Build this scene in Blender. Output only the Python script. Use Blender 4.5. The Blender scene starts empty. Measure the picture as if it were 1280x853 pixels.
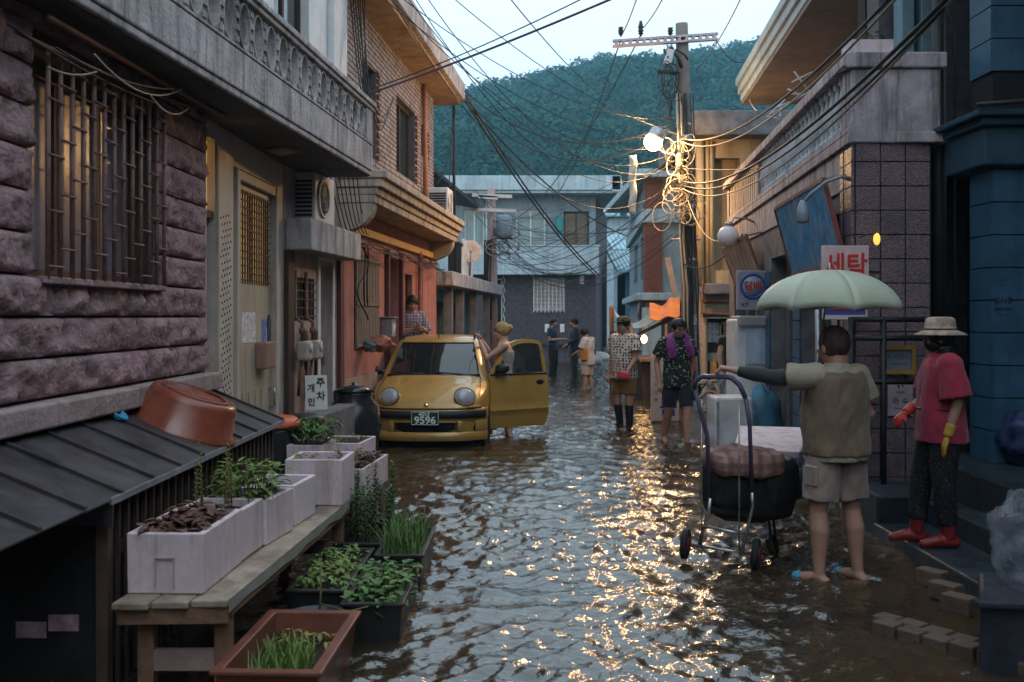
import bpy, bmesh, math, random
import numpy as np
from mathutils import Vector, Matrix, Euler, noise as mnoise

random.seed(7)
RNG = np.random.default_rng(11)
SC = bpy.context.scene
COL = SC.collection
rad = math.radians

# ------------------------------------------------------------------ camera
CAMZ, FPX, HOR = 1.65, 1244.0, 395.0
cam_d = bpy.data.cameras.new('camera'); cam = bpy.data.objects.new('camera', cam_d); COL.objects.link(cam)
cam.location = (0, 0, CAMZ); cam.rotation_euler = (rad(90), 0, 0)
cam_d.sensor_width = 36.0; cam_d.lens = 36.0 * FPX / 1280.0
cam_d.shift_y = -(426.5 - HOR) / 1280.0
cam_d.clip_start = 0.1; cam_d.clip_end = 6000
cam_d.dof.use_dof = True; cam_d.dof.focus_distance = 10.0; cam_d.dof.aperture_fstop = 4.0
SC.camera = cam

# ------------------------------------------------------------------ sky, sun, exposure
world = bpy.data.worlds.new('World'); SC.world = world; world.use_nodes = True
wn = world.node_tree; wn.nodes.clear()
w_out = wn.nodes.new('ShaderNodeOutputWorld'); w_bg = wn.nodes.new('ShaderNodeBackground')
w_sky = wn.nodes.new('ShaderNodeTexSky'); w_sky.sky_type = 'NISHITA'; w_sky.sun_disc = False
w_sky.sun_elevation = rad(9); w_sky.sun_rotation = rad(200); w_sky.dust_density = 2.0
w_mul = wn.nodes.new('ShaderNodeVectorMath'); w_mul.operation = 'SCALE'; w_mul.inputs['Scale'].default_value = 0.10
w_mix = wn.nodes.new('ShaderNodeMix'); w_mix.data_type = 'RGBA'; w_mix.inputs['Factor'].default_value = 0.80
w_mix.inputs['B'].default_value = (1.32, 1.58, 1.78, 1)       # even dusk overcast
wn.links.new(w_sky.outputs[0], w_mul.inputs[0]); wn.links.new(w_mul.outputs[0], w_mix.inputs['A'])
wn.links.new(w_mix.outputs['Result'], w_bg.inputs['Color']); w_bg.inputs['Strength'].default_value = 1.0
wn.links.new(w_bg.outputs[0], w_out.inputs[0])
sun_d = bpy.data.lights.new('sun', 'SUN'); sun = bpy.data.objects.new('sun', sun_d); COL.objects.link(sun)
sun_d.energy = 0.25; sun_d.angle = rad(25); sun_d.color = (0.86, 0.93, 1.0)
sun.rotation_euler = (rad(35), 0, rad(20))
SC.view_settings.view_transform = 'Standard'; SC.view_settings.look = 'None'
SC.view_settings.exposure = 0.30; SC.view_settings.gamma = 1.0; SC.view_settings.use_curve_mapping = False
SC.render.engine = 'CYCLES'
SC.cycles.use_denoising = True
SC.cycles.use_adaptive_sampling = True
SC.cycles.adaptive_threshold = 0.02
SC.cycles.max_bounces = 6; SC.cycles.diffuse_bounces = 3; SC.cycles.glossy_bounces = 3
SC.cycles.transmission_bounces = 4; SC.cycles.transparent_max_bounces = 8; SC.cycles.volume_bounces = 0
SC.cycles.sample_clamp_indirect = 6.0; SC.cycles.sample_clamp_direct = 40.0
SC.cycles.caustics_reflective = False; SC.cycles.caustics_refractive = False

# ------------------------------------------------------------------ pixel helpers (a pixel + a distance -> a place)
def at(px, py, d): return Vector(((px - 640) / FPX * d, d, CAMZ - (py - HOR) / FPX * d))
def gp(px, py, z=0.0):
    d = FPX * (CAMZ - z) / (py - HOR); return at(px, py, d)

# ------------------------------------------------------------------ materials
MATS = {}
def mat(name, col, rough=0.8, var=0.25, scale=5.0, bump=0.15, bscale=40.0, metal=0.0, spec=0.4, stain=None, stain_amt=0.0,
        streak=False, emit=None, estr=0.0, alpha=1.0, trans=0.0, ior=1.45, coat=0.0, sheen=0.0, obj=False, detail=5.0, stain_lo=.48):
    if name in MATS: return MATS[name]
    m = bpy.data.materials.new(name); m.use_nodes = True
    nt = m.node_tree; n = nt.nodes; L = nt.links
    b = n['Principled BSDF']
    b.inputs['Roughness'].default_value = rough; b.inputs['Metallic'].default_value = metal
    b.inputs['Specular IOR Level'].default_value = spec
    b.inputs['Coat Weight'].default_value = coat; b.inputs['IOR'].default_value = ior
    b.inputs['Transmission Weight'].default_value = trans; b.inputs['Alpha'].default_value = alpha
    b.inputs['Sheen Weight'].default_value = sheen
    c = (col[0], col[1], col[2], 1)
    if obj:
        tc = n.new('ShaderNodeTexCoord'); pos = tc.outputs['Object']
    else:
        g = n.new('ShaderNodeNewGeometry'); pos = g.outputs['Position']
    cur = None
    if var > 0:
        nz = n.new('ShaderNodeTexNoise'); nz.inputs['Scale'].default_value = scale; nz.inputs['Detail'].default_value = detail
        nz.inputs['Roughness'].default_value = 0.6; L.new(pos, nz.inputs['Vector'])
        mr = n.new('ShaderNodeMapRange'); mr.inputs['From Min'].default_value = 0.3; mr.inputs['From Max'].default_value = 0.7
        mr.inputs['To Min'].default_value = 1 - var; mr.inputs['To Max'].default_value = 1 + var
        L.new(nz.outputs['Fac'], mr.inputs['Value'])
        mx = n.new('ShaderNodeVectorMath'); mx.operation = 'SCALE'; mx.inputs[0].default_value = col
        L.new(mr.outputs['Result'], mx.inputs['Scale']); cur = mx.outputs[0]
        rr = n.new('ShaderNodeMapRange'); rr.inputs['From Min'].default_value = .3; rr.inputs['From Max'].default_value = .7
        rr.inputs['To Min'].default_value = max(0.02, rough - .1); rr.inputs['To Max'].default_value = min(1, rough + .1)
        L.new(nz.outputs['Fac'], rr.inputs['Value']); L.new(rr.outputs['Result'], b.inputs['Roughness'])
    if stain is not None:
        mp = n.new('ShaderNodeMapping'); L.new(pos, mp.inputs['Vector'])
        mp.inputs['Scale'].default_value = (7, 7, 0.7) if streak else (2.2, 2.2, 2.2)
        nz2 = n.new('ShaderNodeTexNoise'); nz2.inputs['Scale'].default_value = 1.3; nz2.inputs['Detail'].default_value = 7
        nz2.inputs['Roughness'].default_value = .68
        L.new(mp.outputs[0], nz2.inputs['Vector'])
        mr2 = n.new('ShaderNodeMapRange'); mr2.inputs['From Min'].default_value = stain_lo; mr2.inputs['From Max'].default_value = stain_lo + .2
        mr2.inputs['To Max'].default_value = stain_amt; L.new(nz2.outputs['Fac'], mr2.inputs['Value'])
        mm = n.new('ShaderNodeMix'); mm.data_type = 'RGBA'; L.new(mr2.outputs['Result'], mm.inputs['Factor'])
        if cur: L.new(cur, mm.inputs['A'])
        else: mm.inputs['A'].default_value = c
        mm.inputs['B'].default_value = (*stain, 1); cur = mm.outputs['Result']
    if cur: L.new(cur, b.inputs['Base Color'])
    else: b.inputs['Base Color'].default_value = c
    if bump > 0:
        nb = n.new('ShaderNodeTexNoise'); nb.inputs['Scale'].default_value = bscale; nb.inputs['Detail'].default_value = 4
        L.new(pos, nb.inputs['Vector'])
        bp = n.new('ShaderNodeBump'); bp.inputs['Strength'].default_value = bump; bp.inputs['Distance'].default_value = 0.02
        L.new(nb.outputs['Fac'], bp.inputs['Height']); L.new(bp.outputs[0], b.inputs['Normal'])
    if emit is not None:
        b.inputs['Emission Color'].default_value = (*emit, 1); b.inputs['Emission Strength'].default_value = estr
    MATS[name] = m
    return m

def K(h):                                   # sRGB 0-255 triple -> linear
    return tuple(((v / 255) / 12.92 if v / 255 <= 0.04045 else ((v / 255 + .055) / 1.055) ** 2.4) for v in h)

# ------------------------------------------------------------------ objects
def wloc(o):
    v = Vector((0, 0, 0))
    while o: v += o.location; o = o.parent
    return v
def tag(o, label=None, cat=None, group=None, kind=None):
    if label: o['label'] = label
    if cat: o['category'] = cat
    if group: o['group'] = group
    if kind: o['kind'] = kind
    return o
def thing(name, label, cat, loc=(0, 0, 0), group=None):
    o = bpy.data.objects.new(name, None); COL.objects.link(o); o.location = loc; o.empty_display_size = .1
    return tag(o, label, cat, group)
def link(name, me, parent=None, loc=None, rot=None, scale=None):
    o = bpy.data.objects.new(name, me); COL.objects.link(o)
    if parent: o.parent = parent
    if loc is not None: o.location = Vector(loc) - (wloc(parent) if parent else Vector((0, 0, 0)))
    if rot is not None: o.rotation_euler = rot
    if scale is not None: o.scale = scale
    return o

class Frame:
    """a frontage line X = a + s*(d-d0); p(d, v, z): v metres out of the wall towards the street"""
    def __init__(s_, a, s, d0, side=1):
        s_.a, s_.s, s_.d0 = a, s, d0; k = side / math.sqrt(1 + s * s); s_.n = (k, -s * k)
        s_.ang = math.atan(s); s_.side = side
    def p(s_, d, v, z): return Vector((s_.a + s_.s * (d - s_.d0) + v * s_.n[0], d + v * s_.n[1], z))
    def d_at(s_, px, v=0):                  # depth where a sight line of column px meets the plane at v
        k = (px - 640) / FPX
        ox = s_.a - s_.s * s_.d0 + v * s_.n[0]; oy = v * s_.n[1]
        # X = ox + s*d ; Y = d + oy ; X = k*Y
        return (ox - k * oy) / (k - s_.s)
ID = Frame(0, 0, 0)

class MB:
    def __init__(s): s.v = []; s.f = []; s.sm = []; s.mi = []; s.cur = 0
    def add(s, vs, fs, smooth=False):
        o = len(s.v); s.v.extend(tuple(x) for x in vs)
        for f in fs: s.f.append(tuple(i + o for i in f)); s.sm.append(smooth); s.mi.append(s.cur)
        return s
    def hexa(s, c, smooth=False):          # 8 corners: bottom loop 0-3, top loop 4-7
        return s.add(c, [(3, 2, 1, 0), (4, 5, 6, 7), (0, 1, 5, 4), (1, 2, 6, 5), (2, 3, 7, 6), (3, 0, 4, 7)], smooth)
    def box(s, x0, x1, y0, y1, z0, z1):
        return s.hexa([(x0, y0, z0), (x1, y0, z0), (x1, y1, z0), (x0, y1, z0), (x0, y0, z1), (x1, y0, z1), (x1, y1, z1), (x0, y1, z1)])
    def fbox(s, fr, d0, d1, v0, v1, z0, z1):
        p = fr.p
        return s.hexa([p(d0, v0, z0), p(d0, v1, z0), p(d1, v1, z0), p(d1, v0, z0), p(d0, v0, z1), p(d0, v1, z1), p(d1, v1, z1), p(d1, v0, z1)])
    def obox(s, c, size, rot=None):
        M = (rot.to_matrix() if isinstance(rot, Euler) else rot) if rot else Matrix.Identity(3); c = Vector(c)
        h = [x / 2 for x in size]; out = []
        for z in (-1, 1):
            for x, y in ((-1, -1), (1, -1), (1, 1), (-1, 1)): out.append(c + M @ Vector((x * h[0], y * h[1], z * h[2])))
        return s.hexa(out)
    def bar(s, a, b, w, h=None, up=(0, 0, 1)):
        a = Vector(a); b = Vector(b); h = h or w; t = (b - a).normalized(); u = Vector(up)
        if abs(t.dot(u)) > .98: u = Vector((1, 0, 0))
        x = t.cross(u).normalized(); y = x.cross(t)
        o = []
        for q in (a, b):
            o += [q - x * w / 2 - y * h / 2, q + x * w / 2 - y * h / 2, q + x * w / 2 + y * h / 2, q - x * w / 2 + y * h / 2]
        return s.hexa(o)
    def ring_loft(s, rings, cap=True, smooth=True, closed=False):
        n = len(rings[0]); vs = [p for r in rings for p in r]; fs = []
        m = len(rings)
        for i in range(m - (0 if closed else 1)):
            j = (i + 1) % m
            for k in range(n):
                l = (k + 1) % n; fs.append((i * n + k, i * n + l, j * n + l, j * n + k))
        if cap and not closed: fs.append(tuple(range(n - 1, -1, -1))); fs.append(tuple((m - 1) * n + k for k in range(n)))
        return s.add(vs, fs, smooth)
    def tube(s, pts, r, n=6, cap=True, closed=False):
        pts = [Vector(p) for p in pts]; m = len(pts); rings = []
        rr = r if isinstance(r, (list, tuple)) else [r] * m
        ref = None
        for i, p in enumerate(pts):
            if closed: t = pts[(i + 1) % m] - pts[i - 1]
            else: t = pts[min(i + 1, m - 1)] - pts[max(i - 1, 0)]
            if t.length < 1e-9: t = Vector((0, 0, 1))
            t.normalize()
            if ref is None:
                ref = Vector((0, 0, 1)) if abs(t.z) < .9 else Vector((1, 0, 0))
            x = t.cross(ref)
            if x.length < 1e-4: x = t.cross(Vector((.3, .9, .1)))
            x.normalize(); y = x.cross(t).normalized(); ref = y
            rings.append([p + x * (rr[i] * math.cos(2 * math.pi * k / n)) + y * (rr[i] * math.sin(2 * math.pi * k / n)) for k in range(n)])
        return s.ring_loft(rings, cap, True, closed)
    def lathe(s, prof, c=(0, 0, 0), n=20, rot=None, sx=1, sy=1, cap=True, smooth=True):
        c = Vector(c); M = rot if rot is not None else Matrix.Identity(3)
        rings = [[c + M @ Vector((r * sx * math.cos(2 * math.pi * k / n), r * sy * math.sin(2 * math.pi * k / n), z)) for k in range(n)] for r, z in prof]
        return s.ring_loft(rings, cap, smooth)
    def ball(s, c, r, nu=12, nv=8, rot=None):
        r = r if isinstance(r, (list, tuple)) else (r, r, r); c = Vector(c); M = rot if rot is not None else Matrix.Identity(3)
        rings = []
        for i in range(nv + 1):
            th = math.pi * (i / nv) ; th = min(max(th, .02), math.pi - .02)
            rings.append([c + M @ Vector((r[0] * math.sin(th) * math.cos(2 * math.pi * k / nu), r[1] * math.sin(th) * math.sin(2 * math.pi * k / nu), -r[2] * math.cos(th))) for k in range(nu)])
        return s.ring_loft(rings, True, True)
    def grid(s, P, smooth=True, thick=0.0, flip=False):     # P[i][j] points
        m, n = len(P), len(P[0]); vs = [Vector(p) for r in P for p in r]; fs = []
        for i in range(m - 1):
            for j in range(n - 1):
                q = (i * n + j, i * n + j + 1, (i + 1) * n + j + 1, (i + 1) * n + j); fs.append(q[::-1] if flip else q)
        return s.add(vs, fs, smooth)
    def poly_prism(s, pts, off):            # planar polygon pts extruded by vector off
        pts = [Vector(p) for p in pts]; off = Vector(off); n = len(pts)
        return s.add(pts + [p + off for p in pts], [tuple(range(n - 1, -1, -1)), tuple(range(n, 2 * n))] + [(i, (i + 1) % n, (i + 1) % n + n, i + n) for i in range(n)])
    def wall(s, fr, d0, d1, v0, v1, z0, z1, holes=()):
        """wall between v0 (back) and v1 (front) with rectangular holes (d0,d1,z0,z1), clean reveals"""
        ds = sorted({d0, d1, *[h[0] for h in holes], *[h[1] for h in holes]}); ds = [d for d in ds if d0 <= d <= d1]
        zs = sorted({z0, z1, *[h[2] for h in holes], *[h[3] for h in holes]}); zs = [z for z in zs if z0 <= z <= z1]
        def solid(i, j):
            if i < 0 or j < 0 or i >= len(ds) - 1 or j >= len(zs) - 1: return False
            dc = (ds[i] + ds[i + 1]) / 2; zc = (zs[j] + zs[j + 1]) / 2
            return not any(h[0] < dc < h[1] and h[2] < zc < h[3] for h in holes)
        p = fr.p
        def q(a, b, c, d): s.add([a, b, c, d], [(0, 1, 2, 3)])
        for i in range(len(ds) - 1):
            for j in range(len(zs) - 1):
                if not solid(i, j): continue
                a, b, c, d = ds[i], ds[i + 1], zs[j], zs[j + 1]
                q(p(a, v1, c), p(b, v1, c), p(b, v1, d), p(a, v1, d)); q(p(a, v0, c), p(a, v0, d), p(b, v0, d), p(b, v0, c))
                if not solid(i - 1, j): q(p(a, v0, c), p(a, v1, c), p(a, v1, d), p(a, v0, d))
                if not solid(i + 1, j): q(p(b, v1, c), p(b, v0, c), p(b, v0, d), p(b, v1, d))
                if not solid(i, j - 1): q(p(a, v0, c), p(b, v0, c), p(b, v1, c), p(a, v1, c))
                if not solid(i, j + 1): q(p(a, v0, d), p(a, v1, d), p(b, v1, d), p(b, v0, d))
        return s
    def mesh(s, name, mats, off=(0, 0, 0)):
        me = bpy.data.meshes.new(name); o = Vector(off)
        me.from_pydata([(x - o.x, y - o.y, z - o.z) for x, y, z in s.v], [], s.f)
        me.polygons.foreach_set('use_smooth', s.sm)
        if isinstance(mats, (list, tuple)):
            for m in mats: me.materials.append(m)
            me.polygons.foreach_set('material_index', s.mi)
        else: me.materials.append(mats)
        me.update(); return me
    def build(s, name, mats, parent=None, bevel=0.0, seg=2, loc=None, fixn=True, auto=False):
        """vertices are world coordinates; the object hangs under parent"""
        base = wloc(parent) if parent else Vector((0, 0, 0))
        if loc is not None and parent is None: base = Vector(loc)
        me = s.mesh(name, mats, base)
        if fixn:
            bm = bmesh.new(); bm.from_mesh(me); bmesh.ops.recalc_face_normals(bm, faces=bm.faces); bm.to_mesh(me); bm.free()
        o = link(name, me, parent)
        if parent is None: o.location = base
        if bevel > 0:
            md = o.modifiers.new('bevel', 'BEVEL'); md.width = bevel; md.segments = seg; md.limit_method = 'ANGLE'; md.angle_limit = rad(50)
            md.harden_normals = False
        return o

def text(body, size, loc, M, m, parent, name='lettering', depth=.002, cx=True, sx=1.0, bold=0.0):
    """flat lettering; M columns: reading direction, up, out"""
    c = bpy.data.curves.new(name, 'FONT'); c.body = body; c.size = size; c.extrude = depth; c.offset = bold
    c.align_x = 'CENTER' if cx else 'LEFT'; c.align_y = 'CENTER'; c.resolution_u = 3
    t = bpy.data.objects.new(name, c); COL.objects.link(t)
    dg = bpy.context.evaluated_depsgraph_get(); dg.update()
    me = bpy.data.meshes.new_from_object(t.evaluated_get(dg)); bpy.data.objects.remove(t); bpy.data.curves.remove(c)
    me.materials.clear(); me.materials.append(m)
    me.transform(Matrix.Diagonal((sx, 1, 1, 1)))
    R = Matrix((M[0], M[1], M[2])).transposed().to_4x4()
    me.transform(R)
    o = link(name, me, parent, loc)
    return o
FACE_CAM = (Vector((1, 0, 0)), Vector((0, 0, 1)), Vector((0, -1, 0)))

def catenary(a, b, sag, n=16):
    a = Vector(a); b = Vector(b); out = []
    for i in range(n + 1):
        t = i / n; p = a.lerp(b, t); p.z -= sag * 4 * t * (1 - t); out.append(p)
    return out
# ================================================================== SETTING
M_ground = mat('wet_concrete', (.07, .055, .045), .5, .3, 3, .3, 25)
M_stone = mat('rough_stone', (.31, .20, .212), .85, .35, 9, 1.0, 30, stain=(.12, .07, .07), stain_amt=.6)
M_mortar = mat('mortar', (.12, .085, .085), .95, .3, 8, .3, 40)
M_conc = mat('weathered_concrete', (.42, .385, .395), .85, .30, 5, .45, 30, stain=(.075, .068, .07), stain_amt=.85, streak=True, stain_lo=.47)
M_conc_d = mat('dark_concrete', (.16, .15, .16), .88, .3, 4, .4, 25, stain=(.04, .04, .045), stain_amt=.7)
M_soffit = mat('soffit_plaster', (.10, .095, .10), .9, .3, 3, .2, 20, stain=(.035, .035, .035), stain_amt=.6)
M_black = mat('black_metal', (.012, .012, .014), .5, .3, 6, .1, 40)
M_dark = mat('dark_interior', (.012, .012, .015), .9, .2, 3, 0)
M_rust = mat('rusty_steel', (.19, .085, .06), .7, .4, 14, .3, 60)
M_wood = mat('worn_wood', (.20, .115, .07), .75, .35, 12, .3, 50)
M_woodd = mat('dark_wood', (.06, .035, .028), .7, .35, 12, .3, 50)
M_cream = mat('cream_paint', (.46, .40, .34), .6, .16, 4, .15, 30, stain=(.20, .12, .07), stain_amt=.55, streak=True, stain_lo=.56)
M_glass = mat('window_glass', (.02, .03, .035), .06, 0, 1, 0, spec=.9)
M_curtain = mat('curtained_glass', (.20, .16, .19), .35, .45, 3, 0, spec=.22)
M_white = mat('white_paint', (.62, .61, .62), .55, .12, 5, .1, 30, stain=(.28, .22, .17), stain_amt=.5, streak=True, stain_lo=.57)
M_foam = mat('styrofoam', (.66, .535, .575), .75, .10, 20, .18, 160, stain=(.30, .22, .18), stain_amt=.75, streak=True, stain_lo=.50)
M_cable = mat('cable_rubber', (.02, .02, .022), .55, 0, 1, 0)
M_cable_w = mat('pale_cable', (.42, .36, .28), .55, 0, 1, 0)
M_steel = mat('dull_steel', (.36, .36, .38), .42, .2, 18, .1, 60, metal=.8)
M_skin = mat('skin', (.42, .235, .165), .55, .10, 14, .08, 90, obj=True)
M_soil = mat('soil', (.035, .022, .015), .95, .4, 40, .8, 60)

# ground under the flood
g = MB(); g.add([(-1500, -60, -.16), (1500, -60, -.16), (1500, 2500, -.16), (-1500, 2500, -.16)], [(0, 1, 2, 3)])
tag(g.build('ground', M_ground), kind='structure')

# flood water: real ripples, built as height field
def ripples(X, Y):
    r = np.random.default_rng(5)
    wx = X + .10 * np.sin(1.7 * Y + .8 * X) + .05 * np.sin(4.1 * Y - 2.7 * X + 1)
    wy = Y + .12 * np.sin(1.3 * X - .9 * Y + 2) + .05 * np.sin(3.7 * X + 2.2 * Y)
    Z = np.zeros_like(X); q = np.zeros_like(X)
    for i in range(16):
        a = r.uniform(0, 2 * np.pi); k = r.uniform(.5, 2.2); q += np.sin(k * (np.cos(a) * wx + np.sin(a) * wy) + r.uniform(0, 6.3))
    q = 1 / (1 + np.exp(-q / 2.0))
    for i in range(70):
        lam = .055 * (.62 / .055) ** (r.random() ** 1.15)
        a = rad(90) + r.normal(0, .75)
        if r.random() < .25: a = r.uniform(0, 2 * np.pi)
        k = 2 * np.pi / lam; ph = r.uniform(0, 6.3)
        amp = .00150 * (lam / .2) ** .72
        c = np.sin(k * (np.cos(a) * wx + np.sin(a) * wy) + ph)
        Z += amp * (c - .25 * np.cos(2 * k * (np.cos(a) * wx + np.sin(a) * wy) + 2 * ph)) * (.45 + .85 * q if lam < .35 else 1)
    return Z
ys = [1.6]
while ys[-1] < 75: ys.append(ys[-1] + max(.011, .0052 * ys[-1]))
xs = np.linspace(-3.6, 5.2, 370)
GX, GY = np.meshgrid(xs, np.array(ys)); GZ = ripples(GX, GY)
ny, nx = GX.shape
me = bpy.data.meshes.new('water'); co = np.stack([GX, GY, GZ], -1).reshape(-1, 3).astype(np.float32)
idx = np.arange(nx * ny).reshape(ny, nx)
q = np.stack([idx[:-1, :-1], idx[:-1, 1:], idx[1:, 1:], idx[1:, :-1]], -1).reshape(-1, 4).astype(np.int32)
def np_mesh(me, co, quads, smooth=True):
    n = quads.shape[1]
    me.vertices.add(len(co)); me.vertices.foreach_set('co', np.ascontiguousarray(co, np.float32).ravel())
    me.loops.add(quads.size); me.loops.foreach_set('vertex_index', np.ascontiguousarray(quads, np.int32).ravel())
    me.polygons.add(len(quads)); me.polygons.foreach_set('loop_start', np.arange(0, quads.size, n, dtype=np.int32))
    me.polygons.foreach_set('use_smooth', np.full(len(quads), smooth)); me.update(calc_edges=True); me.validate()
    return me
np_mesh(me, co, q)
M_water = mat('flood_water', (.045, .026, .012), .06, 0, 1, 0, spec=.9, ior=1.6)
nt = M_water.node_tree; pb = nt.nodes['Principled BSDF']
geo = nt.nodes.new('ShaderNodeNewGeometry')
n1 = nt.nodes.new('ShaderNodeTexNoise'); n1.inputs['Scale'].default_value = 24; n1.inputs['Detail'].default_value = 3
mp = nt.nodes.new('ShaderNodeMapping'); mp.inputs['Scale'].default_value = (.75, 1.25, 1)
nt.links.new(geo.outputs['Position'], mp.inputs['Vector']); nt.links.new(mp.outputs[0], n1.inputs['Vector'])
bp = nt.nodes.new('ShaderNodeBump'); bp.inputs['Strength'].default_value = .6; bp.inputs['Distance'].default_value = .012
nt.links.new(n1.outputs['Fac'], bp.inputs['Height']); nt.links.new(bp.outputs[0], pb.inputs['Normal'])
n2 = nt.nodes.new('ShaderNodeTexNoise'); n2.inputs['Scale'].default_value = .9; n2.inputs['Detail'].default_value = 4
cr = nt.nodes.new('ShaderNodeValToRGB'); cr.color_ramp.elements[0].position = .35; cr.color_ramp.elements[1].position = .7
cr.color_ramp.elements[0].color = (.024, .018, .012, 1); cr.color_ramp.elements[1].color = (.070, .043, .022, 1)
nt.links.new(geo.outputs['Position'], n2.inputs['Vector']); nt.links.new(n2.outputs['Fac'], cr.inputs['Fac']); nt.links.new(cr.outputs[0], pb.inputs['Base Color'])
me.materials.append(M_water)
tag(link('water', me), kind='structure')

# wooded hill
def ridge(x):                               # ridge height in metres at 340 m, from the skyline of the photograph
    px = 640 + x * FPX / 340
    pts = [(-900, 250), (200, 210), (450, 165), (540, 145), (600, 130), (650, 118), (700, 102), (745, 90), (800, 92), (850, 86), (930, 76), (1050, 60), (1300, 40), (2400, 120)]
    y = np.interp(px, [p[0] for p in pts], [p[1] for p in pts])
    return CAMZ + (HOR - y) * 340 / FPX - 4.0
def hill_z(x, y):
    t = np.clip((y - 70) / 270.0, 0, 1); s = t * t * (3 - 2 * t) * .5 + t * .5
    w = 4 * np.sin(x * .031 + 1) * np.sin(y * .04) + 3 * np.sin(x * .07 + y * .05)
    back = np.clip((y - 345) / 200.0, 0, 1)
    return s * ridge(x) * (1 - .35 * back) + w * np.sin(np.pi * np.clip(t, 0, 1)) - .3
hx, hy = np.meshgrid(np.linspace(-330, 420, 120), np.linspace(60, 520, 70))
hz = hill_z(hx, hy); idx = np.arange(hx.size).reshape(hx.shape)
q = np.stack([idx[:-1, :-1], idx[:-1, 1:], idx[1:, 1:], idx[1:, :-1]], -1).reshape(-1, 4)
me = np_mesh(bpy.data.meshes.new('hill'), np.stack([hx, hy, hz], -1).reshape(-1, 3), q)
me.materials.append(mat('hill_soil', (.02, .03, .015), .95, .3, .1, 0)); tag(link('hill', me), kind='structure')

def leaf_shell(n, r):                       # a crown: n leaf-clump quads through a lumpy volume
    d = r.normal(size=(n, 3)); d /= np.linalg.norm(d, axis=1)[:, None]
    d[:, 2] = np.where(d[:, 2] < -.35, -d[:, 2], d[:, 2])
    lump = 1 + .22 * np.sin(3.1 * d[:, 0] + r.uniform(0, 6)) * np.sin(2.7 * d[:, 1] + r.uniform(0, 6)) + .15 * np.sin(5.3 * d[:, 2] + r.uniform(0, 6))
    return d, d * (lump * r.uniform(.55, 1.0, n) ** .45)[:, None]
r = np.random.default_rng(3)
allv, allq, tint = [], [], []
ntree = 0; off = 0
TX = []
for k in range(26000):
    y = 112 + 253 * r.random() ** .75; x = r.uniform(-.13, .34) * y
    TX.append((x, y))
TX.sort(key=lambda p: p[1])
kept = []
cell = {}
for x, y in TX:
    s = 4.6
    key = (int(x / s), int(y / s))
    if key in cell: continue
    cell[key] = 1; kept.append((x, y))
for x, y in kept:
    z = float(hill_z(np.array(x), np.array(y))); R = r.uniform(3.0, 5.2); H = r.uniform(3.2, 5.5); fz = max(.5, min(1.0, y / 230.0))
    n = int(150 / fz ** 1.5)
    d, p = leaf_shell(n, r); c = p * [R, R, H] + [x, y, z + H * .8]
    s = r.uniform(.28, .72, n) * fz
    a = np.cross(d, r.normal(size=(n, 3))); a /= np.linalg.norm(a, axis=1)[:, None] + 1e-9; b = np.cross(d + .5 * r.normal(size=(n, 3)), a)
    b /= np.linalg.norm(b, axis=1)[:, None] + 1e-9
    a *= s[:, None]; b *= s[:, None] * .8
    v = np.stack([c - a - b * .3, c - b, c + a + b * .2, c + b], 1).reshape(-1, 3); allv.append(v)
    allq.append(np.arange(off, off + 4 * n).reshape(-1, 4)); off += 4 * n
M_wood_f = mat('forest_leaves', (.016, .052, .036), .8, .7, .13, 0, detail=6, spec=.2)
me = np_mesh(bpy.data.meshes.new('forest'), np.concatenate(allv), np.concatenate(allq), False); me.materials.append(M_wood_f)
tag(link('forest', me), 'dense dark green wood covering the hill behind the houses', 'forest', kind='stuff')
print('forest trees', len(kept))
# ================================================================== LEFT SIDE
LA = Frame(-2.24, .017, 7.3); LC = Frame(-2.2, .096, 9.7)

def bars_grid(parent, fr, d0, d1, z0, z1, v, nv, nh, w, m, name='bar'):
    for i in range(nv):
        d = d0 + (d1 - d0) * (i + .5) / nv; MB().fbox(fr, d - w / 2, d + w / 2, v, v + w, z0, z1).build(name, m, parent)
    for j in range(nh):
        z = z0 + (z1 - z0) * (j + .5) / nh; MB().fbox(fr, d0, d1, v + w, v + 1.7 * w, z - w / 2, z + w / 2).build(name, m, parent)

def window(parent, fr, d0, d1, z0, z1, v, mf, mg, mull=1, fw=.05, name='window', dep=.05):
    """frame + panes set at v"""
    w = MB()
    w.fbox(fr, d0, d0 + fw, v, v + dep, z0, z1).fbox(fr, d1 - fw, d1, v, v + dep, z0, z1)
    w.fbox(fr, d0 + fw, d1 - fw, v, v + dep, z0, z0 + fw).fbox(fr, d0 + fw, d1 - fw, v, v + dep, z1 - fw, z1)
    for k in range(1, mull + 1):
        d = d0 + (d1 - d0) * k / (mull + 1); w.fbox(fr, d - fw / 2, d + fw / 2, v, v + dep * .9, z0 + fw, z1 - fw)
    o = w.build(name, mf, parent)
    for k in range(mull + 1):
        a = d0 + (d1 - d0) * k / (mull + 1) + fw / 2; b = d0 + (d1 - d0) * (k + 1) / (mull + 1) - fw / 2
        MB().fbox(fr, a, b, v + dep * .3, v + dep * .45, z0 + fw * .6, z1 - fw * .6).build('pane', mg, o)
    return o

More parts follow.
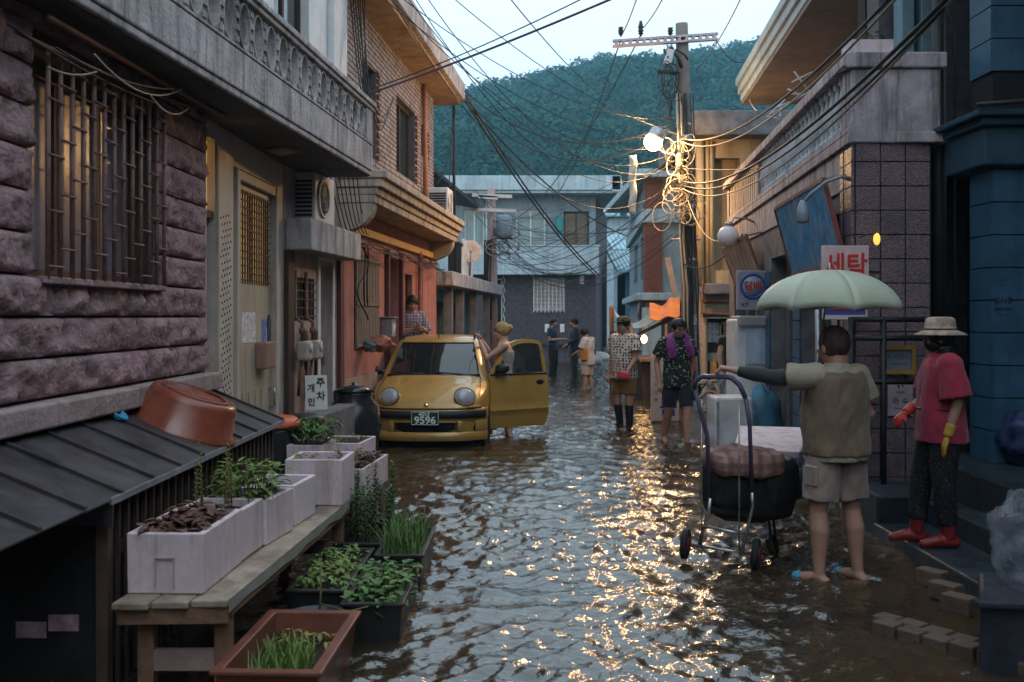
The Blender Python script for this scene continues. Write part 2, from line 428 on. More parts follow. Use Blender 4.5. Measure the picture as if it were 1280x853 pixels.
# ---------------- stone house
A = thing('stone_house', 'purple grey rough stone house with barred window and overhanging balcony', 'house', LA.p(5, -.3, 0))
WH = (4.78, 6.35, 1.84, 2.92)
MB().wall(LA, -9, 7.28, -.30, -.045, -.2, 3.40, [WH]).build('wall', M_mortar, A)  # this and lower_wall are lengthened unseen behind the camera for shade
wall = MB().fbox(LA, -9, 7.28, -.044, .0, -.2, 1.11).build('lower_wall', M_conc_d, A)
random.seed(4)
def stone(d0, d1, z0, z1):
    g = .007; nx_, nz_ = max(5, int((d1 - d0) / .035)), 8; P = []
    for j in range(nz_ + 1):
        row = []
        for i in range(nx_ + 1):
            d = d0 + g + (d1 - d0 - 2 * g) * (i / nx_); z = z0 + g + (z1 - z0 - 2 * g) * ([0, .06, .2, .35, .5, .65, .8, .94, 1][j])
            if i == 1: d = d0 + g + .012
            if i == nx_ - 1: d = d1 - g - .012
            e = min(i, nx_ - i, j, nz_ - j); v = -.010 if e == 0 else .004 + .028 * mnoise.noise(Vector((d * 6, z * 9, 1.3))) + .024 * mnoise.noise(Vector((d * 15, z * 17, 5))) + .012 * mnoise.noise(Vector((d * 37, z * 37, 9))) + (.010 if e > 1 else 0)
            row.append(LA.p(d, v, z))
        P.append(row)
    b = MB().grid(P, True)
    ed = [P[0][i] for i in range(nx_ + 1)] + [P[j][nx_] for j in range(1, nz_ + 1)] + [P[nz_][i] for i in range(nx_ - 1, -1, -1)] + [P[j][0] for j in range(nz_ - 1, 0, -1)]
    bk = [p - Vector((.034, 0, 0)) for p in ed]; n = len(ed)
    b.add(ed + bk, [(i, (i + 1) % n, (i + 1) % n + n, i + n) for i in range(n)])
    b.build('stone_block', M_stone, A)
def course(d0, d1, z0, z1):
    d = d0
    while d < d1 - .01:
        w = random.choice([.26, .5, .7, .85, .95]); e = d + w
        if d1 - e < .2: e = d1
        stone(d, min(e, d1), z0, z1); d = e
zc = [1.245 + .2 * k for k in range(11)]
for k in range(10):
    z0, z1 = zc[k], min(zc[k + 1], 3.115)
    if k == 9: z1 = 3.118
    if z1 - .01 <= WH[2] + .02: course(3.0, 7.3, z0, z1)
    elif z0 < WH[3] - .05:
        course(3.0, WH[0] - .02, z0, z1); stone(WH[1] + .02, 7.3, z0, z1)
    else: course(3.0, 7.3, z0, z1)
d = 3.0
while d < 7.3:
    e = min(d + random.uniform(.7, 1.1), 7.36); e = 7.36 if 7.36 - e < .3 else e
    MB().fbox(LA, d + .004, e - .004, -.04, .10, 1.115, 1.235).build('ledge_stone', mat('ledge_stone', (.33, .25, .25), .85, .25, 8, .4, 30, stain=(.2, .11, .06), stain_amt=.5), A, bevel=.012); d = e
w = window(A, LA, *WH, -.20, mat('brown_frame', (.13, .06, .045), .6, .3, 20, .1), M_curtain, mull=2)
gm = mat('grille_paint', (.24, .135, .115), .6, .3, 20, .15, stain=(.12, .05, .03), stain_amt=.6)
nb = 13
for i in range(nb):
    d = WH[0] + .02 + (WH[1] - WH[0] - .04) * i / (nb - 1)
    MB().tube([LA.p(d, .045, WH[2] - .0), LA.p(d, .045, WH[3] + .02)], .0125, 8).build('bar', gm, w)
    if i < nb - 1:
        d2 = WH[0] + .02 + (WH[1] - WH[0] - .04) * (i + 1) / (nb - 1); z = WH[2] + .05 + (i % 3) * .09
        while z < WH[3]:
            MB().tube([LA.p(d - .012, .058, z), LA.p(d2 + .012, .058, z)], .006, 6).build('tie', gm, w); z += .27
MB().fbox(LA, WH[0] - .02, WH[1] + .02, -.04, .05, WH[2] - .035, WH[2] + .002).build('sill', M_stone, w, bevel=.008)
# balcony
BF = Frame(-1.48, .0957, 10.5)
slab = MB().fbox(BF, 3.2, 10.5, -.95, 0, 3.122, 3.17).fbox(BF, 3.2, 10.5, -.10, .012, 3.172, 3.44)
bal = slab.build('balcony', [M_conc], A, bevel=.012)
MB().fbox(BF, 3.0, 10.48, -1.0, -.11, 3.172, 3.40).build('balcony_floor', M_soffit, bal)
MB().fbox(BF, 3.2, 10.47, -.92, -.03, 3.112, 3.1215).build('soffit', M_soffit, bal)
MB().fbox(BF, 3.2, 10.52, -.10, .03, 3.80, 3.84).fbox(BF, 3.2, 10.53, -.12, .05, 3.842, 3.89).build('top_rail', M_conc, bal, bevel=.008)
MB().fbox(BF, 3.2, 10.5, -.085, .018, 3.442, 3.462).build('bottom_rail', M_conc, bal, bevel=.006)
# pierced oval module
mod = MB(); W_, H_ = .272, .337; n = 24; T = .075
def rectpt(a, hw, hh):
    c, s_ = math.cos(a), math.sin(a); k = min(hw / abs(c) if abs(c) > 1e-6 else 9, hh / abs(s_) if abs(s_) > 1e-6 else 9); return c * k, s_ * k
angs = sorted([2 * math.pi * i / n + .001 for i in range(n)] + [math.atan2(H_ / 2 * sy, W_ / 2 * sx) % (2 * math.pi) for sx in (-1, 1) for sy in (-1, 1)])
rings = [[], [], [], [], [], []]
for a in angs:
    rx, rz = rectpt(a, W_ / 2 - .002, H_ / 2)
    ex, ez = .092 * math.cos(a), .150 * math.sin(a)
    for q_, (x, z, y) in enumerate([(rx, rz, T), (rx, rz, 0), (ex * 1.17, ez * 1.09, 0), (ex * 1.15, ez * 1.08, -.014), (ex, ez, -.014), (ex, ez, T)]): rings[q_].append((x, y, z))
mod.ring_loft(rings, cap=False, smooth=False, closed=True)
for sx in (-1, 1):
    for zz in (-.12, -.04, .04, .12):
        mod.obox((sx * (W_ / 2 - .017), -.008, zz), (.022, .016, .04))
mod_me = mod.mesh('oval_block', M_conc)
bmq = bmesh.new(); bmq.from_mesh(mod_me); bmesh.ops.recalc_face_normals(bmq, faces=bmq.faces); bmq.to_mesh(mod_me); bmq.free()
for i in range(26):
    d = 10.07 - .272 / 1.0046 * i + .0
    if d < 3.4: break
    # local +x = along the wall, -y = towards the street
    link('oval_block', mod_me, bal, BF.p(d, -.01, 3.4625 + H_ / 2), (0, 0, math.atan2(1, .0957)))
MB().fbox(BF, 10.22, 10.49, -.09, .015, 3.4625, 3.80).build('end_post', M_conc, bal, bevel=.01)
c = gp(352, 187, 3.112)
MB().lathe([(.14, 0), (.15, -.012), (.09, -.03), (.03, -.05), (.0, -.052)], (c.x, c.y, 3.111), 12).build('ceiling_rose', mat('rose', (.35, .3, .24), .8), bal)
# upper floor of the stone house
UH = [(5.6, 8.3, 3.95, 5.6), (9.4, 10.5, 4.0, 5.6)]
MB().wall(LC, 3.0, 12.05, -.35, -.02, 3.41, 6.6, UH).build('upper_wall', M_white, A)
for h in UH: window(A, LC, *h, -.16, M_woodd, M_glass, 1)
for dd in (8.75, 11.2): MB().fbox(LC, dd, dd + .22, -.02, .06, 3.41, 6.6).build('pilaster', M_white, A, bevel=.01)
MB().fbox(LC, 3, 12.1, -2.5, .35, 6.6, 6.85).build('roof', M_conc, A)
MB().box(-5.5, -2.55, -9, 2.98, 3.402, 6.9).build('side_wing', M_white, A)  # unseen upper mass, added behind the camera to shade the foreground
LG = Frame(-2.24 + .125, .017, 7.3)
# gate bay
MB().wall(LG, 7.32, 9.62, -.45, -.14, -.2, 3.11, [(7.34, 7.54, .1, 2.98), (7.98, 9.32, .1, 2.86)]).build('gate_wall', M_cream, A)
MB().fbox(LG, 7.345, 7.535, -.26, -.21, .1, 2.38).build('side_door', mat('blue_grey_door', (.20, .22, .26), .5, .15, 5, .05), A, bevel=.006)
MB().fbox(LG, 7.345, 7.535, -.24, -.15, 2.385, 2.44).build('transom_bar', M_woodd, A)
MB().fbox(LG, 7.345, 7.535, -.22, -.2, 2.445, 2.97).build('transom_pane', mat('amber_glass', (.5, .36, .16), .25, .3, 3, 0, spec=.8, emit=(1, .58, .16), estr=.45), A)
pp = MB().fbox(LG, 7.56, 7.93, -.139, -.115, .1, 2.95).build('perforated_panel', M_cream, A, bevel=.004)
dots = MB(); k = 0
z = .25
while z < 2.4:
    for j in range(4):
        d = 7.63 + .065 * j + (.03 if k % 2 else 0) * (1 if (k // 3) % 2 else -1); c = LG.p(d, -.1135, z + .012 * j)
        dots.lathe([(.010, -.002), (.010, .002)], c, 6, rot=Matrix.Rotation(rad(90), 3, 'Y'), smooth=False)
    z += .05; k += 1
o = dots.build('perforation', M_black, pp); o['kind'] = 'stuff'
gate = MB().fbox(LG, 8.0, 8.08, -.30, -.10, .1, 2.84).fbox(LG, 9.24, 9.31, -.30, -.10, .1, 2.84).fbox(LG, 8.08, 9.24, -.30, -.11, 2.76, 2.84).build('gate_frame', M_cream, A, bevel=.008)
gl = MB().wall(LG, 8.085, 9.235, -.22, -.16, .12, 2.755, [(8.16, 9.16, 1.93, 2.70)])
leaf = gl.build('gate_leaf', mat('gate_paint', (.44, .37, .28), .5, .14, 3, .08, 20, stain=(.25, .14, .07), stain_amt=.6, streak=True), A)
for dd in (8.3, 8.5, 8.7, 8.9): MB().fbox(LG, dd, dd + .04, -.159, -.148, .2, 1.0).build('gate_rib', MATS['gate_paint'], leaf, bevel=.004)
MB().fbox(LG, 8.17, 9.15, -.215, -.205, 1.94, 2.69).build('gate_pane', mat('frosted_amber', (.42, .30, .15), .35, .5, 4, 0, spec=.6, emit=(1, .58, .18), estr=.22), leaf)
MB().fbox(LG, 8.62, 8.68, -.2, -.17, 1.94, 2.69).build('gate_mullion', M_cream, leaf)
bars_grid(leaf, LG, 8.15, 9.17, 1.92, 2.71, -.165, 14, 13, .012, M_woodd)
MB().fbox(LG, 8.72, 9.02, -.159, -.06, 1.18, 1.42).build('mail_box', mat('brown_box', (.28, .16, .13), .6, .2, 9, .1), leaf, bevel=.012)
for (d0, d1, z0, z1, cc) in ((8.30, 8.72, 1.42, 1.68, (.62, .58, .58)), (9.0, 9.14, 1.2, 1.55, (.5, .48, .5)), (8.93, 9.06, 1.42, 1.62, (.12, .2, .5)), (9.03, 9.12, 1.22, 1.33, (.6, .55, .5))):
    MB().fbox(LG, d0, d1, -.1595, -.156, z0, z1).build('sticker', mat('sticker%.2f' % cc[0], cc, .6, .5, 30, 0), leaf)
pl = MB(); c0 = LG.p(9.14, -.158, 1.45)
pl.poly_prism([LG.p(9.10, -.158, 1.42), LG.p(9.20, -.158, 1.42), LG.p(9.20, -.158, 1.60), LG.p(9.15, -.158, 1.66), LG.p(9.10, -.158, 1.60)], Vector((.012, 0, 0)))
pl.build('address_plate', mat('address_plate', (.03, .04, .08), .4, .1), leaf)
MB().tube([LG.p(9.18, -.155, .98), LG.p(9.18, -.11, .98), LG.p(9.18, -.11, .82), LG.p(9.18, -.155, .82)], .010, 6).build('handle', M_steel, leaf)

# wires and pipes under the balcony of the stone house
for i, (pa, pb, dA, dB, sag, rr, m_) in enumerate([((60, 22), (280, 138), 4.6, 7.2, .0, .016, M_rust), ((20, 40), (240, 128), 4.4, 6.9, .02, .010, M_rust),
        ((70, 60), (228, 102), 4.5, 6.3, .06, .006, M_cable), ((118, 68), (228, 106), 4.9, 6.3, .11, .005, M_cable_w), ((187, 118), (235, 136), 5.6, 6.5, .07, .005, M_cable_w), ((10, 30), (190, 130), 4.3, 6.2, .03, .007, M_cable), ((60, 84), (125, 88), 4.6, 5.1, .03, .005, M_cable_w)]):
    a = at(*pa, dA); b = at(*pb, dB)
    a.x = max(a.x, LA.p(a.y, .05, 0).x); b.x = max(b.x, LA.p(b.y, .05, 0).x)
    a.z = min(a.z, 3.09); b.z = min(b.z, 3.09)
    MB().tube(catenary(a, b, sag, 10), rr, 6).build('pipe' if i < 2 else 'wire', m_, A)

# ---------------- small house with the air conditioner
B = thing('small_house', 'narrow cream house front with dark door and gas meters, ledge above', 'house', LC.p(10.6, -.3, 0))
WB = (9.80, 10.62, 1.60, 2.04); DB = (10.80, 11.30, .35, 2.20)
MB().wall(LC, 9.62, 11.64, -.3, 0, -.2, 3.40, [WB, DB]).build('wall', mat('pale_plaster', (.42, .33, .30), .8, .2, 4, .2, 30, stain=(.12, .08, .07), stain_amt=.6, streak=True), B)
wb = window(B, LC, *WB, -.12, M_woodd, M_glass, 1)
bars_grid(wb, LC, WB[0], WB[1], WB[2], WB[3], .0, 8, 5, .014, M_woodd)
dr = MB().fbox(LC, DB[0] + .03, DB[1] - .03, -.16, -.12, .36, 2.18).build('door', M_woodd, B, bevel=.006)
for k in range(3): MB().fbox(LC, DB[0] + .08 + .12 * k, DB[0] + .16 + .12 * k, -.119, -.105, .5, 2.1).build('door_panel', M_woodd, dr, bevel=.005)
MB().fbox(LC, DB[1] - .07, DB[1] - .05, -.119, -.06, 1.1, 1.2).build('handle', M_steel, dr)
MB().fbox(LC, 10.72, DB[0], 0, .02, .2, 2.25).fbox(LC, DB[1], DB[1] + .07, 0, .02, .2, 2.25).fbox(LC, 10.72, DB[1] + .07, 0, .021, 2.2505, 2.32).build('door_frame', M_white, B, bevel=.005)
MB().fbox(LC, 9.66, 11.62, .002, .26, 2.29, 2.60).build('ledge', M_conc, B, bevel=.015)
MB().fbox(LC, 9.62, 9.80, .001, .05, -.2, 2.29).build('dark_post', M_woodd, B)
MB().fbox(LC, 11.5, 11.66, .001, .05, -.2, 2.29).build('end_post', mat('maroon', (.10, .03, .035), .6, .3, 8, .1), B)
MB().fbox(LC, 10.70, 11.6, .001, .22, -.2, .36).build('step', M_conc_d, B, bevel=.01)
MB().fbox(LC, 11.35, 11.43, .0, .012, 1.62, 1.80).build('address_plate', MATS['address_plate'], B)
# gas meters
for i, (dd, zz) in enumerate(((9.95, 1.30), (10.30, 1.30))):
    g_ = thing('gas_meter', ('beige gas meter on the cream wall next to the grey gate post', 'beige gas meter on the cream wall next to the dark door')[i], 'gas meter', LC.p(dd, .1, zz), 'gas meters beside the dark door')
    m = MB(); m.fbox(LC, dd - .09, dd + .09, .04, .17, zz - .10, zz + .10); m.build('meter_body', mat('meter', (.42, .36, .30), .5, .2, 20, .1), g_, bevel=.03, seg=3)
    MB().lathe([(.045, 0), (.045, .012), (.03, .014)], LC.p(dd, .17, zz + .03), 12, rot=Matrix.Rotation(rad(90), 3, 'Y')).build('dial', M_white, g_)
    MB().tube([LC.p(dd - .06, .1, zz + .1), LC.p(dd - .06, .1, zz + .28), LC.p(dd - .06, .03, zz + .34), LC.p(dd - .06, .03, zz + .8)], .018, 8).build('pipe', M_rust, g_)
    MB().tube([LC.p(dd + .06, .1, zz + .1), LC.p(dd + .06, .1, zz + .2), LC.p(dd + .2, .06, zz + .2), LC.p(dd + .2, .05, zz - .5)], .018, 8).build('pipe', M_rust, g_)
    MB().tube([LC.p(dd - .03, .08, zz - .1), LC.p(dd - .03, .05, zz - .45)], .016, 8).build('pipe', M_rust, g_)
    MB().lathe([(.03, -.03), (.034, 0), (.03, .03)], LC.p(dd - .06, .1, zz + .2), 8).build('valve', M_rust, g_)

def aircon(label, c, wx, dy, hz, ang, face=1, group=None):
    """box with a fan grille on local +x*face side, local frame rotated by ang about z"""
    t = thing('air_conditioner', label, 'air conditioner', c, group)
    R = Matrix.Rotation(ang, 3, 'Z'); c = Vector(c)
    m = MB(); m.obox(c + Vector((0, 0, hz / 2)), (wx, dy, hz), R); m.build('case', M_white, t, bevel=.02)
    fr = R @ Vector((face * (wx / 2 + .004), -dy * .12, hz * .5)) + c
    Rot = R @ Matrix.Rotation(rad(90) * face, 3, 'Y')
    rr = min(hz, dy) * .40
    MB().lathe([(rr, 0), (rr, .015), (rr * .9, .02), (rr * .88, .004), (0.001, .002)], fr, 24, rot=Rot).build('fan_ring', M_white, t)
    MB().lathe([(rr * .87, 0.003), (rr * .87, .006)], fr, 20, rot=Rot).build('fan_dark', M_black, t)
    for k in range(4):
        q_ = rr * (.2 + .2 * k); MB().tube([fr + Rot @ Vector((q_ * math.cos(a_ * math.pi / 8), q_ * math.sin(a_ * math.pi / 8), .016)) for a_ in range(16)], .004, 4, closed=True).build('grille_ring', M_white, t)
    for k in range(9):
        zz = hz * (.12 + .085 * k); MB().obox(c + R @ Vector((0, -dy / 2 - .006, zz)), (wx * .8, .014, hz * .045), R).build('louvre', M_black, t)
    return t
aircon('white air conditioner unit on the concrete ledge under the stone balcony', LC.p(10.35, .05, 2.602), .30, .72, .50, -LC.ang)

# ---------------- pink house with brick upper floor
C = thing('pink_house', 'pink walled house with weathered cornice and grey brick upper floor', 'house', LC.p(15, -.3, 0))
M_pink = mat('pink_plaster', (.42, .17, .14), .8, .2, 4, .25, 30, stain=(.19, .07, .06), stain_amt=.6, streak=True)
M_maroon = mat('maroon', (.10, .03, .035), .6, .3, 8, .1)
WC = (12.3, 13.55, 1.23, 2.42); DC = (14.1, 14.92, .1, 2.5); WC2 = (15.35, 15.95, 1.0, 2.3)
MB().wall(LC, 11.66, 18.2, -.3, 0, .9, 2.95, [WC, (DC[0], DC[1], .9, 2.5), WC2]).build('wall', M_pink, C)
MB().wall(LC, 11.66, 18.2, -.3, .03, -.2, .895, [(DC[0], DC[1], .1, .895)]).build('plinth', mat('plinth', (.36, .26, .22), .85, .25, 4, .3, 25, stain=(.1, .07, .06), stain_amt=.6, streak=True), C, bevel=.01)
wc = window(C, LC, *WC, -.16, M_woodd, M_glass, 1)
for i in range(15):
    dd = WC[0] + (WC[1] - WC[0]) * (i + .5) / 15; MB().fbox(LC, dd - .028, dd + .028, .01, .03, WC[2] + .01, WC[3] - .01).build('slat', mat('slat_paint', (.19, .15, .12), .6, .25, 12, .1), wc)
for zz in (WC[2] + .05, 1.8, WC[3] - .05): MB().fbox(LC, WC[0], WC[1], .031, .045, zz - .02, zz + .02).build('rail', MATS['slat_paint'], wc)
MB().fbox(LC, DC[0], DC[1], -.28, -.22, .1, 2.48).build('door', M_maroon, C)
MB().fbox(LC, DC[0] - .12, DC[0], .0, .06, .1, 2.60).fbox(LC, DC[1], DC[1] + .1, .0, .06, .1, 2.60).build('door_pilaster', M_maroon, C, bevel=.01)
MB().fbox(LC, 13.5, 15.4, .03, .75, -.2, .30).build('doorstep', M_conc_d, C, bevel=.02)
w2 = window(C, LC, *WC2, -.12, M_woodd, mat('ornate_pane', (.16, .11, .08), .4, .6, 40, .3, 60), 0)
MB().fbox(LC, 16.45, 16.6, .0, .05, .1, 2.75).build('pilaster', M_maroon, C)
MB().tube([LC.p(16.3, .06, .1), LC.p(16.3, .06, 2.7)], .035, 8).build('drain_pipe', M_rust, C)
MB().fbox(LC, 14.0, 14.06, .0, .02, 1.85, 2.0).build('address_plate', MATS['address_plate'], C)
mb_ = MB().fbox(LC, 13.74, 13.98, .0, .16, 1.36, 1.62).build('letter_box', M_steel, C, bevel=.01)
MB().fbox(LC, 13.70, 14.02, .0, .19, 1.622, 1.64).build('letter_box_lid', M_steel, mb_)
for k in range(3): MB().fbox(LC, 13.76 + .07 * k, 13.81 + .07 * k, .161, .165, 1.40 + .03 * k, 1.54).build('envelope', M_white, mb_)
# cornice: stepped mouldings
M_corn = mat('cornice_plaster', (.46, .38, .31), .85, .2, 3, .3, 30, stain=(.08, .065, .06), stain_amt=.85, streak=True, stain_lo=.46)
co_ = MB().fbox(LC, 11.55, 17.85, -.3, .44, 2.96, 3.05).build('cornice', M_corn, C, bevel=.01)
for i, (z0, z1, v) in enumerate(((3.052, 3.14, .47), (3.142, 3.24, .53), (3.242, 3.33, .58))): MB().fbox(LC, 11.55 - .02 * i, 17.85 + .02 * i, -.3, v, z0, z1).build('moulding', M_corn, co_, bevel=.012)
P = []
for k in range(7):
    a = rad(90) * k / 6; P.append((.06 + .36 * math.sin(a), 2.64 + .32 * (1 - math.cos(a))))
for dd, ww in ((11.56, .20), (17.5, .2)):
    b_ = MB(); poly = [LC.p(dd, 0.001, 2.64)] + [LC.p(dd, v, z) for v, z in P] + [LC.p(dd, .001, 2.955)]
    b_.poly_prism(poly, LC.p(dd + ww, 0, 0) - LC.p(dd, 0, 0)); b_.build('bracket', M_corn, co_)
MB().fbox(LC, 11.66, 18.15, .0, .07, 2.66, 2.76).build('string_course', mat('ochre_trim', (.46, .30, .12), .7, .2, 5, .1), C, bevel=.01)  # ochre strip standing in for lamp light along the cornice's under edge
# upper brick wall with real courses
UW = [(12.92, 13.7, 3.8, 5.0), (15.0, 16.45, 3.85, 5.0), (17.0, 17.5, 4.4, 4.95)]
M_gbrick = mat('grey_brick', (.27, .225, .22), .85, .35, 6, .4, 60, stain=(.42, .38, .37), stain_amt=.5)
MB().wall(LC, 12.08, 18.2, -.35, -.065, 3.34, 5.62, UW).build('upper_wall', mat('grey_mortar', (.16, .135, .13), .9, .3, 5, .2), C)
bk = MB(); row = 0; z = 3.345
while z < 5.60:
    d = 12.08 + (.105 if row % 2 else 0); z1 = min(z + .063, 5.615)
    while d < 18.19:
        e = min(d + .20, 18.2)
        if not any(h[0] - .02 < e and d < h[1] + .02 and h[2] - .02 < z1 and z < h[3] + .02 for h in UW):
            bk.fbox(LC, d + .006, e - .006, -.0645, -.05 + random.uniform(-.003, .003), z + .006, z1 - .005)
        else:
            for h in UW:
                if h[2] - .02 < z1 and z < h[3] + .02:
                    if d < h[0] - .03 < e: bk.fbox(LC, d + .006, h[0] - .008, -.0645, -.05, z + .006, z1 - .005)
                    if d < h[1] + .03 < e: bk.fbox(LC, h[1] + .008, e - .006, -.0645, -.05, z + .006, z1 - .005)
        d += .21
    z += .07; row += 1
o = bk.build('brick', M_gbrick, C, fixn=False); o['kind'] = 'stuff'
for h in UW:
    uw = window(C, LC, *h, -.20, M_woodd, M_glass if h[0] < 16.8 else M_dark, 1 if h[0] < 16.8 else 0)
    z = h[2]
    while z < h[3] - .03:
        MB().fbox(LC, h[1] + .003, h[1] + .12, -.049, -.02, z, z + .06).build('quoin', mat('red_brick', (.17, .07, .055), .85, .3, 20, .3), uw); z += .105
MB().fbox(LC, 11.95, 18.8, -2.5, .36, 5.622, 5.70).build('eave_soffit', mat('eave_wood', (.40, .26, .14), .8, .3, 5, .2, 20, stain=(.15, .08, .04), stain_amt=.6), C)
MB().fbox(LC, 11.9, 18.85, .30, .44, 5.702, 6.02).fbox(LC, 11.9, 18.85, -2.5, .30, 5.702, 6.0).build('roof', M_conc, C, bevel=.015)
MB().tube([LC.p(17.0, .02, 3.34), LC.p(17.0, .02, 4.4), LC.p(17.0, .0, 5.6)], .04, 8).build('downpipe', mat('copper_pipe', (.35, .12, .07), .5, .2, 6, .1), C)
ac2 = aircon('rust stained white air conditioner at the far end of the ochre cornice', LC.p(17.35, .22, 3.333), .36, .55, .52, -LC.ang)
pt = thing('flower_pot', 'small dark pot standing on the cornice next to the rusty air conditioner', 'pot', LC.p(16.75, .3, 3.333))
MB().lathe([(.09, 0), (.12, .2), (.11, .2), (.1, .17)], LC.p(16.75, .3, 3.333), 12).build('pot_body', M_black, pt)

# ---------------- low shop house beyond
D = thing('low_shop_house', 'low dark shop house with concrete balcony slab and posts', 'house', LC.p(22, -1, 0))
MB().wall(LC, 18.25, 27, -.7, -.45, -.2, 2.2, [(18.8, 20.2, .1, 1.9), (20.8, 22.0, .1, 1.95), (23.0, 24.5, .1, 1.95)]).build('wall', mat('teal_plaster', (.10, .15, .16), .8, .3, 4, .2), D)
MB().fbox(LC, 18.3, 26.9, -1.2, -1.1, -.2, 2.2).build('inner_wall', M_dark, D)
MB().fbox(LC, 18.25, 27, -1.8, .30, 2.202, 2.47).build('slab', M_conc, D, bevel=.02)
for dd in (19.0, 20.5, 22.6, 25): MB().fbox(LC, dd, dd + .16, .0, .16, -.2, 2.2).build('post', M_conc_d, D)
for dd in (18.5, 19.6): MB().fbox(LC, dd, dd + .8, -.44, -.40, 1.0, 1.75).build('notice_board', M_white, D)
MB().fbox(LC, 20.0, 21.4, .2, .24, 2.475, 3.2).build('balcony_panel', M_white, D, bevel=.01)
for k in range(12): MB().fbox(LC, 18.3 + .13 * k, 18.33 + .13 * k, .2, .23, 2.475, 3.05).build('rail_bar', M_black, D)
MB().fbox(LC, 18.28, 20, .19, .24, 3.052, 3.09).build('hand_rail', M_black, D)
MB().wall(LC, 18.25, 27, -1.7, -1.5, 2.475, 4.9, [(19, 20.4, 3.2, 4.3)]).build('upper_wall', mat('blue_plaster', (.17, .25, .29), .8, .2, 4, .2, stain=(.07, .10, .11), stain_amt=.6), D)
window(D, LC, 19, 20.4, 3.2, 4.3, -1.6, M_white, M_glass, 1)
rf = MB(); rf.hexa([LC.p(18.2, -.35, 4.55), LC.p(27, -.35, 4.55), LC.p(27, -3, 5.0), LC.p(18.2, -3, 5.0), LC.p(18.2, -.35, 4.63), LC.p(27, -.35, 4.63), LC.p(27, -3, 5.08), LC.p(18.2, -3, 5.08)])
rf.build('roof', M_black, D)
MB().lathe([(.12, 0), (.12, .25), (.16, .25), (.16, .30)], LC.p(19.6, -1, 4.75), 10).build('vent', M_black, D)
dish = thing('satellite_dish', 'round grey satellite dish on the low shop balcony', 'satellite dish', LC.p(20.8, .35, 2.5))
Rd = Matrix.Rotation(rad(-75), 3, 'X') @ Matrix.Rotation(rad(15), 3, 'Y')
dc = at(588, 315, 20.5)
MB().lathe([(.02, 0), (.12, .012), (.21, .04), (.23, .055), (.225, .06), (.12, .03), (.02, .012)], dc, 24, rot=Matrix.Rotation(rad(80), 3, 'X')).build('reflector', mat('dish', (.5, .42, .38), .5, .2, 9, .1), dish)
MB().tube([dc, dc + Vector((0, .1, -.05)), LC.p(20.8, .25, 2.47)], .02, 6).build('mast', M_steel, dish)
MB().tube([dc + Vector((0, -.03, -.2)), dc + Vector((.02, -.28, -.02))], .01, 5).lathe([(.03, 0), (.03, .06)], dc + Vector((.02, -.30, -.03)), 8).build('feed_arm', M_steel, dish)
# ================================================================== END OF THE STREET AND RIGHT SIDE
M_dbrick = mat('dark_brick', (.075, .070, .085), .8, .4, 8, .4, 60)
M_bluep = mat('blue_grey_plaster', (.20, .27, .31), .8, .22, 2, .2, 20, stain=(.08, .11, .13), stain_amt=.6, streak=True)
M_bluec = mat('blue_concrete', (.34, .43, .48), .85, .2, 2, .2, 20, stain=(.12, .16, .18), stain_amt=.6, streak=True)

# ---------------- end house facing down the street
EF = Frame(0, 0, 0)
class Face:                                  # wall facing the camera: d -> world x, v -> towards the camera
    def __init__(s, y, slope=0.0): s.y = y; s.k = slope; s.ang = 0
    def p(s, x, v, z): return Vector((x, s.y + s.k * x - v, z))
E = thing('end_house', 'two storey house with dark brick ground floor closing the street', 'house', (0.5, 38, 0))
F36 = Face(36)
def fx(px, d=36): return (px - 640) / FPX * d
EWl = (fx(667), fx(705), 1.86, 3.0); EWl2 = (fx(606), fx(628), .3, 3.0)
MB().wall(F36, -3.4, 3.04, -.3, 0, -.2, 3.12, [EWl, EWl2]).build('lower_wall', M_dbrick, E)
bk = MB(); row = 0; z = .3
while z < 3.1:
    x = -3.4 + (.15 if row % 2 else 0)
    while x < 3.0:
        e = min(x + .29, 3.03)
        if not any(h[0] - .02 < e and x < h[1] + .02 and h[2] - .02 < z + .09 and z < h[3] + .02 for h in (EWl, EWl2)):
            bk.fbox(F36, x + .01, e - .01, .001, .012 + random.uniform(0, .006), z + .008, z + .085)
        x += .30
    z += .093; row += 1
o = bk.build('brick', M_dbrick, E, fixn=False); o['kind'] = 'stuff'
we = window(E, F36, *EWl, -.1, M_white, mat('pale_curtain', (.34, .36, .36), .5, .2, 6, 0), 1, .06)
# white lattice over the window
for i in range(9):
    x0 = EWl[0] + (EWl[1] - EWl[0]) * i / 8; MB().fbox(F36, x0 - .015, x0 + .015, .02, .035, EWl[2] - .08, EWl[3] + .02).build('lattice_bar', M_white, we)
for j in range(9):
    z0 = EWl[2] - .04 + (EWl[3] - EWl[2]) * j / 8; a, b = (EWl[0], EWl[1])
    pts = [F36.p(a + (b - a) * k / 16, .045, z0 + (.05 if k % 2 else -.05)) for k in range(17)]
    MB().tube(pts, .012, 4).build('lattice_wave', M_white, we)
w2 = window(E, F36, *EWl2, -.15, M_bluec, M_dark, 0)
for j in range(8): MB().tube([F36.p(EWl2[1] + .03, .04, EWl2[2] + .35 * j), F36.p(EWl2[1] + .09, .04, EWl2[2] + .35 * j + .17), F36.p(EWl2[1] + .03, .04, EWl2[2] + .35 * j + .34)], .014, 4).build('lattice_wave', M_white, w2)
MB().wall(F36, -3.4, 3.04, -.5, -.2, 3.122, 6.0, [(fx(580), fx(605), 4.1, 5.5), (fx(645), fx(682), 4.15, 5.5), (fx(705), fx(737), 3.5, 5.45)]).build('upper_wall', M_bluep, E)
window(E, F36, fx(580), fx(605), 4.1, 5.5, -.35, M_white, mat('teal_curtain', (.16, .26, .27), .3, .3, 2, 0, spec=.7), 1)
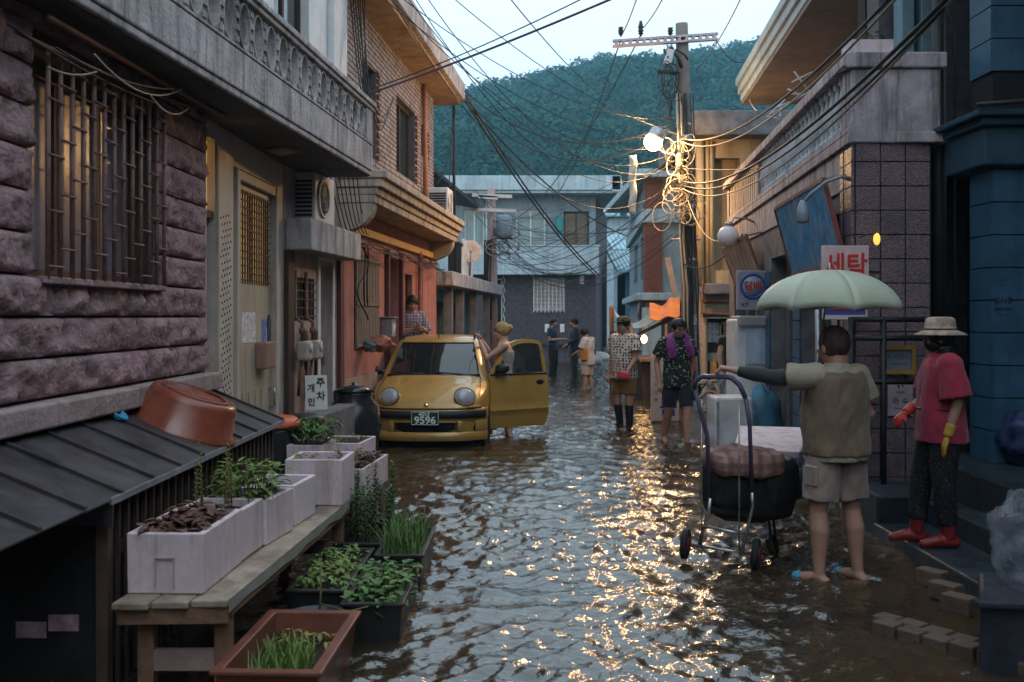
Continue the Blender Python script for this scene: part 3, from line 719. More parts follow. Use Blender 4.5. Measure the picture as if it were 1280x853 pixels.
window(E, F36, fx(645), fx(682), 4.15, 5.5, -.35, M_white, MATS['teal_curtain'], 1)
window(E, F36, fx(705), fx(737), 3.5, 5.45, -.42, M_woodd, mat('brown_door_glass', (.12, .10, .08), .35, .4, 3, 0), 1)
par = MB().fbox(F36, -3.4, 3.1, .05, .62, 3.122, 3.28).build('balcony', M_bluec, E)
MB().fbox(F36, -3.4, 3.1, .47, .60, 3.282, 4.12).build('parapet', M_bluec, par, bevel=.02)
MB().fbox(F36, -3.4, 3.14, .44, .63, 4.122, 4.17).build('coping', M_bluec, par)
rof = MB().fbox(F36, -3.9, 3.78, -6, .70, 6.002, 6.10).fbox(F36, -3.9, 3.85, .55, .78, 6.102, 6.62).fbox(F36, -3.9, 3.7, -6, .54, 6.102, 6.5).build('roof', M_bluec, E, bevel=.02)
se = MB(); se.hexa([(3.55, 35.22, 6.05), (3.86, 35.22, 6.05), (5.1, 44, 6.05), (4.8, 44, 6.05), (3.55, 35.22, 6.60), (3.86, 35.22, 6.60), (5.1, 44, 6.60), (4.8, 44, 6.60)]); se.build('side_eave', M_bluec, rof)
sw = MB(); sw.hexa([(2.8, 36.3, -.2), (3.03, 36.3, -.2), (4.2, 44, -.2), (3.9, 44, -.2), (2.8, 36.3, 6.0), (3.03, 36.3, 6.0), (4.2, 44, 6.0), (3.9, 44, 6.0)]); sw.build('side_wall', M_dbrick, E)
MB().fbox(F36, fx(695), fx(703), -.15, .02, 4.7, 5.25).build('meter_box', mat('teal_box', (.02, .22, .24), .5, .2), E, bevel=.02)
for i, px in enumerate((683, 702)): MB().fbox(F36, fx(px) - .06, fx(px) + .10, .012, .06, 1.05, 1.35).build('gas_meter', M_white, E, bevel=.03)
MB().fbox(F36, fx(655), fx(745), .02, .12, .55, .62).build('pipe_rail', M_black, E)
MB().fbox(F36, 2.45, 2.6, .012, .10, 2.8, 3.1).build('meter', M_white, E)
for px in (608, 612): MB().tube([F36.p(fx(px), .03, 3.3), F36.p(fx(px), .03, 5.9)], .04, 6).build('drain_pipe', M_bluec, E)

# sandbags / rubble against the end house
for i, (px, py, w_) in enumerate(((748, 447, .9), (757, 440, .8), (738, 452, .8))):
    c = gp(px, py + 4, 0); b = MB(); b.ball((c.x, c.y, .12), (w_ / 2, .35, .22), 12, 8)
    sb = b.build('sandbag', mat('sack', (.30, .30, .31), .9, .2, 6, .3, 20), None); tag(sb, ['grey sandbag heaped by the dark brick wall, the wide one', 'grey sandbag leaning on top of the heap by the brick wall', 'grey sandbag lying lowest at the water edge of the heap'][i], 'sandbag', 'sandbags at the end house')

# ---------------- far houses behind
def far_house(label, x0, x1, y, h, roofc, wallc, z0=-.2):
    t = thing('far_house', label, 'house', ((x0 + x1) / 2, y, 0)); Ff = Face(y)
    w_ = (x1 - x0)
    hs = [(x0 + w_ * .15, x0 + w_ * .42, h * .55, h * .8), (x0 + w_ * .58, x0 + w_ * .85, h * .55, h * .8)]
    MB().wall(Ff, x0, x1, -3, 0, z0, h, hs).build('wall', wallc, t)
    for q_ in hs: window(t, Ff, *q_, -.2, M_white, M_glass, 1)
    m = MB(); n = 14
    for k in range(n):
        a = x0 - .4 + (w_ + .8) * k / n; b = x0 - .4 + (w_ + .8) * (k + .8) / n
        m.hexa([(a, y - .6, h + .0), (b, y - .6, h), (b, y + 3.5, h + 1.0), (a, y + 3.5, h + 1.0), (a, y - .6, h + .10), (b, y - .6, h + .10), (b, y + 3.5, h + 1.1), (a, y + 3.5, h + 1.1)])
    m.hexa([(x0 - .4, y - .58, h - .02), (x1 + .4, y - .58, h - .02), (x1 + .4, y + 3.5, h + .98), (x0 - .4, y + 3.5, h + .98), (x0 - .4, y - .58, h + .05), (x1 + .4, y - .58, h + .05), (x1 + .4, y + 3.5, h + 1.05), (x0 - .4, y + 3.5, h + 1.05)])
    m.build('roof', roofc, t); return t
M_tin = mat('blue_tin', (.22, .36, .42), .5, .2, 3, .1, 20)
far_house('small far house with pale blue tin roof between the end house and brick house', 5.0, 7.3, 46, 4.6, M_tin, M_bluep)
far_house('tall far house with blue roof rising behind the tin roof', 5.6, 9.0, 56, 7.2, M_tin, M_bluec)
far_house('dark blue walled house in the side alley under the tin roof', 4.55, 6.0, 40, 3.4, M_tin, mat('navy_wall', (.05, .10, .15), .8, .3, 2, .2))

# ---------------- brick column house (right, middle)
Fh = thing('brick_column_house', 'blue grey two storey house with a red brick column at its corner', 'house', (4.2, 27, 0))
RF = Frame(3.25, .072, 24, -1); F24 = Face(24)
MB().wall(RF, 24.0, 33, -.4, 0, -.2, 4.95, [(25, 26.5, 2.6, 3.7), (28, 30, 2.6, 3.7), (25.2, 27.5, .2, 1.9)]).build('street_wall', M_bluep, Fh)
for h in ((25, 26.5, 2.6, 3.7), (28, 30, 2.6, 3.7)): window(Fh, RF, *h, -.2, M_white, M_glass, 1)
MB().fbox(RF, 25.3, 27.4, -.35, -.3, .2, 1.85).build('shutter', M_dark, Fh)
MB().wall(F24, 3.66, 7.5, -.4, 0, -.2, 4.95, [(4.15, 5.0, 2.7, 3.6), (4.3, 5.6, .2, 1.9)]).build('front_wall', M_bluep, Fh)
window(Fh, F24, 4.15, 5.0, 2.7, 3.6, -.2, M_woodd, mat('warm_glass', (.45, .25, .08), .3, .3, 3, 0), 1)
MB().fbox(F24, 3.2, 3.62, -.35, .06, -.2, 4.95).build('brick_column', mat('red_brick', (.17, .07, .055), .85, .3, 20, .3), Fh)
colb = MB(); z = 2.2; row = 0
while z < 3.85:
    x = 3.2 - (.06 if row % 2 else 0)
    while x < 3.6:
        colb.fbox(F24, max(x, 3.2) + .006, min(x + .19, 3.62) - .006, .0605, .075, z + .006, z + .062); x += .2
    z += .07; row += 1
o = colb.build('brick', MATS['red_brick'], Fh, fixn=False); o['kind'] = 'stuff'
for z0, z1, v in ((3.88, 4.22, .12), (2.02, 2.2, .25)):
    MB().fbox(F24, 3.1, 7.5, .0, v, z0, z1).fbox(RF, 24.0, 33, .0, v, z0 + .002, z1 + .002).build('band', M_bluec, Fh, bevel=.02)
MB().fbox(F24, 3.0, 7.5, -8, .35, 4.952, 5.15).build('roof', M_bluec, Fh, bevel=.02)
MB().tube([at(797, 398, 24.5), at(800, 375, 24.4), at(806, 366, 24.3), at(812, 372, 24.2)], .03, 6).build('loop_pipe', M_white, Fh)
MB().fbox(F24, 3.12, 3.60, .061, .10, .2, 1.85).build('base_tile', M_bluec, Fh)

# ---------------- ochre house behind the pole
G = thing('ochre_house', 'ochre walled house with pipes behind the utility pole, tiled shop front', 'house', (4.4, 19, 0))
F19 = Face(18.6)
def gx(px, d=18.6): return (px - 640) / FPX * d
M_ochre = mat('ochre_wall', (.36, .27, .16), .8, .25, 3, .25, 25, stain=(.14, .09, .05), stain_amt=.6, streak=True)
MB().wall(F19, gx(866), 6.5, -.4, 0, 2.25, 4.95, [(gx(893), gx(925), 2.5, 4.6)]).build('upper_wall', M_ochre, G)
MB().fbox(F19, gx(894), gx(924), -.3, -.25, 2.5, 4.6).build('shutter', mat('ochre_panel', (.24, .17, .10), .7, .2, 5, .2), G)
MB().fbox(F19, gx(862), 7, -4, .45, 4.952, 5.4).build('roof', M_conc_d, G, bevel=.02)
for px, rr in ((874, .07), (883, .035), (888, .03)): MB().tube([F19.p(gx(px), .09, 2.2), F19.p(gx(px), .09, 4.9)], rr, 8).build('drain_pipe', mat('yellow_pipe', (.45, .33, .18), .5, .2, 5, .1), G)  # yellow put into the base colour for lamp light on the pipes
led = MB().fbox(F19, gx(878), 4.9, .0, .30, 2.05, 2.246).build('ledge', M_conc_d, G, bevel=.02)
MB().wall(F19, gx(866), 6.5, -.4, 0, -.2, 2.05, [(gx(884), gx(918), .05, 1.62)]).build('lower_wall', mat('cream_mortar', (.22, .17, .12), .8, .2, 5, .1), G)
M_btile = mat('beige_tile', (.44, .33, .22), .35, .18, 2.5, .05, 40)
tm = MB(); tm.obox((0, 0, 0), (.092, .02, .165)); tme = tm.mesh('tile', M_btile)
for c_ in range(2):
    for r_ in range(13): link('tile', tme, G, F19.p(gx(868.5) + .05 + .098 * c_, .011, .0 + .172 * r_ * .95 + .06))
dg = MB().fbox(F19, gx(884), gx(918), -.3, -.26, .05, 1.6).build('shop_door', M_dark, G)
for (a, b, z0, z1, cc) in ((888, 902, 1.15, 1.52, (.30, .32, .36)), (903, 908, 1.15, 1.5, (.4, .38, .38)), (888, 904, .8, .95, (.18, .2, .2)), (891, 899, .35, .8, (.45, .22, .06)), (905, 915, 1.2, 1.55, (.48, .36, .28))):
    MB().fbox(F19, gx(a), gx(b), -.258, -.25, z0, z1).build('notice', mat('notice%.2f%.2f' % (cc[0], cc[2]), cc, .7, .6, 25, 0), dg)
for z0 in (1.66, 1.92): MB().tube([F19.p(gx(878), .06, z0), F19.p(gx(930), .06, z0)], .03, 8).build('gas_pipe', M_rust, G)
MB().tube([F19.p(gx(876), .13, 2.3), F19.p(gx(876), .13, 1.7), F19.p(gx(930), .13, 1.66)], .025, 8).build('gas_pipe', M_rust, G)
for k in range(4): MB().fbox(F19, gx(868), gx(878), .022, .03, 1.0 + .14 * k, 1.12 + .14 * k).build('notice', mat('pinkish_notice', (.45, .30, .26), .7, .5, 25, 0), G)

# ---------------- balcony house with the shop
RH = Frame(2.82, .09, 8.2, -1)
H = thing('tiled_shop_house', 'purple tiled shop house with balustraded balcony and wide concrete eave', 'house', RH.p(11, -1, 0))
M_ptile = mat('purple_tile', (.185, .130, .148), .42, .45, 60, .9, 75, spec=.5, stain=(.05, .045, .06), stain_amt=.6)
M_btl = mat('blue_tile', (.035, .085, .15), .35, .4, 6, .3, 50)
M_hconc = mat('stained_concrete', (.40, .35, .385), .85, .32, 5, .45, 30, stain=(.05, .045, .05), stain_amt=.85, streak=True, stain_lo=.465)
F82 = Face(8.2)
SH = [(8.62, 10.35, .1, 2.55), (10.75, 12.2, .1, 2.35), (12.6, 15.6, .1, 2.2)]
MB().wall(RH, 8.5, 16.2, -.35, 0, -.2, 3.07, SH).build('shop_wall', M_conc_d, H)
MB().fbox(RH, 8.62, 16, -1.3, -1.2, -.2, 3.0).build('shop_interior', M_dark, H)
fw_ = MB().wall(F82, 2.82, 3.46, -.28, -.02, -.2, 3.07).build('front_wall', mat('purple_grout', (.05, .04, .045), .9, .2, 5, .2), H)
tw = .205; tiles = MB(); tiles.obox((0, 0, 0), (tw - .012, .022, .20 - .010)); tme = tiles.mesh('tile', M_ptile)
for i in range(3):
    for j in range(16):
        x = 2.83 + tw * (i + .5); z = -.08 + .2 * (j + .5)
        if z > 3.05: continue
        if i == 0 and 1.85 < z < 2.72: pass
        link('tile', tme, fw_, (x, 8.2 - -.02 - .013 + random.uniform(-.002, .002), z))
# tiles on the street face near the corner
tiles2 = MB(); tiles2.obox((0, 0, 0), (.022, tw - .012, .19)); tme2 = tiles2.mesh('tile', M_ptile)
for i in range(2):
    for j in range(16):
        z = -.08 + .2 * (j + .5)
        if z < 3.05: link('tile', tme2, fw_, RH.p(8.2 + tw * (i + .5) + .0, .011, z), (0, 0, -RH.ang))
for d0, d1 in ((10.36, 10.74), (12.21, 12.59)):
    for i in range(2):
        for j in range(11): 
            dd = d0 + (d1 - d0) * (i + .5) / 2
            link('tile', bpy.data.meshes.get('btile') or (lambda m_: m_)(MB().obox((0, 0, 0), (.02, .18, .185)).mesh('btile', M_btl)), H, RH.p(dd, .011, .1 + .2 * j), (0, 0, -RH.ang))
# fascia band of vertical tiles under the balcony
for k in range(38):
    dd = 8.55 + .2 * k
    if dd > 16: break
    MB().fbox(RH, dd + .004, dd + .196, .0, .02, 2.72, 3.065).build('band_tile', M_hconc, H)
# shop glazing
for (d0, d1, z0, z1) in SH:
    window(H, RH, d0, d1, z0, z1, -.22, M_steel if d0 > 9 else M_woodd, M_glass, 2 if d1 - d0 > 1.5 else 1, .06, 'shop_window')
for i, (dd, zz, w_, h_, cc) in enumerate(((8.8, 1.55, .25, .3, (.10, .2, .45)), (8.8, 1.15, .25, .3, (.10, .22, .42)), (9.15, 1.35, .2, .35, (.3, .33, .36)), (9.5, 1.5, .22, .3, (.3, .25, .2)), (9.5, 1.1, .2, .3, (.08, .2, .4)))):
    MB().fbox(RH, dd, dd + w_, -.17, -.16, zz - h_ / 2, zz + h_ / 2).build('poster', mat('poster%d' % i, cc, .5, .6, 18, 0), H)
MB().tube([RH.p(9.0, .12, .2), RH.p(9.0, .12, 1.95)], .03, 8).build('shop_post', M_steel, H)
# balcony
hb = MB().fbox(RH, 8.19, 16.2, -1.2, .052, 3.072, 3.16).build('balcony', M_hconc, H, bevel=.01)
MB().fbox(RH, 8.21, 16.2, -.10, .05, 3.162, 3.215).build('bottom_rail', M_hconc, hb, bevel=.008)
MB().fbox(RH, 8.16, 16.25, -.14, .10, 3.70, 3.80).build('top_rail', M_hconc, hb, bevel=.012)
MB().fbox(F82, 2.79, 3.52, -.10, .03, 3.075, 3.68).build('end_wall', M_hconc, hb, bevel=.012)
MB().fbox(F82, 2.74, 3.56, -.16, .07, 3.682, 3.81).build('end_coping', M_hconc, hb, bevel=.015)
for dd in (8.23, 12.95, 15.95): MB().fbox(RH, dd, dd + .2, -.095, .045, 3.217, 3.70).build('balcony_post', M_hconc, hb, bevel=.008)
M_bal = mat('baluster_paint', (.50, .53, .58), .8, .2, 5, .2, 30, stain=(.12, .12, .14), stain_amt=.6)
blm = MB().lathe([(.045, 0), (.045, .03), (.028, .045), (.036, .08), (.050, .15), (.052, .18), (.040, .24), (.028, .30), (.026, .33), (.045, .345), (.045, .395)], (0, 0, 0), 10).mesh('baluster', M_bal)
dd = 8.56
while dd < 12.9: link('baluster', blm, hb, RH.p(dd, .0, 3.217), None, (1, 1, 1.22)); dd += .19
bl2 = MB().box(-.03, .03, -.035, .035, 0, .395).mesh('baluster_square', mat('cream_baluster', (.50, .42, .34), .8, .2, 5, .2))
dd = 13.25
while dd < 15.9: link('baluster', bl2, hb, RH.p(dd, .005, 3.217), (0, 0, -RH.ang), (1, 1, 1.22)); dd += .17
# upper floor, eave
MB().wall(RH, 8.6, 16.5, -1.5, -1.2, 3.162, 5.18, [(8.9, 9.9, 3.3, 5.0), (11, 13, 3.6, 4.9)]).build('upper_wall', M_dbrick, H)
for h in ((8.9, 9.9, 3.3, 5.0), (11, 13, 3.6, 4.9)): window(H, RH, *h, -1.4, mat('blue_frame', (.13, .22, .27), .6, .2), M_glass, 1)
MB().fbox(F82, 3.62, 4.9, -.8, -.5, 3.2, 6.4).build('upper_front_wall', M_dbrick, H)
for px in (1122, 1146): MB().fbox(Face(8.75), (px - 640) / FPX * 8.75, (px - 640) / FPX * 8.75 + .11, -.1, .1, 3.8, 6.3).build('blue_post', MATS['blue_frame'], H, bevel=.01)
ev = MB().fbox(RH, 6.5, 16.8, -2.2, -.28, 5.20, 5.26).build('eave_soffit', mat('eave_dark', (.15, .14, .15), .9, .3, 3, .2, 20, stain=(.25, .16, .10), stain_amt=.5), H)
for i, (z0, z1, v) in enumerate(((5.262, 5.38, -.26), (5.382, 5.52, -.22), (5.522, 5.66, -.18))): MB().fbox(RH, 6.5, 16.8 + .03 * i, -2.2, v, z0, z1).build('eave_band', M_bluec, H, bevel=.012)
# black side wall and drain between the two houses
MB().fbox(Face(8.95), 3.3, 5.2, -.3, 0, -.2, 6.5).build('recess_wall', M_dbrick, H)
MB().tube([(3.58, 8.35, -.1), (3.58, 8.35, 6.2)], .06, 10).build('drain_pipe', M_black, H)
MB().tube([(3.66, 8.25, .2), (3.68, 8.25, 4), (3.52, 8.2, 4.4), (3.62, 8.25, 6.0)], .012, 5).build('wire', M_cable, H)
# leaning sign boards (corrugated)
def leaning_board(label, d0, d1, zb, zt, vt, m, ribs, frame_m):
    t = thing('sign_board', label, 'sign board', RH.p((d0 + d1) / 2, .0, zb), 'corrugated boards leaning out over the shops')
    b = MB(); n = ribs * 4; P = []
    for j in range(2):
        row = []
        for i in range(n + 1):
            dd = d0 + (d1 - d0) * i / n; bumpv = .022 * math.sin(2 * math.pi * i / 4)
            row.append(RH.p(dd, .03 + (vt if j else 0) + bumpv, zt if j else zb))
        P.append(row)
    b.grid(P, False); b.grid([[p + Vector((.012, 0, 0)) for p in r_] for r_ in P], False, flip=True)
    b.build('corrugated_sheet', m, t, fixn=False)
    for (da, va, za, db, vb, zb_) in ((d0, .03, zb, d1, .03, zb), (d0, .03 + vt, zt, d1, .03 + vt, zt), (d0, .03, zb, d0, .03 + vt, zt), (d1, .03, zb, d1, .03 + vt, zt)):
        MB().bar(RH.p(da, va, za), RH.p(db, vb, zb_), .03, .035).build('frame_bar', frame_m, t)
    for dd in (d0 + .1, d1 - .1): MB().bar(RH.p(dd, .03 + vt, zt), RH.p(dd, .0, zt + .05), .02).build('stay', M_rust, t)
    return t
M_bluetin = mat('blue_corrugated', (.10, .27, .46), .5, .3, 6, .15, 40, stain=(.42, .40, .40), stain_amt=.75, streak=True)
M_rusttin = mat('rusty_corrugated', (.42, .33, .28), .6, .3, 6, .15, 40, stain=(.20, .08, .04), stain_amt=.8, streak=True)
leaning_board('blue corrugated sign board peeling above the laundry sign', 8.36, 10.7, 2.1, 2.80, .18, M_bluetin, 15, mat('red_frame', (.20, .05, .04), .6, .3))
leaning_board('rust streaked white corrugated sign board under the globe lamp', 12.7, 15.2, 2.12, 2.68, .2, M_rusttin, 20, M_rust)
MB().fbox(RH, 8.3, 8.62, .0, .02, 2.1, 2.7).build('dark_panel', M_dark, H)
# swan neck lamp on the corner
sl = thing('wall_lamp', 'unlit white swan neck lamp arm over the blue corrugated board', 'lamp', RH.p(8.3, .02, 2.75))
MB().tube([RH.p(8.25, .02, 2.78), RH.p(8.2, .1, 2.80), RH.p(8.22, .22, 2.76), RH.p(8.3, .34, 2.66), RH.p(8.32, .38, 2.60)], .015, 8).build('arm', mat('lamp_blue_grey', (.22, .27, .32), .4), sl)
MB().lathe([(.02, .02), (.03, .0), (.05, -.06), (.055, -.16), (.04, -.17)], RH.p(8.32, .39, 2.60), 12).build('shade', mat('lamp_blue_grey', (.3, .36, .42), .4), sl)
# globe lamp
gl_ = thing('globe_lamp', 'unlit white globe lamp hanging by the rusty sign board', 'lamp', RH.p(13.6, .3, 2.9))
gc = at(910, 296, 13.4)
MB().ball(gc, .145, 20, 14).build('globe', mat('opal_globe', (.75, .68, .70), .3, .05, 4, 0), gl_)
MB().tube([gc + Vector((.02, 0, .14)), gc + Vector((.08, 0, .26)), gc + Vector((.25, 0, .24)), RH.p(13.5, .0, gc.z + .2)], .014, 6).build('arm', M_steel, gl_)
MB().lathe([(.05, 0), (.05, .06), (.03, .07)], gc + Vector((.01, 0, .13)), 10).build('cap', M_steel, gl_)
# laundry sign
ls = thing('laundry_sign', 'white projecting sign with red Korean lettering above the umbrella', 'sign', (2.66, 7.95, 2.0))
MB().box(2.475, 2.845, 7.93, 7.98, 1.80, 2.21).build('panel', mat('sign_pink', (.62, .46, .45), .5, .15, 8, .05, stain=(.35, .2, .18), stain_amt=.5), ls, bevel=.006)
M_red = mat('red_paint', (.55, .035, .035), .5, .15, 9, 0)
text('세탁', .215, (2.66, 7.927, 2.035), FACE_CAM, M_red, ls, bold=.004, sx=.88)
MB().bar((2.84, 7.955, 2.0), (2.98, 8.05, 2.0), .02).build('bracket', M_black, ls)
for dx in (-.02, .06, .13): MB().bar((2.72 + dx, 7.925, 1.86), (2.79 + dx, 7.925, 1.93), .006).build('scratch', M_black, ls)
ls2 = thing('shop_strip_sign', 'low white and red strip sign just under the umbrella edge', 'sign', (2.66, 8.0, 1.68))
MB().box(2.50, 2.86, 8.0, 8.03, 1.62, 1.735).build('panel', mat('strip_white', (.55, .5, .55), .4, .1), ls2, bevel=.004)
MB().box(2.52, 2.84, 7.996, 7.999, 1.66, 1.71).build('red_strip', mat('strip_blue', (.06, .08, .3), .4), ls2)
MB().box(2.56, 2.80, 7.99, 7.995, 1.70, 1.73).build('red_band', M_red, ls2)
# round tobacco sign
ts = thing('tobacco_sign', 'square pale sign with a blue ring round red Korean letters', 'sign', at(941, 380, 12.6))
c = at(941, 362, 12.6)
MB().box(c.x - .19, c.x + .19, c.y, c.y + .12, c.z - .26, c.z + .24).build('sign_box', mat('sign_grey', (.30, .28, .33), .5, .2, 5, .05), ts, bevel=.012)
MB().lathe([(.165, 0), (.165, .006), (.135, .006), (.135, 0)], c + Vector((0, -.002, .04)), 32, rot=Matrix.Rotation(rad(90), 3, 'X')).build('ring', mat('sign_blue', (.03, .10, .36), .4), ts)
MB().lathe([(.133, 0), (.133, .003)], c + Vector((0, -.001, .04)), 32, rot=Matrix.Rotation(rad(90), 3, 'X')).build('disc', mat('disc_grey', (.34, .36, .45), .4), ts)
text('담배', .125, c + Vector((0, -.008, .04)), FACE_CAM, M_red, ts, bold=.003)
text('KT', .07, c + Vector((-.10, -.003, -.20)), FACE_CAM, M_black, ts)
# drying rack under the eave
rk = thing('drying_rack', 'white folding drying rack hung from the wide eave', 'drying rack', at(985, 130, 11.5))
def rp(px, py): return at(px, py, 11.5)
for a, b in (((993, 90), (1016, 112)), ((1016, 90), (993, 100)), ((1016, 112), (960, 145)), ((985, 112), (1010, 118)), ((985, 117), (1016, 117)), ((960, 146), (988, 148)), ((970, 135), (990, 125)), ((988, 147), (1012, 118)), ((960, 145), (985, 122)), ((975, 146), (980, 128))):
    MB().tube([rp(*a), rp(*b) + Vector((0, .12, 0))], .011, 5).build('rack_bar', M_white, rk)
# foam planter on the balcony corner
fp = thing('foam_planter', 'white foam planter box on the balcony coping beside the blue post', 'planter', (3.05, 8.28, 3.81))
MB().wall(Face(8.24), 2.80, 3.16, -.22, 0, 3.812, 3.94).build('box', M_foam, fp, bevel=.008)

# ---------------- blue pillar house
I = thing('blue_pillar_house', 'dark house with blue tiled porch pillar above stone steps', 'house', (4.0, 8, 0))
M_blue = mat('blue_pillar_tile', (.030, .088, .15), .55, .25, 4, .2, 40, stain=(.02, .05, .09), stain_amt=.6, streak=True)  # blue picked to carry the teal tint of shadow, and darkened with it
MB().box(3.68, 3.96, 7.62, 7.96, .3, 8.0).build('pillar_core', M_dark, I)
pw, pd, ph = .30, .36, .25
tf = MB().obox((0, 0, 0), (.292, .016, ph - .010)).mesh('tile', M_blue); tl = MB().obox((0, 0, 0), (.016, .35, ph - .010)).mesh('tile_side', M_blue)
z = .52
while z < 5.2:
    if not (2.8 < z < 3.35):
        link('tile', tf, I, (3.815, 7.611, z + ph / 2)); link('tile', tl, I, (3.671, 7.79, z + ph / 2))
    z += ph
bm_ = MB().box(3.56, 6.5, 7.50, 8.2, 2.79, 3.08).build('porch_beam', mat('blue_beam', (.022, .055, .085), .8, .3, 4, .3), I, bevel=.015)  # base colour lowered and blued for the shaded porch
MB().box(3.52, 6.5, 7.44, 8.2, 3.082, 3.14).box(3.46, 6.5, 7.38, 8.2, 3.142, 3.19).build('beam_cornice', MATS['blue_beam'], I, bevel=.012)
MB().tube([(3.44, 7.36, 3.21), (3.9, 7.36, 3.25), (4.6, 7.36, 3.24)], .02, 6).build('pipe', M_black, I)
MB().box(3.97, 6.5, 7.75, 8.0, 3.2, 8).build('upper_wall', M_dbrick, I)
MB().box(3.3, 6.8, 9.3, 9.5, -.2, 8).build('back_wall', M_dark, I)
MB().box(3.97, 6.5, 8.3, 8.4, .5, 2.8).build('porch_wall', mat('porch_dark', (.03, .04, .055), .8, .3, 4, .2), I)
pdr = MB().box(4.1, 4.9, 8.26, 8.299, .52, 2.6).build('porch_door', M_woodd, I, bevel=.01)
for zz in (.7, 1.6): MB().box(4.2, 4.8, 8.245, 8.259, zz, zz + .75).build('door_panel', M_woodd, pdr, bevel=.01)
# sticker on the pillar
st = MB().box(3.70, 3.80, 7.598, 7.602, 1.66, 1.82).build('pillar_sticker', M_blue, I)
text('임시장', .055, (3.75, 7.596, 1.765), FACE_CAM, M_dark, st, depth=.001)
text('0030107', .035, (3.75, 7.596, 1.70), FACE_CAM, M_dark, st, depth=.001)
wing = MB().box(3.95, 7.0, -10, 7.48, -.2, 6.6).build('side_wing', M_dbrick, I)  # unseen block added along the street behind the camera, blocks sky light
for y_ in (-7, -3.5, .5): MB().box(3.90, 3.949, y_, y_ + 1.3, 1.2, 2.5).build('window', M_glass, wing)
RHs = thing('rear_house', 'grey two storey house closing the other end of the street', 'house', (0, -15, 0))  # added out of view so that camera-facing surfaces darken
MB().box(-7, 8, -19, -14, -.2, 6.6).build('wall', M_conc_d, RHs)
for x_ in (-4, -1, 2, 5): MB().box(x_, x_ + 1.3, -14, -13.96, 3.6, 5.0).build('window', M_glass, RHs); MB().box(x_, x_ + 1.1, -14, -13.96, .1, 2.1).build('door', M_woodd, RHs)
MB().box(-7.4, 8.4, -19.4, -13.4, 6.602, 6.9).build('roof', M_conc, RHs)
# steps and kerb
M_step = mat('wet_step', (.028, .037, .047), .4, .35, 5, .4, 25)  # base colour lowered to deepen the shade in this corner
st_ = thing('stone_steps', 'wet dark stone steps rising to the blue pillar house', 'steps', (3.3, 6.5, 0))
MB().box(2.70, 3.12, 4.4, 7.45, -.2, .10).build('step', M_step, st_, bevel=.015)
MB().box(3.10, 3.34, 4.4, 7.45, -.2, .265).build('step', M_step, st_, bevel=.015)
MB().box(3.32, 6.5, 4.4, 8.25, -.2, .52).build('landing', M_step, st_, bevel=.02)
MB().box(2.74, 3.32, 7.46, 8.15, -.2, .30).build('side_step', M_step, st_, bevel=.02)
# railing and notices by the tiled corner
rl = thing('pipe_railing', 'black pipe railing in front of the purple tiled corner', 'railing', (3.0, 8.0, 0))
for z0 in (1.12, 1.47, 1.62): MB().tube([(2.72, 7.98, z0), (3.42, 7.98, z0)], .022, 8).build('rail', M_black, rl)
for x0 in (2.72, 2.98): MB().tube([(x0, 7.98, -.1), (x0, 7.98, 1.64)], .024, 8).build('post', M_black, rl)
def poster_cam(name, label, px0, px1, py0, py1, d, m, lines, group=None, frame=None, cat='notice'):
    a = at(px0, py0, d); b = at(px1, py1, d); t = thing(name, label, cat, ((a.x + b.x) / 2, d, b.z), group)
    MB().box(a.x, b.x, d, d + .008, b.z, a.z).build('sheet', m, t)
    if frame: 
        MB().wall(Face(d - .001), a.x - .03, b.x + .03, -.01, .02, b.z - .03, a.z + .03, [(a.x, b.x, b.z, a.z)]).build('frame', frame, t)
    for (s_, sz, fx_, fz, mm) in lines: text(s_, sz, (a.x + (b.x - a.x) * fx_, d - .002, b.z + (a.z - b.z) * fz), FACE_CAM, mm, t, depth=.0008)
    return t
M_ink = mat('ink', (.03, .03, .035), .6, 0, 1, 0)
M_paper = mat('damp_paper', (.42, .34, .38), .8, .15, 10, .05)
poster_cam('boarding_notice', 'white paper notice with Korean lettering on the purple tiles', 1110, 1141, 478, 520, 8.16, M_paper, [('하 숙', .065, .5, .42, M_ink), ('월세', .03, .5, .88, M_ink), ('010-5501-1320', .016, .5, .22, M_ink), ('있습니다', .02, .5, .70, M_ink)])
poster_cam('yellow_box_notice', 'yellow framed box with a grey notice above the paper notice', 1107, 1139, 437, 463, 8.13, mat('grey_notice', (.16, .18, .22), .5, .2), [('도시가스', .05, .5, .65, M_ink), ('계량기 031-112', .02, .5, .3, M_ink)], frame=mat('yellow_frame', (.35, .19, .03), .6, .25, 8, .1), cat='meter box')
gb = thing('glowing_bulb', 'small yellow lit bulb hanging in the dark shop doorway', 'bulb', at(1096, 292, 8.05))
MB().ball(at(1096, 299, 8.05), (.028, .028, .05), 12, 8).build('bulb', mat('bulb_glow', (.6, .4, .05), .4, 0, 1, 0, emit=(1, .60, .10), estr=1.0), gb)
MB().tube([at(1096, 292, 8.05), at(1085, 293, 8.0), at(1075, 297, 8.05)], .004, 5).build('flex', M_cable, gb)
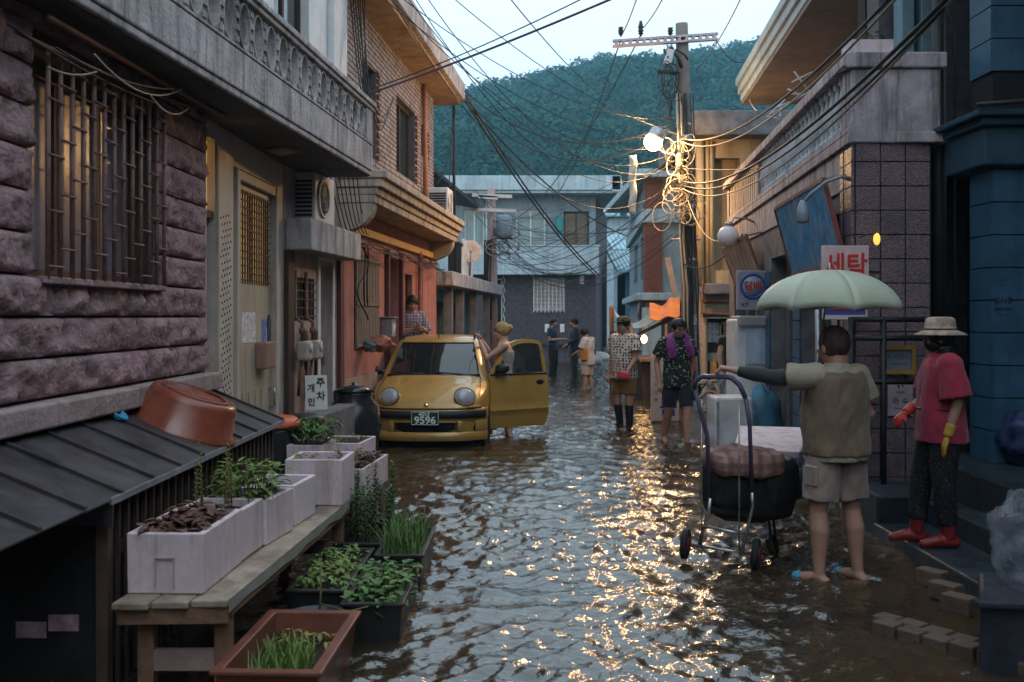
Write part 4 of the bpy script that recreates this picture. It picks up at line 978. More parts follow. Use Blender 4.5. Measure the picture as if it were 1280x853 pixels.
# kerb pavers
random.seed(9)
kp0 = gp(1095, 780, .03); kp1 = gp(1300, 838, .03); n = 6
for i in range(n):
    a = kp0.lerp(kp1, i / n + .01); b = kp0.lerp(kp1, (i + 1) / n - .01); a.z = b.z = .005
    for row in range(2):
        offv = Vector((.35, .93, 0)).normalized() * (.11 * row)
        m = MB().bar(a + offv, b + offv, .105, .11 + random.uniform(-.008, .008))
        o = m.build('paver', mat('paver', (.115, .080, .062), .75, .25, 14, .35, 60), None, bevel=.008, loc=(a + b) / 2 + offv)
        tag(o, 'wet brown kerb paver laid end to end across the shallow water', 'paver', 'kerb pavers in a line')
for i, (px, py, lab) in enumerate(((1165, 722, 'brown paver standing in water beside the lowest stone step'), (1182, 739, 'brown paver between two other loose pavers by the step'), (1199, 755, 'brown paver next to the blue planter tub'))):
    c = gp(px, py, .05); m = MB().obox(c, (.10, .17, .10), Euler((0, 0, rad(35))))
    tag(m.build('paver', MATS['paver'], None, bevel=.008, loc=c), lab, 'paver', 'loose pavers by the step')
# blue planter tub + plastic bag
tb = thing('planter_tub', 'dark blue rectangular tub standing on the lowest step', 'tub', at(1275, 790, 4.7))
MB().hexa([(x_, y_, z_) for z_ in (-.05, .335) for x_, y_ in ((2.16, 4.6), (2.95, 4.5), (3.1, 5.1), (2.40, 5.12))]).build('tub', mat('navy_tub', (.022, .027, .040), .5, .3, 8, .3, 40, stain=(.06, .06, .07), stain_amt=.5), tb, bevel=.02)
MB().bar((2.13, 4.58, .325), (2.95, 4.48, .325), .05, .035).build('rim', MATS['navy_tub'], tb, bevel=.01)
M_plastic = mat('clear_plastic', (.80, .82, .88), .22, .1, 8, .9, 14, alpha=.16, spec=.8)
def crumple(c, r, n1=22, n2=16, seed=1, amp=.25):
    b = MB(); rings = []
    for i in range(n2 + 1):
        th = math.pi * i / n2; th = min(max(th, .03), math.pi - .03); rg = []
        for k in range(n1):
            ph = 2 * math.pi * k / n1; dv = Vector((math.sin(th) * math.cos(ph), math.sin(th) * math.sin(ph), -math.cos(th)))
            s_ = 1 + amp * mnoise.noise(dv * 2.1 + Vector((seed, 0, 0))) + amp * .5 * mnoise.noise(dv * 5 + Vector((0, seed, 0)))
            rg.append(Vector(c) + Vector((dv.x * r[0], dv.y * r[1], dv.z * r[2])) * s_)
        rings.append(rg)
    return b.ring_loft(rings)
bg = crumple((2.50, 4.80, .54), (.17, .2, .26), seed=3, amp=.35, n1=40, n2=30).build('plastic_bag', mat('bag_film', (.55, .58, .68), .16, .1, 8, 1.0, 22, alpha=.13, spec=.9), None, loc=(2.50, 4.8, .34))
tag(bg, 'crumpled clear plastic bag lying in the blue tub', 'bag')
tpb = crumple((3.95, 7.5, .72), (.25, .2, .24), seed=8, amp=.3).build('tarp_bundle', mat('navy_tarp', (.02, .035, .09), .4, .3, 6, .3, 30), None, loc=(3.95, 7.5, .52))
tag(tpb, 'dark blue bundled tarp on the landing at the pillar foot', 'bundle')
# ================================================================== POLES, LAMP, CABLES
U = thing('utility_pole', 'tall leaning concrete utility pole with crossarm and wire coils', 'utility pole', at(866, 510, 17))
pbot = at(867, 540, 17); ptop = at(852, 30, 17)
M_pole = mat('pole_concrete', (.17, .15, .14), .85, .3, 4, .4, 30, stain=(.06, .055, .05), stain_amt=.6, streak=True)
MB().tube([pbot.lerp(ptop, k / 12) for k in range(13)], [.165 - .06 * k / 12 for k in range(13)], 20).build('shaft', M_pole, U)
def pp_(py, dx=0, dy=0): 
    t = (py - 540) / (30 - 540); p = pbot.lerp(ptop, t); return p + Vector((dx, dy, 0))
a, b = at(766, 55, 16.85), at(897, 46, 16.85)
ca = MB()
for dz in (-.045, .045): ca.bar(a + Vector((0, 0, dz)), b + Vector((0, 0, dz)), .09, .035)
for k in range(15): p = a.lerp(b, (k + .5) / 15); ca.obox(p, (.045, .085, .07))
ca.build('crossarm', mat('crossarm_paint', (.36, .30, .34), .6, .25, 8, .1), U)
for px, h in ((776, .16), (801, .26), (838, .12)):
    p = at(px, 50, 16.85); p.z += .06
    MB().lathe([(.02, 0), (.02, .03), (.05, .04), (.03, .07), (.055, .09), (.03, .12), (.05, .14), (.02, h)], p, 10).build('insulator', M_black, U)
for k, (x0, y0, x1, y1) in enumerate(((838, 60, 852, 85), (830, 62, 834, 82), (822, 90, 845, 92), (845, 62, 860, 75))):
    MB().tube([at(x0, y0, 16.8), at((x0 + x1) / 2 + 3, (y0 + y1) / 2, 16.75), at(x1, y1, 16.8)], .035 if k % 2 == 0 else .02, 6).build('fitting', M_black, U)
MB().obox(at(836, 72, 16.8), (.12, .12, .26), Euler((0, rad(15), 0))).build('fuse_box', M_steel, U, bevel=.01)
MB().bar(at(822, 90, 16.8), at(850, 92, 16.85), .04).build('bracket_bar', M_black, U)
random.seed(21)
for k in range(16):                          # dark loops under the crossarm
    c = at(random.uniform(828, 848), random.uniform(95, 150), 16.78); rr = random.uniform(.08, .3)
    MB().tube([c + Vector((rr * .5 * math.sin(t), -.05 * math.cos(t), rr * math.cos(t))) for t in [2 * math.pi * i / 14 for i in range(14)]], .007, 4, closed=True).build('dark_coil', M_cable, U)
for k in range(34):                          # pale loops lit by the lamp
    c = at(random.gauss(850, 9), random.uniform(175, 275), 16.7 + random.uniform(-.1, .05)); rr = random.uniform(.08, .26); tl_ = random.uniform(-.7, .7); sq = random.uniform(.4, 1)
    MB().tube([c + Vector((rr * sq * math.cos(t) + tl_ * .15 * math.sin(t), -.08 * math.cos(t + tl_), rr * math.sin(t))) for t in [2 * math.pi * i / 16 for i in range(16)]], random.choice([.006, .008, .011]), 5, closed=True).build('pale_coil', M_cable_w if k % 4 else M_cable, U)
for k in range(9):                           # cables running down the shaft
    dx = random.uniform(-.16, .12); MB().tube([pp_(py, dx + random.uniform(-.03, .03), -.16 - random.uniform(0, .05)) for py in (120, 180, 240, 300, 360, 420, 500)], random.choice([.010, .014, .02]), 5).build('down_cable', M_cable_w if k in (2, 5) else M_cable, U)
MB().lathe([(.07, 0), (.07, .25), (.05, .28)], pp_(215, -.14, -.22), 10).build('splice_can', M_cable_w, U)
MB().lathe([(.09, -.04), (.09, .04)], pp_(175, -.02, -.18), 12).build('meter_can', M_steel, U)
for zz in (1.2, 2.6, 3.5, 4.9):
    t = (zz - pbot.z) / (ptop.z - pbot.z); p = pbot.lerp(ptop, t); MB().lathe([(.163 - .05 * t, -.03), (.163 - .05 * t, .03)], p, 18).build('band', M_steel, U)
MB().tube([pp_(300, -.3, -.1), pp_(300, .2, -.1)], .018, 6).build('step_bolt', M_steel, U)
for (py, dx, w_, h_, cc) in ((425, .02, .16, .3, (.25, .24, .25)), (455, .0, .14, .2, (.36, .2, .15)), (400, .03, .12, .18, (.4, .38, .4))):
    p = pp_(py, dx, -.168); MB().obox(p, (w_, .012, h_)).build('flyer', mat('flyer%.2f' % cc[1], cc, .7, .6, 22, 0), U)
MB().obox(at(839, 345, 16.75), (.10, .03, .62), Euler((0, rad(-12), 0))).build('tilted_plate', mat('tilted_plate', (.50, .36, .30), .6, .2), U, bevel=.005)

# street lamp
SL = thing('street_lamp', 'lit street lamp glowing warm white on an arm of the pole', 'street lamp', at(845, 165, 16.9))
lc = at(815, 176, 16.5)
MB().tube([pp_(170, -.1, -.1), at(835, 163, 16.7), at(824, 166, 16.55)], .028, 8).build('arm', M_steel, SL)
MB().lathe([(.05, .20), (.10, .18), (.135, .06), (.14, 0), (.128, 0)], lc + Vector((.05, 0, .03)), 20, rot=Matrix.Rotation(rad(18), 3, 'Y')).build('hood', M_steel, SL)
M_lamp = mat('lamp_glow', (1, .8, .5), .5, 0, 1, 0, emit=(1.0, .56, .22), estr=520.0)
MB().ball(lc + Vector((.02, 0, -.02)), (.15, .15, .15), 20, 12).build('lens', M_lamp, SL)

# second pole in front of the end house
U2 = thing('far_pole', 'slim pinkish utility pole in front of the end house', 'utility pole', at(617, 455, 27))
MB().tube([at(617, 480, 27), at(616, 330, 27), at(614, 236, 27)], [.14, .12, .10], 14).build('shaft', mat('pink_pole', (.34, .25, .25), .8, .25, 3, .3), U2)
for y0, x0, x1 in ((244, 590, 640), (262, 590, 645), (246, 598, 622)): MB().bar(at(x0, y0, 26.8), at(x1, y0 + 2, 26.8), .07, .09).build('crossarm', M_steel, U2)
MB().lathe([(.2, 0), (.22, .1), (.22, .55), (.15, .62)], at(630, 298, 26.7), 12).build('transformer', mat('transformer', (.16, .19, .22), .6, .2), U2)
for k in range(10):
    c = at(random.uniform(618, 640), random.uniform(275, 320), 26.6); rr = random.uniform(.1, .35)
    MB().tube([c + Vector((rr * math.cos(t), 0, rr * .7 * math.sin(t))) for t in [2 * math.pi * i / 12 for i in range(12)]], .012, 4, closed=True).build('coil', M_cable if k % 3 else M_cable_w, U2)
for k in range(5): MB().tube([at(606 + 2 * k, 300, 26.7), at(604 + 2 * k + random.uniform(-2, 2), 345, 26.7), at(606 + 2 * k, 400, 26.7)], .02, 4).build('down_cable', M_cable, U2)
# thin roof mast on the pink house
MA = thing('roof_mast', 'thin dark cable mast standing at the end of the brick eave', 'mast', at(568, 232, 18.7))
MB().tube([at(568, 345, 18.9), at(567, 85, 18.9)], .028, 8).build('mast_tube', M_black, MA)
for k in range(6):
    c = at(random.uniform(562, 575), random.uniform(92, 125), 18.85); rr = random.uniform(.08, .2)
    MB().tube([c + Vector((rr * math.cos(t), 0, rr * .8 * math.sin(t))) for t in [2 * math.pi * i / 12 for i in range(12)]], .007, 4, closed=True).build('coil', M_cable, MA)

def cable(pa, da, pb, db, sag, r, label, group, m=None, n=18):
    a = at(*pa, da); b = at(*pb, db); o = MB().tube(catenary(a, b, sag, n), r, 5).build('cable', m or M_cable, None, loc=a)
    tag(o, label, 'cable', group); return o
G1 = 'cables fanning from the brick eave to the lamp pole'
for pa, pb, sg in (((470, -10), (843, 172), .5), ((480, -10), (842, 180), .7), ((495, -8), (846, 150), .4), ((505, -8), (843, 190), .9), ((515, -8), (845, 200), 1.1), ((530, -8), (843, 210), .8), ((560, -8), (846, 165), .25), ((485, -8), (845, 225), 1.3)):
    cable(pa, 11.5, pb, 16.85, sg, .006, 'thin black cable fanning from above the brick eave to the lamp pole', G1)
cable((460, 118), 12.0, (790, -12), 9.0, .03, .013, 'taut purple cable crossing the sky from the stone balcony corner', None, mat('purple_cable', (.12, .07, .13), .5, 0, 1, 0))
cable((463, 112), 12.0, (745, -10), 9.5, .05, .007, 'thin cable running just above the taut purple one', None)
cable((635, -5), 14, (770, 130), 30, .2, .010, 'thin loose cable crossing the open sky above the hill', 'thin cables crossing the sky')
cable((565, 100), 18.8, (848, 150), 16.9, .75, .011, 'cable sagging from the roof mast to the lamp pole', 'cables from the roof mast to the lamp pole')
cable((565, 106), 18.8, (846, 160), 16.9, .95, .009, 'cable sagging from the roof mast to the lamp pole', 'cables from the roof mast to the lamp pole')
cable((567, 110), 18.8, (560, 255), 17.9, .1, .008, 'cable dropping from the roof mast to the cornice', None)
cable((545, 232), 18.2, (570, 135), 18.8, .3, .008, 'slack cable hanging between the brick wall and the roof mast', None)
G2 = 'heavy double cables slanting from the mast towards the end house'
for dx in (0, 5): cable((578 + dx, 120), 19, (745 + dx, 345), 33, .3, .022, 'heavy grey cable slanting from the roof mast to the end house', G2, mat('grey_cable', (.07, .06, .06), .6, 0, 1, 0))
cable((575, 120), 19, (800, 300), 33, .5, .018, 'heavy cable slanting from the mast past the end house roof', None)
G3 = 'thin cables webbed between the far pole and the lamp pole'
random.seed(5)
for k in range(17):
    cable((618 + random.uniform(-8, 14), random.uniform(246, 330)), 26.8, (845 + random.uniform(-6, 6), random.uniform(180, 300)), 16.95, random.uniform(.2, 1.3), random.choice([.005, .006, .009]), 'thin cable of the web between the slim far pole and the lamp pole', G3)
for k in range(8):
    cable((random.uniform(570, 600), random.uniform(230, 262)), 26, (random.uniform(690, 790), random.uniform(225, 330)), 35, random.uniform(.1, .8), .008, 'thin cable draped across the end house front', 'cables draped over the end house')
for k in range(6):
    cable((616, random.uniform(270, 320)), 26.8, (random.uniform(720, 790), random.uniform(290, 345)), 35, random.uniform(.3, 1.2), .009, 'cable looping from the far pole along the end house balcony', 'cables along the end house balcony')
G4 = 'cable bundles from the lamp pole to the balcony house'
for pa, pb, db, sg, r_, m_ in (((850, 172), (1120, -10), 6.3, .35, .013, M_cable), ((850, 176), (1128, -10), 6.3, .42, .010, M_cable_w), ((850, 226), (1190, -8), 5.4, .38, .015, M_cable), ((850, 230), (1180, 10), 5.5, .42, .011, M_cable), ((852, 235), (1195, -6), 5.4, .50, .009, M_cable_w)):
    cable(pa, 16.8, pb, db, sg, r_, 'thick twisted cable sagging from the lamp pole along the shop balcony', G4, m_, 26)
cable((850, 210), 16.8, (1000, 205), 11.5, .05, .008, 'thin cable with droplets stretched from the pole to the balcony posts', None)
cable((905, 300), 14, (855, 235), 16.9, .3, .008, 'pale lead hanging from the pole to the globe lamp', None, M_cable_w)
cable((855, 330), 16.8, (930, 290), 14.5, .25, .010, 'black lead sagging from the pole under the globe lamp', None)
G5 = 'high wires rising over the crossarm'
cable((776, 46), 16.85, (800, -14), 12, .05, .009, 'high wire rising from the crossarm insulators into the sky', G5)
cable((801, 38), 16.85, (835, -14), 12, .05, .009, 'high wire rising from the crossarm insulators into the sky', G5)
cable((776, 50), 16.85, (690, 250), 35, .4, .012, 'wire falling from the crossarm to the end house', None)
cable((801, 44), 16.85, (640, 275), 35, .6, .012, 'wire falling from the crossarm towards the far pole', None)
cable((870, 88), 17, (930, -10), 12, .1, .008, 'thin wire rising from the pole top past the wide eave', None)
cable((895, 50), 16.8, (930, 78), 16.5, .12, .008, 'short slack wire from the crossarm end to the eave', None)
cable((928, 95), 16.6, (946, 138), 16, .12, .009, 'white cable looping at the corner of the wide eave', None, M_white)
G6 = 'cables hanging over the stone balcony end'
for k in range(7): cable((438 + 3 * k, -6), 12.2, (458 + random.uniform(-6, 8), 110 + random.uniform(-8, 20)), 11.8, .12, .008, 'cable hanging down the house front beside the balcony end', G6)
for k in range(3): cable((463, 118), 11.7, (482 + 5 * k, 150 - 14 * k), 12.8, .25, .008, 'slack cable looping off the balcony end to the brick wall', G6)
G7 = 'cables bundled under the cornice of the pink house'
for k in range(6):
    a = LC.p(11.7, .10 + .03 * k, 2.64 - .03 * k); b = LC.p(17.9, .08 + .03 * k, 2.60 - .03 * k)
    pts = [a.lerp(b, t / 40) + Vector((.02 * math.sin(t * .5 + 2 * k), 0, -.045 * abs(math.sin(t * (.23 + .06 * k) + 1.7 * k)))) for t in range(41)]
    tag(MB().tube(pts, .008, 5).build('cable', M_cable, None, loc=a), 'cable of the bundle clipped under the pink house cornice', 'cable', G7)
for k in range(3):
    a = LC.p(12.2 + .15 * k, .12, 2.55); pts = [a + Vector((.0, .05 * math.sin(t * .6), -.07 * t)) for t in range(12)] if k else [LC.p(12.35 + .28 * math.sin(t * .5), .1, 2.5 - .06 * t) for t in range(16)]
    tag(MB().tube(pts, .010, 5).build('cable', M_cable, None, loc=a), 'cable hanging in a slack loop over the slatted pink house window', 'cable', 'cables hanging on the pink wall')
for k in range(7):
    a = LC.p(10.75 + .09 * k, .10 + .03 * k, 3.38); b = LC.p(11.15 + .13 * k, .16 + .02 * k, 2.62)
    tag(MB().tube(catenary(a, b, .05 + .03 * k), .006, 5).build('cable', M_cable, None, loc=a), 'black cable running down behind the ledge air conditioner', 'cable', 'cables by the ledge air conditioner')

# white cloth strip
b = MB(); P = []
for i in range(15):
    y_ = 194 + (268 - 194) * i / 14; cx = 791 + .8 * math.sin(i * .9) ; w_ = 4.3 if i < 10 else 4.3 - .6 * math.sin(i * 2)
    P.append([at(cx - w_, y_, 16.4 + .02 * math.sin(i)), at(cx, y_ + .6, 16.43), at(cx + w_, y_, 16.4 + .03 * math.cos(i))])
b.grid(P); o = b.build('cloth_strip', mat('white_cloth', (.66, .60, .52), .9, .1, 9, .2), None, loc=at(791, 194, 16.4)); o.modifiers.new('s', 'SOLIDIFY').thickness = .008
tag(o, 'torn white cloth strip hanging from the cables by the lamp', 'cloth')

# ================================================================== STALL
wp = MB().tube([gp(765, 491, -.1), at(764.5, 384, 21.0)], .05, 10).build('wooden_post', mat('orange_wood', (.36, .17, .08), .7, .25, 9, .2), None, loc=gp(765, 491, -.1)); tag(wp, 'slim orange wooden post holding up the pale tarp', 'post')
def tarp(name, label, c4, sag, m, nx_=30, ny_=16, wr=.03):
    P = []
    for i in range(ny_ + 1):
        v = i / ny_; row = []
        for j in range(nx_ + 1):
            u = j / nx_; p = c4[0].lerp(c4[1], u).lerp(c4[3].lerp(c4[2], u), v); p = p.copy(); p.z -= sag * 4 * u * (1 - u) * (1 - .3 * v)
            p.z += wr * mnoise.noise(Vector((u * 3, v * 2, sag * 9))); row.append(p)
        P.append(row)
    o = MB().grid(P).build(name, m, None, loc=c4[0], fixn=False); o.modifiers.new('s', 'SOLIDIFY').thickness = .01; tag(o, label, 'tarp'); return o
tarp('pale_tarp', 'pale blue tarp sagging between the wooden post and the shop', [at(767, 387, 21), at(816, 386, 18.6), at(824, 398, 18.2), at(770, 396, 20.4)], .30, mat('pale_tarp', (.42, .48, .52), .6, .15, 4, .2))
tarp('orange_tarp', 'crumpled orange tarp slung beside the utility pole', [at(812, 379, 18.2), at(850, 370, 17.8), at(850, 392, 17.2), at(812, 400, 17.4)], .05, mat('orange_tarp', (.40, .13, .022), .6, .2, 6, .4, 10), wr=.10)
ba = MB().bar(at(795, 420, 19), at(850, 392, 17.4), .05, .05).build('stall_beam', M_woodd, None, loc=at(795, 420, 19)); tag(ba, 'dark stall beam sloping up under the orange tarp', 'beam')
sbx = thing('market_stall', 'dark stall with stacked goods under the tarps', 'stall', (3.0, 20, 0))
MB().box(2.55, 3.5, 19.6, 21.5, -.1, .75).build('counter', M_woodd, sbx, bevel=.02)
MB().box(2.5, 3.55, 19.5, 21.6, .752, .80).build('counter_top', M_wood, sbx)
MB().box(3.3, 3.6, 19.6, 22, .8, 1.9).build('back_panel', M_dark, sbx)
for px in (789, 833): MB().tube([at(px, 500, 19.5), at(px, 405, 19.5)], .03, 6).build('stall_post', M_wood, sbx)
hb_ = thing('stall_bulb', 'small bare bulb glowing in the dark stall', 'bulb', at(805, 424, 19.3))
MB().ball(at(805, 424, 19.3), (.055, .055, .075), 12, 8).build('glass_bulb', mat('stall_glow', (1, .8, .5), .5, 0, 1, 0, emit=(1, .55, .18), estr=60), hb_)
MB().tube([at(805, 419, 19.3), at(805, 405, 19.3)], .008, 5).build('flex', M_cable, hb_)
# standing sign
sg = thing('standing_sign', 'cream standing sign with rounded top and blue Korean letters', 'sign', gp(830, 545))
c = gp(829, 528); dS = 15.4; zc_ = 0.0
pts = [at(814, 520, dS), at(849, 520, dS)]; x0, x1 = pts[0].x, pts[1].x; zt = at(830, 429, dS).z; zs = at(830, 452, dS).z
poly = [Vector((x0, dS, .02)), Vector((x1, dS, .02))] + [Vector(((x0 + x1) / 2 + (x1 - x0) / 2 * math.cos(t), dS, zs + (zt - zs) * math.sin(t))) for t in [math.pi * i / 14 for i in range(15)]]
MB().poly_prism(poly, (0, .10, 0)).build('panel', mat('sign_cream', (.62, .47, .40), .5, .12, 6, .05), sg, bevel=.01)
M_bink = mat('blue_ink', (.03, .04, .25), .5, 0, 1, 0); M_oink = mat('orange_ink', (.45, .13, .05), .5, 0, 1, 0)
for i, ch in enumerate('명품'): text(ch, .30, ((x0 + x1) / 2 + .05, dS - .004, [1.02, .22][i]), FACE_CAM, M_bink, sg, bold=.006)
for i, ch in enumerate('가전수리전문'): text(ch, .075, (x0 + .075, dS - .004, .92 - .115 * i), FACE_CAM, M_oink, sg)

# ================================================================== GOODS BY THE SHOP
fr_ = thing('old_fridge', 'white wrapped fridge with pale blue door leaning by the shop wall', 'fridge', gp(943, 552))
y0_ = 12.6
def bx(px0, px1, py0, py1, d, dep): a = at(px0, py1, d); b = at(px1, py0, d); return (a.x, b.x, d, d + dep, a.z, b.z)
MB().box(*bx(919, 964, 399, 555, 12.6, .55)).build('cabinet', mat('appliance_white', (.68, .66, .68), .4, .1, 6, .03, stain=(.3, .24, .2), stain_amt=.4), fr_, bevel=.03)
MB().box(*bx(932, 962, 410, 456, 12.55, .045)).build('door_panel', mat('pale_blue_panel', (.36, .46, .60), .35, .2, 5, .02), fr_, bevel=.01)
MB().box(*bx(924, 963, 395, 408, 12.5, .5)).build('top_tray', mat('tray_grey', (.34, .33, .33), .5, .15), fr_, bevel=.02)
P = []
for i in range(13):
    v = i / 12; row = []
    for j in range(15):
        u = j / 14; px = 918 - 17 * v + (964 - 918 - 2 + 20 * v) * u; p = at(px, 408 + 112 * v, 12.48 - .10 * v); p.y += .07 * mnoise.noise(Vector((u * 5, v * 5, 2))) ; row.append(p)
    P.append(row)
MB().grid(P).build('plastic_wrap', M_plastic, fr_, fixn=False)
wb_ = thing('wrapped_washer', 'white plastic wrapped appliance standing in the water before the fridge', 'appliance', gp(905, 562))
MB().box(*bx(893, 941, 497, 565, 11.9, .5)).build('case', MATS['appliance_white'], wb_, bevel=.03)
MB().box(*bx(896, 899, 503, 563, 11.89, .01)).build('seam', M_steel, wb_)
P = []
for i in range(15):
    v = i / 14; row = []
    for j in range(17):
        u = j / 16; w_ = (.35 + .65 * min(1, v * 2.2)); px = 912 + (u - .55) * 78 * w_ - 8 * v; p = at(px, 462 + 92 * v, 11.8 + .25 * (1 - v)); p.y += .12 * mnoise.noise(Vector((u * 6, v * 6, 7))); row.append(p)
    P.append(row)
MB().grid(P).build('plastic_cover', M_plastic, wb_, fixn=False)
bx_ = crumple(at(953, 530, 12.2), (.26, .22, .45), seed=12, amp=.22).build('blue_sack', mat('blue_sack', (.06, .17, .25), .5, .4, 6, .4, 14), None, loc=gp(953, 560)); tag(bx_, 'crumpled blue plastic sack leaning against the tiled shop pillar', 'sack')
hs_ = thing('hose_coil', 'tangled coil of beige and orange hose behind the cart', 'hose', at(885, 505, 12.4)); random.seed(3)
for k in range(9):
    c = at(random.uniform(877, 896), random.uniform(488, 512), 12.4); rr = random.uniform(.08, .17); a_ = random.uniform(-.8, .8)
    MB().tube([c + Vector((rr * math.cos(t), .05 * math.sin(2 * t), rr * .8 * math.sin(t + a_))) for t in [2 * math.pi * i / 16 for i in range(16)]], .012, 5, closed=True).build('loop', [M_cable_w, mat('orange_hose', (.5, .16, .04), .5, .1), M_cable][k % 3], hs_)
ot = thing('orange_tub', 'small orange tub with a rim beside the blue shop pillar', 'tub', gp(978, 562)); c = gp(978, 566, .0); c.y = 11.2; c.x = (980 - 640) / FPX * 11.2
MB().lathe([(.13, .0), (.17, .23), (.185, .25), (.175, .255), (.16, .24), (.12, .02)], (c.x, 11.2, .02), 20).build('tub_body', mat('orange_plastic', (.60, .11, .03), .4, .12), ot)
# ================================================================== LEFT FOREGROUND
SF = Frame(-1.75, .0, 6.0)
shed = thing('low_shed', 'low dark metal shed with slatted side along the stone wall', 'shed', (-2.0, 5.8, 0))
M_shed = mat('shed_metal', (.035, .030, .034), .42, .4, 5, .25, 12, spec=.6, stain=(.10, .07, .06), stain_amt=.35)
n = 11
for k in range(n):                            # roof sheets, lapped
    y0, y1 = 3.2 + (7.42 - 3.2) * k / n, 3.2 + (7.42 - 3.2) * (k + 1) / n + .015
    dz = .004 * (k % 2) + random.uniform(-.003, .003)
    m = MB(); m.hexa([(-2.24, y0, 1.09 + dz), (-1.70, y0, .865 + dz), (-1.70, y1, .865 + dz), (-2.24, y1, 1.09 + dz), (-2.24, y0, 1.097 + dz), (-1.70, y0, .872 + dz), (-1.70, y1, .872 + dz), (-2.24, y1, 1.097 + dz)])
    sh = m.build('roof_sheet', M_shed, shed)
    MB().bar((-2.235, y1 - .012, 1.104 + dz), (-1.70, y1 - .012, .880 + dz), .022, .014).build('seam', M_shed, sh)
MB().bar((-1.70, 4.22, .862), (-1.70, 7.42, .862), .014, .028).build('eave_trim', mat('eave_trim', (.22, .22, .24), .4, .3, 10, .1), shed)
MB().bar((-2.3, 4.24, .83), (-1.70, 4.24, .80), .02, .10).build('gable_trim', M_shed, shed)
gb_ = MB(); gb_.hexa([(-3.4, 4.30, -.15), (-1.76, 4.30, -.15), (-1.76, 4.33, -.15), (-3.4, 4.33, -.15), (-3.4, 4.30, .80), (-1.76, 4.30, .80), (-1.76, 4.33, .80), (-3.4, 4.33, .80)]); gb_.build('end_panel', mat('shed_panel', (.018, .016, .017), .7, .4, 4, .2), shed)
MB().box(-1.79, -1.74, 4.28, 4.34, -.15, .83).build('corner_post', mat('post_brown', (.09, .055, .045), .7, .3), shed)
k = 0; y = 4.42
while y < 7.35:
    MB().box(-1.765, -1.745, y, y + .022, .0, .85).build('slat', mat('slat_brown', (.075, .05, .042), .7, .35, 12, .2), shed); y += .105
for zz in (.15, .58): MB().box(-1.785, -1.766, 4.34, 7.38, zz, zz + .05).build('rail', M_woodd, shed)
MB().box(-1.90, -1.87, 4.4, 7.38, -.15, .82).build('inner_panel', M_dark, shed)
for (x0, x1, z0, z1) in ((-2.14, -2.01, .26, .33), (-2.0, -1.87, .29, .36)): MB().box(x0, x1, 4.292, 4.296, z0, z1).build('label_sheet', mat('pink_label', (.40, .25, .30), .7, .4, 25, 0), shed)

# brown basin upside down on the shed roof
bs = thing('brown_basin', 'big brown rubber basin turned upside down on the shed roof', 'basin', (-1.99, 6.0, .98))
Rb = Matrix.Rotation(rad(20), 3, 'Y')
MB().lathe([(.305, .0), (.322, .008), (.318, .03), (.292, .045), (.262, .20), (.246, .228), (.215, .235), (.20, .222), (.06, .225), (.001, .226)], (-1.985, 6.0, .965), 40, rot=Rb).build('basin_body', mat('brown_rubber', (.21, .048, .027), .26, .18, 5, .04, 30, spec=.6, stain=(.32, .12, .075), stain_amt=.4), bs)
MB().lathe([(.19, .2305), (.205, .237), (.195, .2405), (.18, .236)], (-1.985, 6.0, .965), 30, rot=Rb, cap=False).build('foot_ring', MATS['brown_rubber'], bs)
sc_ = MB().lathe([(.04, 0), (.055, .035), (.05, .04), (.035, .01)], (-2.19, 5.5, 1.085), 16, rot=Matrix.Rotation(rad(40), 3, 'Y')).build('blue_scoop', mat('cyan_plastic', (.04, .25, .42), .35, .1), None, loc=(-2.17, 5.45, 1.075)); tag(sc_, 'small blue plastic scoop tucked behind the brown basin', 'scoop')

# bench
BE = thing('plank_bench', 'worn plank bench in the flood carrying the white foam boxes', 'bench', (-1.35, 5.3, 0))
M_bench = mat('bench_top', (.33, .26, .20), .45, .35, 9, .3, 40, stain=(.12, .075, .05), stain_amt=.8, stain_lo=.46)
def bxw(d, s): return -1.20 + .06 * (d - 4.2) + s
for k in range(3):
    s0 = -.47 + .16 * k; s1 = s0 + .152
    m = MB(); m.hexa([(bxw(4.15, s0), 4.15 + .02 * k, .42), (bxw(4.15, s1), 4.15 + .02 * k, .42), (bxw(6.62, s1), 6.62, .42), (bxw(6.62, s0), 6.62, .42), (bxw(4.15, s0), 4.15 + .02 * k, .45), (bxw(4.15, s1), 4.15 + .02 * k, .45), (bxw(6.62, s1), 6.62, .45), (bxw(6.62, s0), 6.62, .45)]); m.build('plank', M_bench, BE, bevel=.006)
MB().bar((bxw(4.18, -.46), 4.20, .385), (bxw(4.18, .0), 4.22, .385), .03, .07).build('apron', M_wood, BE)
MB().bar((bxw(4.2, -.01), 4.25, .395), (bxw(6.5, -.01), 6.5, .395), .025, .05).build('apron', M_wood, BE)
for s_, d_ in ((-.38, 4.3), (-.05, 4.3), (-.38, 6.4), (-.05, 6.4)): MB().bar((bxw(d_, s_), d_, -.15), (bxw(d_, s_), d_, .42), .06, .07).build('leg', M_wood, BE, bevel=.005)
for d_ in (4.3, 6.4): MB().bar((bxw(d_, -.38), d_ - .01, .17), (bxw(d_, -.05), d_ - .01, .17), .03, .09).build('stretcher', mat('pinkish_wood', (.30, .2, .18), .7, .25, 9, .2), BE)
dr_ = MB(); P = [[Vector((bxw(4.18 + .25 * t, .012 + .006 * math.sin(5 * t)), 4.18 + .25 * t, .452 - .05 * k + .012 * math.sin(t * 3.0) * k)) for t in range(10)] for k in range(2)]
o = dr_.grid(P).build('oilcloth_edge', mat('oilcloth', (.32, .31, .28), .4, .2, 8, .1), BE, fixn=False)

